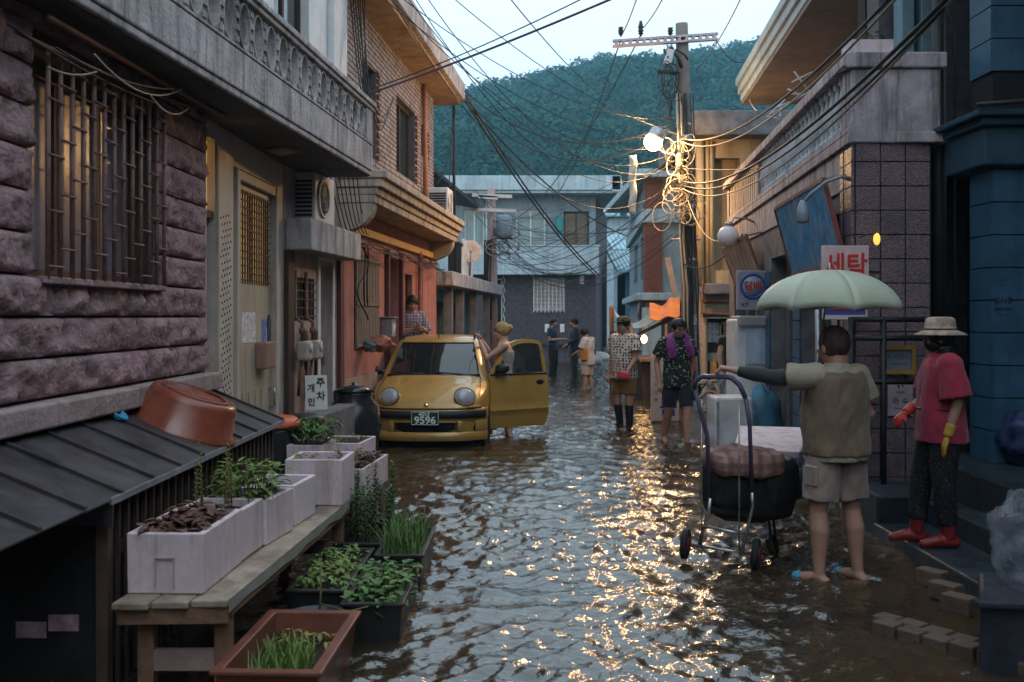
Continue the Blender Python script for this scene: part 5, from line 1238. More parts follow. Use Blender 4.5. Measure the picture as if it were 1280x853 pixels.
M_leaf = mat('leaf_green', (.075, .16, .035), .55, .4, 12, .1, 60, spec=.4)
M_leaf2 = mat('leaf_dark', (.045, .11, .035), .55, .4, 12, .1, 60, spec=.4)
M_leaf3 = mat('leaf_yellow', (.20, .20, .05), .6, .4, 12, .1, 60)
M_leaf4 = mat('leaf_red', (.13, .06, .045), .6, .4, 12, .1, 60)
M_stem = mat('stem', (.16, .14, .05), .7, .3, 12, .1)
def leaf(mb, p, dirv, L, W, droop=.35):
    """curved leaf of 3x2 quads"""
    d = Vector(dirv).normalized(); side = d.cross(Vector((0, 0, 1)));
    if side.length < .05: side = Vector((1, 0, 0))
    side.normalize(); up = side.cross(d); rows = []
    for i, (t, w) in enumerate(((0, .12), (.35, 1), (.7, .75), (1, .06))):
        c = Vector(p) + d * (L * t) + up * (-droop * L * t * t); h = side * (W / 2 * w)
        rows.append([c - h + up * (.12 * W * w), c - up * .02 * W, c + h + up * (.12 * W * w)])
    mb.grid(rows, True)
def leafy(center, size, n, L, W, seed, stems=True):
    r_ = random.Random(seed); mb = MB(); st = MB(); c = Vector(center)
    for k in range(n):
        x = r_.uniform(-1, 1); y = r_.uniform(-1, 1); z = r_.random() ** .8
        p = c + Vector((x * size[0], y * size[1], z * size[2] * (1 - .35 * (x * x + y * y) / 2)))
        a = r_.uniform(0, 6.283); e = r_.uniform(-.2, .7); dv = Vector((math.cos(a) + x * .6, math.sin(a) + y * .6, e))
        leaf(mb, p, dv, L * r_.uniform(.6, 1.2), W * r_.uniform(.6, 1.2), r_.uniform(.1, .6))
        if stems and k % 4 == 0: st.tube([(p.x - x * size[0] * .3, p.y - y * size[1] * .3, c.z - .01), p], .0025, 4)
    return mb, st
def stalks(center, n, spread, h, seed, LL=.03):
    r_ = random.Random(seed); mb = MB(); st = MB()
    for k in range(n):
        b = Vector(center) + Vector((r_.uniform(-1, 1) * spread[0], r_.uniform(-1, 1) * spread[1], 0)); hh = h * r_.uniform(.6, 1); lean = Vector((r_.uniform(-.06, .06), r_.uniform(-.06, .06), 1))
        st.tube([b, b + lean * hh * .5, b + lean * hh], [.004, .003, .0015], 5)
        m = int(hh / .010)
        for j in range(m):
            t = .15 + .85 * j / m; a = j * 2.4 + k; p = b + lean * hh * t; leaf(mb, p, (math.cos(a), math.sin(a), .8), LL * r_.uniform(.6, 1.2) * (1.1 - .5 * t), LL * .35, .2)
    return mb, st
def grass(x0, x1, y0, y1, z, n, h, seed):
    r_ = random.Random(seed); mb = MB()
    for k in range(n):
        b = Vector((r_.uniform(x0, x1), r_.uniform(y0, y1), z)); hh = h * r_.uniform(.4, 1); a = r_.uniform(0, 6.28); l_ = Vector((math.cos(a), math.sin(a), 0)) * hh * r_.uniform(.1, .6); s_ = Vector((-math.sin(a), math.cos(a), 0)) * .004
        mb.grid([[b - s_, b + s_], [b + l_ * .35 + Vector((0, 0, hh * .6)) - s_ * .8, b + l_ * .35 + Vector((0, 0, hh * .6)) + s_ * .8], [b + l_ + Vector((0, 0, hh)) - s_ * .15, b + l_ + Vector((0, 0, hh)) + s_ * .15]], False)
    return mb
def plant(name, label, loc, mbs, mats_, group=None, cat='plant'):
    t = thing(name, label, cat, loc, group)
    mbs[0].build('foliage', mats_[0], t, fixn=False)
    if len(mbs) > 1 and mbs[1].v: mbs[1].build('stem', mats_[1], t)['kind'] = 'stuff'
    return t

def planter(name, label, cx, cy, w, l, h, z0, ang, m, wall=.025, rim=0.0, taper=.94, soil=.75, cat='planter', group=None, tab=False):
    t = thing(name, label, cat, (cx, cy, z0), group); R = Matrix.Rotation(ang, 3, 'Z'); c = Vector((cx, cy, z0))
    def ring(sx, sy, z): return [c + R @ Vector((a * sx / 2, b * sy / 2, z)) for a, b in ((-1, -1), (1, -1), (1, 1), (-1, 1))]
    rings = [ring(w * taper, l * taper, 0), ring(w, l, h)]
    if rim: rings += [ring(w + 2 * rim, l + 2 * rim, h), ring(w + 2 * rim, l + 2 * rim, h + .02)]
    e = .02 if rim else 0
    rings += [ring(w - 2 * wall, l - 2 * wall, h + e), ring(w * .97 - 2 * wall, l * .97 - 2 * wall, h * .3)]
    b = MB().ring_loft(rings, True, False); o = b.build('box_shell', m, t, bevel=.006)
    rs = ring(w * .985 - 2 * wall, l * .985 - 2 * wall, h * soil); P = []
    for i in range(7):
        row = []
        for j in range(9): 
            p = rs[0].lerp(rs[1], i / 6).lerp(rs[3].lerp(rs[2], i / 6), j / 8); p = p.copy(); p.z += .018 * mnoise.noise(p * 12); row.append(p)
        P.append(row)
    MB().grid(P).build('soil', M_soil, t, fixn=False)
    if tab:                                    # moulded grip mark of a fish box
        q_ = c + R @ Vector((0, -l * taper / 2 - .006, h * .35)); mm = MB()
        for dx in (-.04, .04): mm.obox(q_ + R @ Vector((dx, 0, 0)), (.006, .012, h * .5), R)
        mm.obox(q_ + R @ Vector((0, 0, h * .25)), (.086, .012, .008), R); mm.build('grip_mark', mat('foam_mark', (.45, .38, .42), .8), t)
    return t
GB = 'white foam planter boxes'
sl_ = .06
planter('foam_planter', 'white foam box of reddish lettuce at the bench end above the trestle legs', -1.485, 4.56, .335, .56, .262, .452, -sl_ + .03, M_foam, .03, tab=True, taper=.985, soil=.9, group=GB)
planter('foam_planter', 'white foam box of thin dry stalks between the lettuce box and pepper box', -1.47, 5.02, .33, .34, .25, .452, -sl_, M_foam, .03, taper=.985, soil=.85, group=GB)
planter('foam_planter', 'white foam box holding a leafy pepper plant on the bench', -1.40, 5.40, .30, .40, .235, .452, -.14, M_foam, .03, taper=.985, soil=.85, group=GB)
planter('foam_planter', 'white foam box with red specks on its rim behind the pepper plant', -1.36, 5.86, .30, .40, .235, .452, -.10, mat('foam_specked', (.68, .58, .61), .75, .08, 20, .18, 160, stain=(.5, .1, .09), stain_amt=.6, stain_lo=.6), .03, taper=.985, soil=.8, group=GB)
planter('foam_planter', 'white foam box with wilted seedlings at the far end of the bench', -1.245, 6.48, .37, .40, .29, .452, -.03, M_foam, .03, taper=.985, soil=.8, group=GB)
dk = thing('low_platform', 'dark wooden platform in the water beyond the bench', 'platform', (-1.35, 7.9, 0))
MB().box(-1.62, -1.05, 7.35, 8.35, -.15, .26).build('platform_box', M_woodd, dk, bevel=.02)
for k in range(4): MB().box(-1.63 + .15 * k, -1.49 + .15 * k, 7.33, 8.37, .262, .285).build('plank', M_woodd, dk, bevel=.004)
planter('foam_planter', 'long white foam box crowded with brown seedlings beyond the bench', -1.235, 7.85, .34, .82, .22, .287, -.10, M_foam, .025, taper=.985, soil=.97, group=GB)
planter('foam_planter', 'white foam box with bright green leaves beside the orange lidded bin', -1.62, 8.05, .30, .42, .26, .37, -.05, M_foam, .025, taper=.985, soil=.95, group=GB)
planter('foam_planter', 'shallow white foam box with mossy soil in front of the black jar', -1.50, 8.95, .42, .55, .24, .30, -.12, M_foam, .025, taper=.985, soil=.97, group=GB)
MB().box(-1.9, -1.2, 8.45, 9.4, -.15, .30).build('platform_block', M_conc_d, dk); MB().box(-2.0, -1.63, 7.5, 8.4, -.15, .365).build('platform_block', M_conc_d, dk)
plant('red_lettuce', 'reddish brown lettuce filling the foam box at the bench end', (-1.485, 4.56, .69), leafy((-1.485, 4.56, .685), (.12, .24, .07), 170, .06, .05, 1), (M_leaf4, M_stem))
plant('dry_stalks', 'tall thin dry stalks with tiny leaves in a foam box', (-1.47, 5.0, .66), stalks((-1.46, 5.0, .655), 9, (.12, .12), .40, 2), (M_leaf3, M_stem))
plant('pepper_plant', 'leafy pepper plant with yellowing lower leaves on the bench', (-1.4, 5.38, .65), leafy((-1.42, 5.36, .68), (.15, .17, .20), 190, .085, .035, 3), (mat('leaf_pepper', (.13, .20, .04), .5, .45, 9, .1, 60), M_stem))
plant('wilted_seedlings', 'wilted seedlings in the far foam box on the bench', (-1.245, 6.48, .68), leafy((-1.25, 6.48, .69), (.12, .13, .09), 26, .07, .03, 4), (M_leaf3, M_stem))
plant('brown_seedlings', 'dense brown red seedlings in the long foam box', (-1.235, 7.85, .5), leafy((-1.235, 7.85, .50), (.15, .37, .06), 240, .05, .04, 5), (M_leaf4, M_stem))
plant('green_shoots', 'bright green leafy shoots by the orange lidded bin', (-1.62, 8.05, .62), leafy((-1.60, 8.05, .64), (.17, .22, .20), 170, .10, .03, 6), (M_leaf, M_stem))
plant('moss_patch', 'low mossy sprouts in the shallow foam box', (-1.5, 8.95, .54), leafy((-1.5, 8.95, .54), (.18, .23, .03), 90, .03, .02, 7, False), (M_leaf3,))
plant('balcony_sprouts', 'small green sprouts in the foam planter on the balcony coping', (3.0, 8.3, 3.94), leafy((2.98, 8.36, 3.93), (.16, .06, .11), 40, .07, .03, 8), (M_leaf, M_stem))

# troughs standing in the water
M_trb = mat('brown_trough', (.19, .065, .042), .4, .25, 8, .1, 40, stain=(.10, .05, .04), stain_amt=.5)
M_trk = mat('black_trough', (.028, .026, .026), .45, .3, 8, .15, 40)
planter('plant_trough', 'reddish brown plastic trough with a tuft of grass in the water', -.975, 4.42, .42, .82, .26, -.06, -.04, M_trb, .03, rim=.018, taper=.86, soil=.62)
plant('grass_tuft', 'pale green grass tuft growing in the reddish brown trough', (-1.0, 4.35, .1), [grass(-1.10, -.88, 4.12, 4.5, .10, 260, .15, 1)], (mat('grass_pale', (.16, .25, .06), .6, .35, 9, 0),), cat='grass')
plant('weeds', 'sparse brown weeds at the back of the reddish brown trough', (-.95, 4.65, .1), leafy((-.97, 4.66, .10), (.14, .1, .07), 50, .05, .02, 11), (M_leaf3, M_stem))
GT = 'black plant troughs standing in the flood'
planter('plant_trough', 'black trough of round leaved greens with a scraped side', -.70, 5.42, .30, .78, .24, -.06, -.02, M_trk, .02, rim=.012, taper=.88, soil=.8, group=GT)
planter('plant_trough', 'black trough of yellow green sprouts next to the bench legs', -1.03, 5.75, .30, .95, .24, -.06, -.02, M_trk, .02, rim=.012, taper=.88, soil=.85, group=GT)
planter('plant_trough', 'black trough of grassy herbs reaching into the open water', -.68, 6.45, .28, .80, .24, -.06, -.02, M_trk, .02, rim=.012, taper=.88, soil=.85, group=GT)
planter('plant_trough', 'black trough with a tall feathery weed behind the others', -.98, 6.72, .28, .72, .24, -.06, -.02, M_trk, .02, rim=.012, taper=.88, soil=.85, group=GT)
plant('round_leaf_greens', 'round leaved bright greens in the scraped black trough', (-.7, 5.42, .15), leafy((-.70, 5.42, .14), (.15, .36, .13), 260, .055, .05, 12), (M_leaf, M_stem))
plant('yellow_sprouts', 'yellow green sprouts in the trough next to the bench legs', (-1.03, 5.75, .15), leafy((-1.03, 5.75, .15), (.13, .42, .12), 300, .045, .025, 13), (mat('leaf_lime', (.15, .22, .05), .6, .4, 12, .1), M_stem))
plant('grassy_herbs', 'grassy upright herbs in the outermost black trough', (-.68, 6.45, .15), [grass(-.80, -.56, 6.08, 6.82, .14, 420, .24, 3)], (mat('grass_mid', (.10, .18, .05), .6, .35, 9, 0),))
plant('feathery_weed', 'tall feathery weed rising above the black troughs', (-.98, 6.72, .15), stalks((-.97, 6.7, .14), 26, (.14, .30), .50, 14, .06), (M_leaf2, M_stem))
pot = thing('round_pot', 'dark round pot with a bare twig between the troughs', 'pot', (-.98, 5.02, 0))
MB().lathe([(.13, -.1), (.165, .12), (.18, .13), (.175, .145), (.155, .14), (.14, .09), (.001, .085)], (-.98, 5.02, .0), 24).build('pot_body', mat('blue_black_pot', (.03, .04, .05), .35, .3), pot)
MB().lathe([(.14, .095), (.001, .10)], (-.98, 5.02, 0), 16, cap=False).build('soil', M_soil, pot)
MB().tube([(-.98, 5.03, .09), (-.965, 5.02, .24), (-.97, 5.05, .42)], [.008, .006, .003], 5).tube([(-.97, 5.02, .2), (-.82, 4.98, .17), (-.72, 5.0, .19)], .004, 4).build('twig', M_stem, pot)

# bins and jars by the houses
bn = thing('lidded_bin', 'dark bin with an orange red lid beside the shed', 'bin', (-1.93, 8.05, 0))
MB().lathe([(.17, .0), (.205, .74), (.21, .75), (.2, .75)], (-1.93, 8.05, .0), 24).build('bin_body', mat('bin_grey', (.06, .055, .06), .5, .2), bn)
MB().lathe([(.21, .752), (.225, .76), (.22, .80), (.17, .835), (.05, .845), (.001, .845)], (-1.93, 8.05, 0), 24).build('lid', mat('orange_lid', (.58, .11, .045), .4, .15, 8, .05), bn)
MB().tube([(-1.93 + .21, 8.0, .7), (-1.93 + .27, 8.0, .74), (-1.93 + .27, 8.08, .74), (-1.93 + .21, 8.1, .7)], .012, 6).build('handle', M_black, bn)
bn2 = thing('black_bucket', 'black bucket with lid behind the orange lidded bin', 'bucket', (-1.85, 8.75, 0))
MB().lathe([(.14, .0), (.17, .70), (.18, .71), (.18, .76), (.1, .79), (.001, .79)], (-1.83, 8.75, .0), 20).build('bucket_body', M_trk, bn2)
jar = thing('black_jar', 'large black earthenware jar standing beside the gold car', 'jar', (-1.78, 11.3, 0))
MB().lathe([(.18, -.15), (.27, .1), (.31, .4), (.28, .62), (.20, .72), (.22, .76), (.21, .78), (.001, .77)], (-1.80, 11.35, .0), 28).build('jar_body', mat('glazed_black', (.02, .02, .024), .25, .3, 5, .05, spec=.6), jar)
MB().lathe([(.22, .785), (.235, .80), (.1, .85), (.03, .86), (.03, .89), (.001, .895)], (-1.80, 11.35, 0), 24).build('jar_lid', MATS['glazed_black'], jar)
ps = thing('parking_sign', 'white board with hand painted Korean letters leaning on the house wall', 'sign', at(395, 515, 10.2))
a = at(380, 513, 9.75); t1 = at(386, 471, 9.9)
ex = Vector((.94, .34, 0)).normalized(); ez = Vector((-.02, .12, 1)).normalized(); ez = (ez - ex * ez.dot(ex)).normalized(); en = ex.cross(ez)
w_, h_ = .215, .34
o = at(382, 513, 9.75); o2 = o + ex * w_
MB().hexa([o, o2, o2 - en * .015, o - en * .015, o + ez * h_, o2 + ez * h_, o2 + ez * h_ - en * .015, o + ez * h_ - en * .015]).build('board', mat('sign_white', (.62, .58, .53), .6, .12, 7, .1), ps)
for i, ch in enumerate('주차'): text(ch, .095, o + ex * w_ * .70 + ez * h_ * (.78 - .40 * i) + en * .004, (ex, ez, en), M_ink, ps, bold=.002)
for i, ch in enumerate('개인'): text(ch, .085, o + ex * w_ * .27 + ez * h_ * (.62 - .40 * i) + en * .004, (ex, ez, en), M_ink, ps, bold=.002)
MB().bar(o - ex * .03 - ez * .02, o - ex * .015 + ez * (h_ + .06), .02, .03).build('back_prop', M_wood, ps)
lw = MB().fbox(LC, 9.2, 10.6, .25, .45, -.2, .72).build('low_wall', M_conc_d, None, bevel=.02, loc=LC.p(9.9, .3, 0)); tag(lw, 'low grey concrete wall in front of the gas meters', 'wall')
nb_ = thing('net_bundle', 'netted bundle of red peppers hung on the pink wall', 'bundle', at(472, 432, 12.6))
crumple(at(475, 430, 12.7), (.17, .12, .10), seed=5, amp=.35).build('pepper_bag', mat('pepper_red', (.30, .10, .06), .5, .5, 16, .3, 40), nb_)
crumple(at(464, 432, 12.65), (.10, .10, .085), seed=14, amp=.4).build('net_roll', mat('net_grey', (.18, .18, .17), .8, .5, 40, .2), nb_)
cl = thing('cardboard_scrap', 'wet tan cardboard scraps under the shed end', 'cardboard', (-1.95, 4.05, 0))
for i, (x, y, a_) in enumerate(((-1.98, 4.02, .3), (-1.80, 4.08, -.6), (-2.08, 4.1, .1))): MB().obox((x, y, .06), (.2, .01, .17), Euler((rad(25), rad(20 * (i - 1)), a_))).build('scrap', mat('cardboard', (.36, .20, .11), .8, .25, 9, .2), cl)
# clothes / flower scraps by the jar
# ================================================================== GOLD HATCHBACK
CARO = Vector((-1.075, 12.42, -.11)); CYAW = rad(-1.8)
CR = Matrix.Rotation(CYAW, 3, 'Z')
def cw(x, y, z): return CARO + CR @ Vector((x, y, z))
car = thing('car', 'small gold hatchback with its driver door open, parked facing down the flooded street', 'car', CARO)
M_gold = mat('gold_paint', (.43, .25, .062), .34, .08, 3, 0, metal=.2, spec=.5, coat=.6, stain=(.34, .2, .06), stain_amt=.4)
M_trim = mat('black_trim', (.015, .015, .017), .5, .1, 9, .05)
M_cglass = mat('car_glass', (.012, .016, .018), .03, 0, 1, 0, spec=1.0)
def crom(pts, n):
    P = [Vector(p) for p in pts]; P = [P[0] * 2 - P[1]] + P + [P[-1] * 2 - P[-2]]; out = []
    m = len(P) - 3
    for s_ in range(m):
        for k in range(n):
            t = k / n; a, b, c, d = P[s_:s_ + 4]
            out.append(.5 * ((2 * b) + (c - a) * t + (2 * a - 5 * b + 4 * c - d) * t * t + (3 * b - a - 3 * c + d) * t ** 3))
    out.append(P[-2]); return out
ST = [(.0, .40, .25, .49, .555), (.035, .52, .22, .57, .64), (.10, .60, .21, .65, .71), (.22, .675, .20, .735, .79), (.40, .728, .20, .805, .875), (.62, .747, .20, .865, .935), (.82, .748, .20, .905, .98),
      (1.3, .748, .20, .92, .96), (2.2, .748, .20, .93, .96), (2.9, .745, .2, .93, .96), (3.2, .735, .22, .92, .95), (3.40, .70, .25, .88, .92), (3.48, .60, .30, .80, .85)]
STF = crom([Vector(s_[:3]) for s_ in ST], 6); STG = crom([Vector((s_[0], s_[3], s_[4])) for s_ in ST], 6)
rows = []
for a_, b_ in zip(STF, STG):
    y, w, zb = a_; zsh, zt = b_.y, b_.z
    pr = crom([(w - .07, zb, 0), (w - .02, zb + .10, 0), (w, (zb + zsh) / 2 + .03, 0), (w - .008, zsh - .06, 0), (w - .065, zsh, 0), (w * .75, (zsh + zt) / 2 + .016, 0), (w * .4, zt - .004, 0), (0, zt, 0)], 4)
    half = [(p.x, p.y) for p in pr]
    rows.append([Vector((-x, y, z)) for x, z in half] + [Vector((x, y, z)) for x, z in half[::-1][1:]])
body = MB(); WY, WZ, WRr = .64, .27, .315
RY = 2.98
def arch(p):
    for wy in (WY, RY):
        r_ = math.hypot(p.y - wy, p.z - WZ)
        if abs(p.x) > .5 and r_ < WRr * 1.12 and r_ > WRr * .80 : k_ = WRr / max(r_, 1e-6); return Vector((p.x, wy + (p.y - wy) * k_, WZ + (p.z - WZ) * k_))
    return p
m_, n_ = len(rows), len(rows[0])
vs = [cw(*arch(p)) for r_ in rows for p in r_]; fs = []
for i in range(m_ - 1):
    for j in range(n_ - 1):
        c = (rows[i][j] + rows[i + 1][j + 1]) / 2
        if abs(c.x) > .5 and any(math.hypot(c.y - wy, c.z - WZ) < WRr * .93 for wy in (WY, RY)): continue
        fs.append((i * n_ + j, i * n_ + j + 1, (i + 1) * n_ + j + 1, (i + 1) * n_ + j))
fs.append(tuple(range(n_ - 1, -1, -1)))
body.add(vs, fs, True); bo = body.build('body', M_gold, car)
MB().box(*[0] * 6) if False else None
ub = MB(); ub.hexa([cw(x, y, z) for z in (.10, .50) for x, y in ((-.58, .12), (.58, .12), (.58, 3.35), (-.58, 3.35))]); ub.build('underbody', M_dark, car)
# cabin rings
LV = [(.90, .76, 3.30, .715), (.965, .83, 3.27, .70), (1.0, .875, 3.25, .69), (1.1, 1.0, 3.19, .665), (1.2, 1.125, 3.12, .637), (1.3, 1.265, 3.05, .606), (1.385, 1.40, 2.98, .575), (1.425, 1.49, 2.92, .55), (1.455, 1.60, 2.83, .50), (1.475, 1.78, 2.66, .40), (1.484, 2.0, 2.5, .25), (1.487, 2.2, 2.3, .08)]
NF, NS = 12, 14
def ring(z, yf, yr, hw):
    p = []
    bow = .16
    for k in range(NF + 1): x = -.86 * hw + 1.72 * hw * k / NF; p.append((x, yf + bow * hw * (x / hw) ** 2))
    ya = yf + bow * hw * .74
    p.append((.955 * hw, ya + .035)); p.append((hw * .99, ya + .10))
    yb = yr - .16
    for k in range(1, NS): t = k / NS; p.append((hw * (1 - .05 * t * t), ya + .10 + (yb - ya - .10) * t))
    p.append((hw * .93, yb)); p.append((hw * .80, yr - .03))
    for k in range(1, 8): p.append((hw * .8 - 1.6 * hw * k / 8, yr))
    p.append((-hw * .80, yr - .03)); p.append((-hw * .93, yb))
    for k in range(1, NS): t = 1 - k / NS; p.append((-hw * (1 - .05 * t * t), ya + .10 + (yb - ya - .10) * t))
    p.append((-hw * .99, ya + .10)); p.append((-.955 * hw, ya + .035))
    return [Vector((x, y, z)) for x, y in p]
RG = [ring(*l) for l in LV]; nr = len(RG[0])
parts = {'cabin': MB(), 'windshield': MB(), 'side_glass': MB(), 'rear_glass': MB(), 'seal': MB(), 'door_opening': MB()}
S0 = NF + 2; S1 = S0 + NS; R0 = S1 + 2
for i in range(len(RG) - 1):
    for k in range(nr):
        l = (k + 1) % nr; z = (LV[i][0] + LV[i + 1][0]) / 2
        kind = 'cabin'
        if .965 <= LV[i][0] < 1.385 and k < NF: kind = 'windshield'
        elif .90 <= LV[i][0] < 1.385 and S0 + 1 <= k < S0 + 8: kind = 'door_opening'  # solid cabin skin, coloured near black to read as the shaded open doorway
        elif .965 <= LV[i][0] < 1.36 and S0 + 9 <= k < S1 - 1: kind = 'side_glass'
        elif .965 <= LV[i][0] < 1.36 and R0 + 9 + 1 <= k < nr - 3 and k != R0 + 9 + 6: kind = 'side_glass'
        elif .965 <= LV[i][0] < 1.36 and R0 <= k < R0 + 7: kind = 'rear_glass'
        parts[kind].add([cw(*RG[i][k]), cw(*RG[i][l]), cw(*RG[i + 1][l]), cw(*RG[i + 1][k])], [(0, 1, 2, 3)], True)
for kname, pm in parts.items():
    if not pm.v: continue
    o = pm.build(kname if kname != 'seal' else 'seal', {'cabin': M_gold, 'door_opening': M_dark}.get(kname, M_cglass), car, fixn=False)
    bm = bmesh.new(); bm.from_mesh(o.data); bmesh.ops.remove_doubles(bm, verts=bm.verts, dist=.0005); bmesh.ops.recalc_face_normals(bm, faces=bm.faces); bm.to_mesh(o.data); bm.free()
    o.data.polygons.foreach_set('use_smooth', [True] * len(o.data.polygons))
# windscreen seal + wipers + scuttle
def ringpt(z, k):
    for a_, b_ in zip(LV, LV[1:]):
        if a_[0] <= z <= b_[0]:
            t = (z - a_[0]) / (b_[0] - a_[0]); return ring(*[a_[q] + (b_[q] - a_[q]) * t for q in range(4)])[k]
sealpts = [ringpt(.968, k) for k in range(NF + 1)] + [ringpt(z, NF) for z in (1.1, 1.2, 1.3, 1.385)] + [ringpt(1.384, k) for k in range(NF - 1, -1, -1)] + [ringpt(z, 0) for z in (1.3, 1.2, 1.1)]
MB().tube([cw(p.x, p.y - .004, p.z) for p in sealpts], .011, 5, closed=True).build('seal', M_trim, car)
MB().tube([cw(-.62 + 1.24 * k / 12, .78 + .12 * (abs(k - 6) / 6) ** 2, .968) for k in range(13)], .018, 6).build('scuttle', M_trim, car)
for x0, x1 in ((-.12, -.50), (.40, .02)):
    MB().tube([cw(x0, .80, .985), cw((x0 + x1) / 2, .835, .995), cw(x1, .875, 1.005)], .009, 5).build('wiper', M_trim, car)
# bumper
def bump_y(x): return -.055 + .30 * (abs(x) / .76) ** 3.6
def bband(name, x0, x1, z0, z1, off, m, n=24, thick=.05, parent=None, rnd=.015):
    b = MB(); rings = []
    for k in range(n + 1):
        x = x0 + (x1 - x0) * k / n; y = bump_y(x) - off
        prof = [(0, z0), (-.0, z0 + rnd), (-.012, z0 + (z1 - z0) * .3), (-.012, z0 + (z1 - z0) * .7), (0, z1 - rnd), (0.004, z1), (thick, z1), (thick, z0)]
        rings.append([cw(x, y + dy, z) for dy, z in prof])
    b.ring_loft(rings); return b.build(name, m, parent or car)
bu = bband('bumper', -.757, .757, .455, .595, .0, M_gold, thick=.2)
bband('chin', -.75, .75, .20, .31, .0, M_gold, thick=.2, parent=bu)
bband('middle', -.752, -.615, .312, .453, .0, M_gold, thick=.2, parent=bu); bband('middle', .615, .752, .312, .453, .0, M_gold, thick=.2, parent=bu)
bband('middle', -.46, -.40, .312, .453, .0, M_gold, thick=.2, parent=bu, n=4); bband('middle', .40, .46, .312, .453, .0, M_gold, thick=.2, parent=bu, n=4)
bband('opening', -.62, .62, .30, .46, -.045, M_dark, parent=bu)
bband('slot_top', -.40, .40, .425, .453, .0, M_gold, thick=.15, parent=bu)
bband('rub_strip', -.74, .74, .478, .575, .014, M_trim, parent=bu)
for z0 in (.335, .365, .395): bband('grille_bar', -.40, .40, z0, z0 + .012, -.02, M_trim, parent=bu, n=10, thick=.02, rnd=.002)
for s_ in (-1, 1):
    bband('indicator', s_ * .60 - .09, s_ * .60 + .09, .60, .632, -.018, mat('amber_lens', (.32, .12, .03), .2, .15, 30, 0, spec=.7), parent=car, n=8, rnd=.004)
    x_ = s_ * .478; nv = Vector((s_ * .30, -.86, .40)).normalized(); uu = Vector((0, 0, 1)).cross(nv).normalized(); vv = nv.cross(uu); Rh = CR @ Matrix((uu, vv, nv)).transposed()
    hc_ = cw(x_, .118, .742)
    hl = MB().lathe([(.130, -.07), (.140, .008), (.134, .018), (.126, .016), (.120, .002)], hc_, 28, rot=Rh, sy=.86, cap=False).build('headlight', M_gold, car)
    MB().lathe([(.126, .0), (.122, .016), (.10, .034), (.06, .046), (.001, .050)], hc_, 28, rot=Rh, sy=.86).build('lens', mat('headlight_glass', (.72, .77, .84), .05, .15, 40, .10, 50, spec=1.0, trans=.55), hl)
    MB().lathe([(.05, -.02), (.085, -.012), (.122, .002)], hc_, 20, rot=Rh, sy=.86).build('reflector', mat('chrome', (.7, .72, .75), .12, 0, 1, 0, metal=1), hl)
    MB().tube([hc_ + Rh @ Vector((.137 * math.cos(t), .137 * .86 * math.sin(t), .006)) for t in [2 * math.pi * i / 28 for i in range(28)]], .008, 5, closed=True).build('seal', M_trim, hl)
    MB().ball(hc_ + Rh @ Vector((0, 0, .005)), .024, 10, 8).build('bulb', M_white, hl)
# plate
pc = cw(0, bump_y(0) - .035, .49); pm_ = (CR @ Vector((1, 0, 0)), Vector((0, 0, 1)), CR @ Vector((0, -1, 0)))
plate = MB().obox(pc, (.345, .012, .172), CR).build('number_plate', mat('plate_green', (.012, .055, .04), .45, .1), car, bevel=.006)
M_pw = mat('plate_white', (.75, .78, .75), .5, 0, 1, 0)
text('40너', .072, pc + CR @ Vector((-.01, -.0085, .048)), pm_, M_pw, plate, bold=.0016)
text('9596', .125, pc + CR @ Vector((.0, -.0085, -.028)), pm_, M_pw, plate, bold=.003, sx=1.08)
for (x0, x1, z0, z1) in ((-.168, .168, .076, .082), (-.168, .168, -.082, -.076), (-.168, -.163, -.076, .076), (.163, .168, -.076, .076)):
    MB().obox(pc + CR @ Vector(((x0 + x1) / 2, -.0075, (z0 + z1) / 2)), (x1 - x0, .002, z1 - z0), CR).build('plate_border', M_pw, plate)
MB().lathe([(.03, 0), (.032, .006), (.02, .012), (.001, .013)], cw(0, .018, .645), 18, rot=CR @ Matrix.Rotation(rad(65), 3, 'X'), sy=.6).build('emblem', MATS['chrome'], car)
# hood shut line
hp = []
for k in range(17):
    x = -.62 + 1.24 * k / 16; hp.append(cw(x, .035 + .28 * (abs(x) / .72) ** 3, .648 + .02 * (abs(x) / .62) ** 2 + .004))
bband('bonnet_gap', -.62, .62, .5965, .607, -.004, M_trim, n=20, thick=.03, rnd=.003)
for s_ in (-1, 1):
    MB().tube([cw(s_ * .655, .20, .74), cw(s_ * .655, .40, .835), cw(s_ * .645, .62, .905), cw(s_ * .63, .80, .952)], .004, 4).build('bonnet_line', M_trim, car)
# wheels
for s_ in (-1, 1):
    for wy in (WY, RY):
        Rw = CR @ Matrix.Rotation(rad(90) * s_, 3, 'Y') if True else None
        if wy == WY: Rw = CR @ Matrix.Rotation(rad(-6), 3, 'Z') @ Matrix.Rotation(rad(90) * s_, 3, 'Y')
        wh = thing_w = MB().lathe([(.17, -.075), (.22, -.085), (.262, -.07), (.27, -.04), (.27, .04), (.262, .07), (.22, .085), (.175, .075)], cw(s_ * .655, wy, .265), 32, rot=Rw).build('wheel', mat('tyre', (.02, .02, .021), .8, .2, 20, .2, 60), car)
        MB().lathe([(.172, .05), (.165, .072), (.12, .06), (.05, .072), (.03, .08), (.001, .08)], cw(s_ * .655, wy, .265), 28, rot=Rw).build('rim', M_steel, wh)
# mirrors
for s_, p in ((-1, cw(-.80, 1.02, 1.02)),):
    mm = MB().ball(p, (.085, .06, .062), 14, 10).build('mirror', M_trim, car)
    MB().bar(p, cw(-.68, 1.06, .97), .03, .05).build('mirror_arm', M_trim, mm)
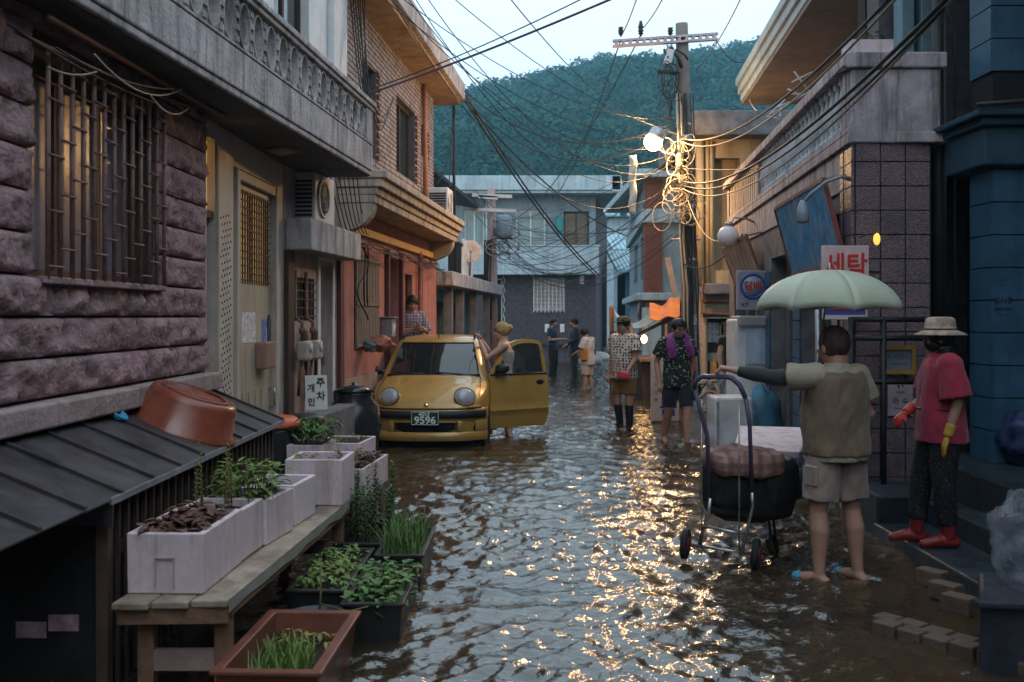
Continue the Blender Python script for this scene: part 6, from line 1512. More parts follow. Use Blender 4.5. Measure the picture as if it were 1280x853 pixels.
# roof rail + aerial
MB().tube([cw(0, 1.52, 1.44), cw(.02, 1.45, 1.62), cw(.07, 1.40, 1.86)], [.006, .005, .003], 5).build('aerial', M_wood, car)
for s_ in (-1, 1): MB().tube([cw(s_ * .50, 1.58, 1.44), cw(s_ * .50, 1.62, 1.50), cw(s_ * .49, 2.0, 1.53), cw(s_ * .48, 2.5, 1.52), cw(s_ * .48, 2.56, 1.45)], .014, 6).build('roof_rail', M_trim, car)
# open door
hinge = Vector((.735, .98, 0)); da = rad(36); dd_ = Vector((math.cos(da), math.sin(da), 0)); nn = Vector((math.sin(da), -math.cos(da), 0))
def dp(u, z, o=0): 
    bul = .035 * math.sin(math.pi * min(max((z - .22) / .75, 0), 1)) if z < .97 else -.10 * (z - .97) / .45
    q_ = hinge + dd_ * u + nn * (o + bul); return cw(q_.x, q_.y, z)
door = MB(); P1 = []
zs_ = [.24, .30, .38, .46, .475, .49, .50, .60, .70, .80, .88, .94, .965]
for z in zs_: 
    x1_ = .97 - .05 * max(0, (.40 - z) / .16) ** 2; P1.append([dp(.0 + x1_ * k / 14, z, .012 if .47 < z < .495 else 0) for k in range(15)])
door.grid(P1)
bk_ = [[p - CR @ (nn * .07) for p in r_] for r_ in P1]; door.grid(bk_, flip=True)
ed = P1[0] + [r_[-1] for r_ in P1[1:]] + P1[-1][-2::-1] + [r_[0] for r_ in P1[-2:0:-1]]; eb = [p - CR @ (nn * .07) for p in ed]
door.add(ed + eb, [(i, (i + 1) % len(ed), (i + 1) % len(ed) + len(ed), i + len(ed)) for i in range(len(ed))])
do = door.build('driver_door', M_gold, car)
fpts = [(.03, .955), (.10, 1.05), (.20, 1.19), (.32, 1.32), (.46, 1.405), (.62, 1.435), (.80, 1.43), (.915, 1.40), (.945, 1.30), (.955, 1.12), (.96, .955)]
fr3 = crom([(u, z, 0) for u, z in fpts], 4)
b = MB(); rings = []
for i, p in enumerate(fr3):
    t = (fr3[min(i + 1, len(fr3) - 1)] - fr3[max(i - 1, 0)]).normalized(); inn = Vector((t.y, -t.x, 0))
    q0 = p + inn * (.0); q1 = p + inn * .055
    rings.append([dp(q0.x, q0.y, 0), dp(q1.x, q1.y, .004), dp(q1.x, q1.y, -.04), dp(q0.x, q0.y, -.045)])
b.ring_loft(rings, smooth=False).build('door_frame', M_gold, do)
ins = []
for i, p in enumerate(fr3):
    t = (fr3[min(i + 1, len(fr3) - 1)] - fr3[max(i - 1, 0)]).normalized(); q1 = p + Vector((t.y, -t.x, 0)) * .05; ins.append(dp(q1.x, max(q1.y, .962), -.015))
MB().add(ins, [tuple(range(len(ins)))]).build('door_glass', mat('tinted_glass', (.015, .02, .022), .04, 0, 1, 0, spec=1.0, alpha=.88), do)
MB().tube([dp(.02 + .94 * k / 8, .965, .008) for k in range(9)], .012, 5).build('door_seal', M_trim, do)
hd = MB().lathe([(.062, 0), (.064, .012), (.05, .02), (.001, .02)], dp(.83, .845, .0), 18, rot=CR @ Matrix((dd_, Vector((0, 0, 1)), nn)).transposed(), sy=.55).build('door_handle', M_trim, do)
mr_ = MB().ball(dp(.16, 1.05, .10), (.10, .06, .07), 14, 10).build('mirror', M_trim, do)
MB().bar(dp(.10, .96, .0), dp(.15, 1.02, .08), .03, .07).build('mirror_arm', M_trim, mr_)
MB().obox(dp(.17, 1.05, .155), (.13, .006, .085), CR).build('mirror_badge', M_cglass, mr_) if False else None
# steering wheel and seats behind the glass
for x_ in (-.34, .34):
    b = MB(); b.obox(cw(x_, 1.95, .72), (.42, .14, .62), CR @ Matrix.Rotation(rad(-12), 3, 'X')); b.obox(cw(x_, 1.98, 1.12), (.22, .09, .18), CR); b.build('seat', mat('seat_cloth', (.03, .03, .034), .9, .2), car, bevel=.05)
# ================================================================== PEOPLE
def remesh(mb, voxel, smooth=2, fold=0.0, fs=9.0, seed=0):
    me = mb.mesh('tmp', M_skin); o = bpy.data.objects.new('tmp', me); COL.objects.link(o)
    bm = bmesh.new(); bm.from_mesh(me); bmesh.ops.recalc_face_normals(bm, faces=bm.faces); bm.to_mesh(me); bm.free()
    r_ = o.modifiers.new('r', 'REMESH'); r_.mode = 'VOXEL'; r_.voxel_size = voxel; r_.use_smooth_shade = True
    if smooth: s_ = o.modifiers.new('s', 'SMOOTH'); s_.iterations = smooth; s_.factor = .5
    dg = bpy.context.evaluated_depsgraph_get(); dg.update()
    out = bpy.data.meshes.new_from_object(o.evaluated_get(dg)); bpy.data.objects.remove(o); bpy.data.meshes.remove(me)
    if fold:
        n = len(out.vertices); co = np.empty(n * 3, np.float32); no = np.empty(n * 3, np.float32)
        out.vertices.foreach_get('co', co); out.vertices.foreach_get('normal', no); co = co.reshape(-1, 3); no = no.reshape(-1, 3)
        f = np.array([mnoise.noise(Vector((x * fs + seed, y * fs, z * fs * .45))) + .6 * mnoise.noise(Vector((x * fs * 2.1, y * fs * 2.1 + seed, z * fs * 1.3 + x * fs))) for x, y, z in co], np.float32)
        out.vertices.foreach_set('co', (co + no * (f * fold)[:, None]).ravel()); out.update()
    out.polygons.foreach_set('use_smooth', [True] * len(out.polygons))
    return out
def ell_ring(c, rx, ry, ang=0, n=20, up=None, p=2.3):
    out = []
    for k in range(n):
        t = 2 * math.pi * k / n; ct, st = math.cos(t), math.sin(t)
        x = rx * math.copysign(abs(ct) ** (2 / p), ct); y = ry * math.copysign(abs(st) ** (2 / p), st)
        out.append(Vector(c) + Vector((x * math.cos(ang) - y * math.sin(ang), x * math.sin(ang) + y * math.cos(ang), 0)))
    return out
DJ = dict(pelvis=(0, 0, .93), chest=(0, 0, 1.25), neck=(0, .01, 1.44), head=(0, -.02, 1.585),
          shL=(.175, .01, 1.385), elL=(.225, .03, 1.11), wrL=(.235, -.06, .87), shR=(-.175, .01, 1.385), elR=(-.225, .03, 1.11), wrR=(-.235, -.06, .87),
          hipL=(.090, 0, .90), knL=(.112, -.02, .49), anL=(.11, .02, .08), hipR=(-.090, 0, .90), knR=(-.112, -.02, .49), anR=(-.11, .02, .08),
          toeL=(.12, -.15, .03), toeR=(-.12, -.15, .03))
def hand(mb, wr, el, palm_dir=None, curl=.5, thumb=1, fr=.0085):
    wr = Vector(wr); d = (wr - Vector(el)).normalized() if palm_dir is None else Vector(palm_dir).normalized()
    ref = Vector((0, 0, 1)) if abs(d.z) < .8 else Vector((0, -1, 0))
    s_ = d.cross(ref).normalized(); nn_ = s_.cross(d)          # nn_: back of the hand
    for k in range(5):
        c = wr + d * (.02 + .018 * k); w = .026 + .016 * min(1, k / 3)
        mb.ball(c, (.021, .021, .021), 8, 6); mb.ball(c + s_ * w * .6, .015, 8, 6); mb.ball(c - s_ * w * .6, .015, 8, 6)
    for i, L in enumerate((.066, .076, .070, .054)):
        b = wr + d * (.088 - .006 * abs(i - 1.2)) + s_ * thumb * (.030 - .0195 * i); pts = [b - d * .02]; dv = d.copy(); p = b.copy()
        for j, f in enumerate((.45, .32, .23)):
            a = curl * (.5 + .35 * j); dv = (dv * math.cos(a) - nn_ * math.sin(a)).normalized(); nn2 = nn_; p = p + dv * (L * f); pts.append(p.copy())
        mb.tube(pts, [fr * 1.1, fr * 1.02, fr * .95, fr * .8], 7); mb.ball(pts[-1], fr * .85, 7, 5)
    b = wr + d * .03 + s_ * thumb * .03; dv = (d * .7 + s_ * thumb * .65 - nn_ * .35 * curl).normalized()
    mb.tube([b - s_ * thumb * .012, b + dv * .03, b + dv * .032 + (dv + d * .6 - nn_ * curl * .6).normalized() * .035], [fr * 1.4, fr * 1.2, fr * .9], 7)
    mb.ball(b + dv * .032 + (dv + d * .6 - nn_ * curl * .6).normalized() * .035, fr * .9, 7, 5)

class Person:
    def __init__(s, label, loc, face, H, pose=None, build=1.0, belly=0.0, look=None, nod=0.0, voxel=.010, skin=None, name='person', group=None, curlL=.5, curlR=.5, female=False, hands=True, hs=1.04):
        s.hs = hs; s.k = H / 1.70; s.loc = Vector(loc); f = Vector((face[0], face[1], 0)).normalized()
        s.R = Matrix(((-f.y, -f.x, 0), (f.x, -f.y, 0), (0, 0, 1)))          # local -y -> facing
        s.inv = s.R.transposed(); s.J = {k: Vector(v) for k, v in DJ.items()}
        for k, v in (pose or {}).items(): s.J[k] = Vector(v)
        s.t = thing(name, label, 'person', loc, group); s.b = build; s.belly = belly; s.vox = voxel; s.female = female
        s.spine = [s.J['pelvis'] + Vector((0, 0, -.09)), s.J['pelvis'], s.J['chest'], s.J['neck']]
        ld = Vector((look[0], look[1], 0)).normalized() if look else f
        s.hR = s.R.inverted() @ Matrix(((-ld.y, -ld.x, 0), (ld.x, -ld.y, 0), (0, 0, 1))) @ Matrix.Rotation(nod, 3, 'X') @ Matrix.Diagonal((hs, hs, hs))
        mb = MB(); J = s.J
        TR = s.torso_rings(0)
        mb.ring_loft(TR)
        for sd in 'LR':
            s.limb(mb, [J['sh' + sd] - Vector((.05 if sd == 'L' else -.05, 0, -.01)), J['sh' + sd], J['sh' + sd].lerp(J['el' + sd], .5), J['el' + sd], J['el' + sd].lerp(J['wr' + sd], .35), J['wr' + sd]], [.05, .056 * build, .047 * build, .040, .041, .027])
            s.limb(mb, [J['hip' + sd], J['hip' + sd].lerp(J['kn' + sd], .5), J['kn' + sd], J['kn' + sd].lerp(J['an' + sd], .3) + Vector((0, .014, 0)), J['kn' + sd].lerp(J['an' + sd], .75), J['an' + sd]], [.088 * build, .074 * build, .056 * (.5 + build / 2), .060 * (.4 + build * .6), .042 * (.5 + build / 2), .038])
            an, to = J['an' + sd], J['toe' + sd]; fd = (to - an); fd.z = 0; fd.normalize()
            s.limb(mb, [an - fd * .045 + Vector((0, 0, -.045)), an + Vector((0, 0, -.02)), an.lerp(to, .55) + Vector((0, 0, -.005)), to], [.034, .042, .036, .024])
            if hands: hand(mb, J['wr' + sd], J['el' + sd], None, curlL if sd == 'L' else curlR, 1 if sd == 'L' else -1, fr=.0085 if voxel < .009 else .010)
        s.head(mb)
        s.part('body', remesh(mb, voxel, 5 if voxel < .01 else 2), skin or M_skin)
    def W(s, p): return s.loc + s.R @ (Vector(p) * s.k)
    def L(s, p): return (s.inv @ (Vector(p) - s.loc)) / s.k                  # world -> local
    def part(s, name, me, m, parent=None):
        me.transform(Matrix.Diagonal((s.k, s.k, s.k, 1))); me.transform(s.R.to_4x4()); me.materials.clear(); me.materials.append(m)
        o = link(name, me, parent or s.t); return o
    def mbpart(s, name, mb, m, parent=None):
        me = mb.mesh(name, m); bm = bmesh.new(); bm.from_mesh(me); bmesh.ops.recalc_face_normals(bm, faces=bm.faces); bm.to_mesh(me); bm.free(); return s.part(name, me, m, parent)
    def limb(s, mb, pts, rr, n=12, caps=True):
        mb.tube(pts, rr, n)
        if caps: mb.ball(pts[0], rr[0], n, 8); mb.ball(pts[-1], rr[-1], n, 8)
        for p, r_ in list(zip(pts, rr))[1:-1]: mb.ball(p, r_ * .99, n, 8)
    def spine_at(s, z):
        S = s.spine
        if z <= S[0].z: return S[0] + Vector((0, 0, z - S[0].z))
        for a, b in zip(S, S[1:]):
            if z <= b.z: return a.lerp(b, (z - a.z) / (b.z - a.z))
        return S[-1] + Vector((0, 0, z - S[-1].z))
    def torso_rings(s, inf, z0=.84, z1=9, flare=0, cl=False):
        b = s.b; be = s.belly; out = []
        dz = s.J['pelvis'].z - .93
        prof = [(.84, .125, .10), (.90, .158, .112), (.97, .163, .112 + be * .5), (1.05, .150 + be * .5, .104 + be), (1.13, .148 + be * .5, .103 + be), (1.22, .160 + be * .2, .112 + be * .5), (1.31, .168, .115), (1.375, .165, .103), (1.415, .12, .085), (1.44, .078, .068), (1.47, .056, .058), (1.53, .052, .055)]
        if s.female: prof = [(z, rx * (.92 if z > 1.0 else 1.04), ry) for z, rx, ry in prof]
        if cl: prof = [(z, max(rx, .160) if z < .96 else rx, max(ry, .112 + be * .5) if z < .96 else ry) for z, rx, ry in prof]
        tw = math.atan2(s.J['shL'].y - s.J['shR'].y, s.J['shL'].x - s.J['shR'].x)
        for z, rx, ry in prof:
            if z < z0 - 1e-6 or z > z1: continue
            c = s.spine_at(z + dz if z < 1.5 else z + dz); c = c.copy()
            bb = b if z < 1.43 else 1
            c.y -= be * .6 * max(0, 1 - abs(z - 1.08) / .2)
            out.append(ell_ring(c, rx * bb + inf + flare * max(0, (1.1 - z)), ry * bb + inf + flare * max(0, (1.1 - z)), tw * max(0, min(1, (z - .95) / .35))))
        return out
    def head(s, mb):
        c = s.J['head']; R = s.hR; h = lambda x, y, z: c + R @ Vector((x, y, z))
        mb.tube([s.J['neck'] + Vector((0, .01, -.02)), h(0, .02, -.06)], [.056, .052], 14)
        mb.ball(h(0, .012, .025), (.076, .094, .092), 20, 14, R); mb.ball(h(0, -.018, -.035), (.062, .072, .080), 18, 12, R)
        mb.ball(h(0, -.045, -.082), (.036, .036, .028), 12, 8, R)
        mb.tube([h(0, -.088, .012), h(0, -.104, -.022), h(0, -.096, -.034)], [.008, .013, .012], 8); mb.ball(h(0, -.106, -.026), .013, 8, 6)
        for sx in (-1, 1):
            mb.ball(h(sx * .077, .012, -.008), (.010, .022, .032), 10, 8, R)
            mb.ball(h(sx * .03, -.080, .024), (.024, .012, .009), 8, 6, R)          # brow ridge
            mb.ball(h(sx * .042, -.068, -.024), (.02, .02, .018), 8, 6, R)          # cheek
        mb.ball(h(0, -.088, -.055), (.022, .010, .007), 8, 6, R)
    def face(s, glasses=False):
        c = s.J['head']; R = s.hR; h = lambda x, y, z: c + R @ Vector((x, y, z))
        for sx in (-1, 1):
            s.mbpart('eye', MB().ball(h(sx * .031, -.0845, .006), (.013, .006, .006), 8, 6, R), M_ink)
            s.mbpart('eyebrow', MB().tube([h(sx * .014, -.094, .024), h(sx * .048, -.084, .026)], .004, 5), M_hair)
        s.mbpart('mouth', MB().tube([h(-.024, -.0925, -.058), h(0, -.099, -.057), h(.024, -.0925, -.058)], .0045, 5), mat('lip', (.25, .09, .075), .5))
        if glasses:
            g = MB()
            for sx in (-1, 1):
                g.tube([h(sx * .033 + .026 * math.cos(t), -.103, .004 + .019 * math.sin(t)) for t in [2 * math.pi * i / 12 for i in range(12)]], .0028, 5, closed=True); g.tube([h(sx * .058, -.100, .008), h(sx * .08, .0, .006)], .003, 4)
            g.tube([h(-.008, -.104, .006), h(.008, -.104, .006)], .0028, 4); o = s.mbpart('glasses', g, M_black); o['kind'] = 'stuff'
    def hair(s, m, low=-.06, front=.045, vol=.012, back=True, seed=0, bald=False):
        c = s.J['head']; R = s.hR; mb = MB(); n1, n2 = 28, 18; rows = []
        for i in range(n2 + 1):
            th = math.pi * i / n2; row = []
            for k in range(n1 + 1):
                ph = 2 * math.pi * k / n1; d = Vector((math.sin(th) * math.cos(ph), math.sin(th) * math.sin(ph), math.cos(th)))
                q = 1 + .035 * mnoise.noise(d * 5 + Vector((seed, 0, 0))) + .03 * mnoise.noise(d * 13 + Vector((0, seed, 0)))
                row.append(Vector((d.x * (.077 + vol) * q, .012 + d.y * (.096 + vol) * q, .028 + d.z * (.093 + vol) * q)))
            rows.append(row)
        vs = [p for r_ in rows for p in r_]; fs = []
        for i in range(n2):
            for k in range(n1):
                p = (rows[i][k] + rows[i + 1][k + 1]) / 2
                lim = front if p.y < -.03 else (low + .03 if p.y < .02 else low)
                if p.y < -.03 and abs(p.x) > .055: lim = front - .03
                if p.z > lim: fs.append((i * (n1 + 1) + k, i * (n1 + 1) + k + 1, (i + 1) * (n1 + 1) + k + 1, (i + 1) * (n1 + 1) + k))
        mb.add([c + R @ p for p in vs], fs, True); o = s.mbpart('hair', mb, m); o.modifiers.new('s', 'SOLIDIFY').thickness = .012; return o
    def shirt(s, m, hem=.86, sleeve=.55, inf=.018, fold=.007, flare=.05, collar=True, name='shirt', sl_r=.0, tank=False, seed=1):
        mb = MB(); J = s.J; rr = s.torso_rings(inf, hem - .03 if hem < .9 else hem - .06, 1.47 if not tank else (1.43 if tank == 'vest' else 1.36), flare, True)
        rr[0] = [Vector((p.x, p.y, hem)) for p in rr[0]]; mb.ring_loft(rr)
        if not tank:
            for sd in 'LR':
                a, e, w = J['sh' + sd], J['el' + sd], J['wr' + sd]; inn = a - Vector((.07 if sd == 'L' else -.07, 0, -.012))
                if sleeve <= 1: pts = [inn, a, a.lerp(e, sleeve * .6), a.lerp(e, sleeve)]; ra = [.055 + inf, .06 * s.b + inf, .056 * s.b + inf + sl_r * .6, .054 * s.b + inf + sl_r]
                else: pts = [inn, a, a.lerp(e, .6), e, e.lerp(w, min(sleeve - 1, .97))]; ra = [.055 + inf, .06 * s.b + inf, .05 * s.b + inf, .045 + inf * .8, .032 + inf * .6]
                mb.tube(pts, ra, 16); mb.ball(a, .06 * s.b + inf, 14, 10)
        elif tank != 'vest':
            for sx in (-1, 1): mb.tube([Vector((sx * .075, -.07, 1.30)) + s.spine_at(1.3) * 1 - Vector((0, 0, 1.3)), Vector((sx * .085, -.01, 1.435)), Vector((sx * .075, .08, 1.30))], .022, 8)
        o = s.part(name, remesh(mb, max(s.vox, .010), 2, fold, 11, seed), m); return o
    def pants(s, m, to=.6, inf=.02, fold=.006, top=1.0, name='shorts', wide=.008, seed=2):
        """to: 0..1 along the thigh, 1..2 along the shin"""
        mb = MB(); J = s.J; rr = s.torso_rings(inf, .84, top - .02); c = s.spine_at(top); rr.append([Vector((p.x, p.y, top)) for p in rr[-1]]); mb.ring_loft(rr)
        for sd in 'LR':
            h, k, a = J['hip' + sd], J['kn' + sd], J['an' + sd]
            if to <= 1: pts = [h + Vector((0, 0, .02)), h.lerp(k, to * .5), h.lerp(k, to)]; ra = [.082 * s.b + inf, .078 * s.b + inf + wide * .5, .066 * s.b + inf + wide]
            else: pts = [h + Vector((0, 0, .02)), h.lerp(k, .5), k, k.lerp(a, .4 * (to - 1)), k.lerp(a, to - 1)]; ra = [.092 * s.b + inf, .08 * s.b + inf, .062 + inf, .058 + inf, .048 + inf + wide * .5]
            mb.tube(pts, ra, 18); mb.ball(pts[0], ra[0], 14, 10)
        return s.part(name, remesh(mb, max(s.vox, .010), 2, fold, 10, seed), m)
    def boots(s, m, h=.3, name='boot'):
        for sd in 'LR':
            mb = MB(); k, a, to = s.J['kn' + sd], s.J['an' + sd], s.J['toe' + sd]; t = min(1, h / (k.z - a.z)); fd = (to - a); fd.z = 0; fd.normalize()
            mb.tube([a.lerp(k, t), a.lerp(k, t * .5), a], [.066, .058, .052], 14)
            s.limb(mb, [a - fd * .04 + Vector((0, 0, -.035)), a.lerp(to, .5), to + fd * .02], [.046, .047, .036]); s.part(name, remesh(mb, .010, 2), m)

M_hair = mat('black_hair', (.012, .010, .010), .5, .3, 30, .4, 120, obj=True)
def cloth(name, c, rough=.85, var=.18, **kw): return mat(name, c, rough, var, 6, .25, 120, sheen=.2, obj=True, **kw)
def pattern_mat(name, base, ink, scale, kind='dots', thr=.35):
    m = mat(name, base, .85, 0, 6, .2, 120, obj=True); nt = m.node_tree; b = nt.nodes['Principled BSDF']; tc = nt.nodes.new('ShaderNodeTexCoord')
    if kind == 'checker':
        a = nt.nodes.new('ShaderNodeTexBrick'); a.inputs['Scale'].default_value = scale; a.inputs['Mortar Size'].default_value = .02
        a.inputs['Color1'].default_value = (*base, 1); a.inputs['Color2'].default_value = (*[(x + y) / 2 for x, y in zip(base, ink)], 1); a.inputs['Mortar'].default_value = (*ink, 1)
        mp_ = nt.nodes.new('ShaderNodeMapping'); mp_.inputs['Rotation'].default_value = (rad(90), 0, 0); nt.links.new(tc.outputs['Object'], mp_.inputs['Vector']); nt.links.new(mp_.outputs[0], a.inputs['Vector']); nt.links.new(a.outputs['Color'], b.inputs['Base Color']); return m
    if kind == 'plaid':
        prev = None
        for ax in ('X', 'Z'):
            a = nt.nodes.new('ShaderNodeTexWave'); a.bands_direction = ax; a.inputs['Scale'].default_value = scale; a.inputs['Distortion'].default_value = 1.2; a.inputs['Detail'].default_value = 1
            nt.links.new(tc.outputs['Object'], a.inputs['Vector']); mr = nt.nodes.new('ShaderNodeMapRange'); mr.inputs['From Min'].default_value = .62; mr.inputs['From Max'].default_value = .8; mr.inputs['To Max'].default_value = .65; nt.links.new(a.outputs['Fac'], mr.inputs['Value'])
            mx = nt.nodes.new('ShaderNodeMix'); mx.data_type = 'RGBA'; nt.links.new(mr.outputs['Result'], mx.inputs['Factor']); mx.inputs['B'].default_value = (*ink, 1)
            if prev: nt.links.new(prev, mx.inputs['A'])
            else: mx.inputs['A'].default_value = (*base, 1)
            prev = mx.outputs['Result']
        nt.links.new(prev, b.inputs['Base Color']); return m
    if kind == 'noise':
        a = nt.nodes.new('ShaderNodeTexNoise'); a.inputs['Scale'].default_value = scale; a.inputs['Detail'].default_value = 3; o = a.outputs['Fac']
    else:
        a = nt.nodes.new('ShaderNodeTexVoronoi'); a.inputs['Scale'].default_value = scale; a.inputs['Randomness'].default_value = .35 if kind == 'motif' else 1; o = a.outputs['Distance']
    nt.links.new(tc.outputs['Object'], a.inputs['Vector'])
    mr = nt.nodes.new('ShaderNodeMapRange'); mr.inputs['From Min'].default_value = thr - .03; mr.inputs['From Max'].default_value = thr + .03; nt.links.new(o, mr.inputs['Value'])
    mx = nt.nodes.new('ShaderNodeMix'); mx.data_type = 'RGBA'; nt.links.new(mr.outputs['Result'], mx.inputs['Factor'])
    i0, i1 = ((base, ink) if kind == 'noise' else (ink, base)); mx.inputs['A'].default_value = (*i0, 1); mx.inputs['B'].default_value = (*i1, 1); nt.links.new(mx.outputs['Result'], b.inputs['Base Color']); return m

# ---- man with the cart and umbrella
um_loc = (2.06, 6.32, -.05); fc = Vector((-.42, .90, 0)).normalized()
tmp = Matrix(((-fc.y, -fc.x, 0), (fc.x, -fc.y, 0), (0, 0, 1))); kk = 1.62 / 1.7
def loc_of(w, loc, R_, k_): return (R_.transposed() @ (Vector(w) - Vector(loc))) / k_
HANDLE = at(903, 470, 6.42)
wrL = loc_of(HANDLE + Vector((.085, .0, .035)), um_loc, tmp, kk); shL = Vector((.19, -.01, 1.385)); elL = shL.lerp(wrL, .52) + Vector((0, .0, -.03))
UMB = Vector((2.02, 6.62, 1.12))
wrR = loc_of(UMB + Vector((.03, -.08, 0)), um_loc, tmp, kk); elR = Vector((-.27, .02, 1.12))
p1 = Person('man in beige shirt and grey shorts seen from behind, gripping the cart handle', um_loc, fc, 1.62,
            dict(shL=shL, shR=(-.18, .0, 1.375), elL=elL, wrL=wrL, elR=elR, wrR=wrR, head=(.0, -.03, 1.575), anL=(.155, .01, .08), toeL=(.22, -.16, .03), anR=(-.14, .05, .08), toeR=(-.12, -.13, .03), knL=(.14, -.02, .49), knR=(-.13, .0, .49), hipL=(.10, 0, .90), hipR=(-.10, 0, .90)),
            build=1.14, belly=.035, hs=1.14, voxel=.008, curlL=.95, curlR=1.0, look=(-.35, .94))
p1.shirt(cloth('beige_tee', (.33, .28, .21), var=.2), hem=.83, sleeve=.62, inf=.022, fold=.008, flare=.05, sl_r=.014)
p1.shirt(cloth('brown_vest', (.165, .115, .075), var=.25), hem=.865, inf=.034, fold=.012, flare=.05, tank='vest', name='vest')
p1.pants(cloth('grey_shorts', (.30, .225, .195), var=.2), to=.82, inf=.022, wide=.016, top=.96, fold=.012)
p1.hair(mat('grey_hair', (.055, .032, .025), .6, .5, 60, .5, 140, obj=True), low=-.075, front=.03, vol=.007)
sv = MB(); sv.tube([shL.lerp(elL, .66), elL, elL.lerp(wrL, .5), elL.lerp(wrL, .93)], [.061, .053, .049, .036], 14); p1.part('arm_sleeve', remesh(sv, .009, 1, .004, 16), cloth('dark_sleeve', (.025, .035, .035)))
pk = MB(); q = p1.J['hipL'].lerp(p1.J['knL'], .45) + Vector((.108, .02, .02)); pk.obox(q, (.024, .12, .14)); p1.mbpart('cargo_pocket', pk, MATS['grey_shorts']).modifiers.new('b', 'BEVEL').width = .01
for sd in 'LR':
    a, to = p1.J['an' + sd], p1.J['toe' + sd]; fd = (to - a); fd.z = 0; fd.normalize(); b = MB()
    sd_ = Vector((-fd.y, fd.x, 0)); b.hexa([a - fd * .07 - sd_ * .04 + Vector((0, 0, -.09)), a - fd * .07 + sd_ * .04 + Vector((0, 0, -.09)), to + fd * .045 + sd_ * .045 + Vector((0, 0, -.05)), to + fd * .045 - sd_ * .045 + Vector((0, 0, -.05)), a - fd * .07 - sd_ * .04 + Vector((0, 0, -.07)), a - fd * .07 + sd_ * .04 + Vector((0, 0, -.07)), to + fd * .045 + sd_ * .045 + Vector((0, 0, -.02)), to + fd * .045 - sd_ * .045 + Vector((0, 0, -.02))])
    b.tube([a.lerp(to, .72) + Vector((0, 0, -.0)), to + fd * .0], [.045, .038], 12); p1.part('slipper', remesh(b, .010, 2), mat('cyan_slipper', (.06, .34, .48), .5, .1))
hs = MB(); nk = p1.J['neck']
# umbrella
um = thing('umbrella', 'pale green grey umbrella open over the man with the cart', 'umbrella', UMB)
apex = at(1037, 338, 6.55); rim_z = at(1037, 388, 6.25).z; Ru = .485; nrib = 8
M_umb = mat('umbrella_cloth', (.40, .43, .33), .55, .08, 4, .05, 60, sheen=.2, stain=(.44, .47, .42), stain_amt=.4)
rings = []
for i in range(11):
    t = i / 10; rr_ = Ru * math.sin(t * rad(86)) / math.sin(rad(86)); zz = apex.z - (apex.z - rim_z) * (1 - math.cos(t * rad(80))) / (1 - math.cos(rad(80))); rg = []
    for k in range(nrib * 6):
        a = 2 * math.pi * k / (nrib * 6); ph = (k % 6) / 6; chord = math.cos(math.pi / nrib) / math.cos(2 * math.pi / nrib * ph - math.pi / nrib); sc = chord * (1 - .03 * t * t * math.sin(math.pi * ph)); dzz = .020 * t ** 3 * math.sin(math.pi * ph)
        rg.append(Vector((apex.x + rr_ * sc * math.cos(a), apex.y + rr_ * sc * math.sin(a), zz + dzz)))
    rings.append(rg)
M_umb2 = mat('umbrella_cloth_b', (.36, .40, .30), .55, .08, 4, .05, 60, sheen=.2)
for g_ in range(nrib):                        # one cloth panel between each two ribs
    Pn = [[rings[i][(g_ * 6 + q_) % (nrib * 6)] for q_ in range(7)] for i in range(11)]
    cn = MB().grid(Pn).build('canopy_panel', M_umb2 if g_ % 2 else M_umb, um, fixn=False); cn.modifiers.new('s', 'SOLIDIFY').thickness = .003
for k in range(nrib):
    MB().tube([Vector((apex.x, apex.y, apex.z - .012))] + [rings[i][k * 6] - Vector((0, 0, .006)) for i in range(2, 11, 2)], .0035, 5).build('rib', M_steel, um)
MB().tube([apex + Vector((0, 0, .05)), apex, UMB + Vector((0, 0, .06))], .007, 8).build('shaft', M_steel, um)
MB().tube([UMB + Vector((0, 0, .08)), UMB + Vector((0, 0, -.12))], .016, 10).build('grip', M_black, um)
MB().obox(Vector((apex.x - .08, apex.y - Ru * .80, rim_z + .085)), (.075, .008, .03), Euler((rad(-35), rad(12), 0))).build('label_tag', M_black, um)

# ---- cart
ct = thing('hand_cart', 'folding hand cart with black bag and red hubbed wheels in the flood', 'cart', gp(905, 700))
M_tubep = mat('purple_tube', (.085, .075, .13), .4, .15, 9, .05); M_chr = mat('cart_chrome', (.45, .42, .40), .3, .2, 12, .05, metal=.8)
hl_, hr_ = at(872, 474, 6.55), at(932, 478, 6.40)
def cpt(px, py, d): return at(px, py, d)
MB().tube([cpt(868, 486, 6.56), cpt(870, 476, 6.54), cpt(877, 471, 6.52), cpt(905, 471, 6.45), cpt(915, 473, 6.42), cpt(925, 482, 6.4), cpt(932, 498, 6.39)], .017, 10).build('handle_grip', M_tubep, ct)
MB().tube([cpt(868, 486, 6.56), cpt(876, 515, 6.56), cpt(884, 545, 6.57), cpt(888, 622, 6.62)], .014, 8).build('upright', M_tubep, ct)
MB().tube([cpt(932, 498, 6.39), cpt(937, 530, 6.40), cpt(940, 615, 6.46)], .014, 8).build('upright', M_tubep, ct)
MB().tube([cpt(888, 622, 6.62), cpt(886, 640, 6.62), cpt(873, 684, 6.66)], .012, 8).build('lower_tube', M_chr, ct)
MB().tube([cpt(940, 615, 6.46), cpt(941, 632, 6.47), cpt(927, 692, 6.5)], .012, 8).build('lower_tube', M_chr, ct)
for pa, pb in (((877, 500), (877, 684)), ((924, 500), (924, 690))): MB().tube([cpt(*pa, 6.58 if pa[0] < 900 else 6.44), cpt(*pb, 6.62 if pa[0] < 900 else 6.5)], .006, 6).build('stay_rod', M_chr, ct)
MB().tube([cpt(879, 658, 6.63), cpt(932, 668, 6.5)], .010, 8).build('cross_tube', M_chr, ct)
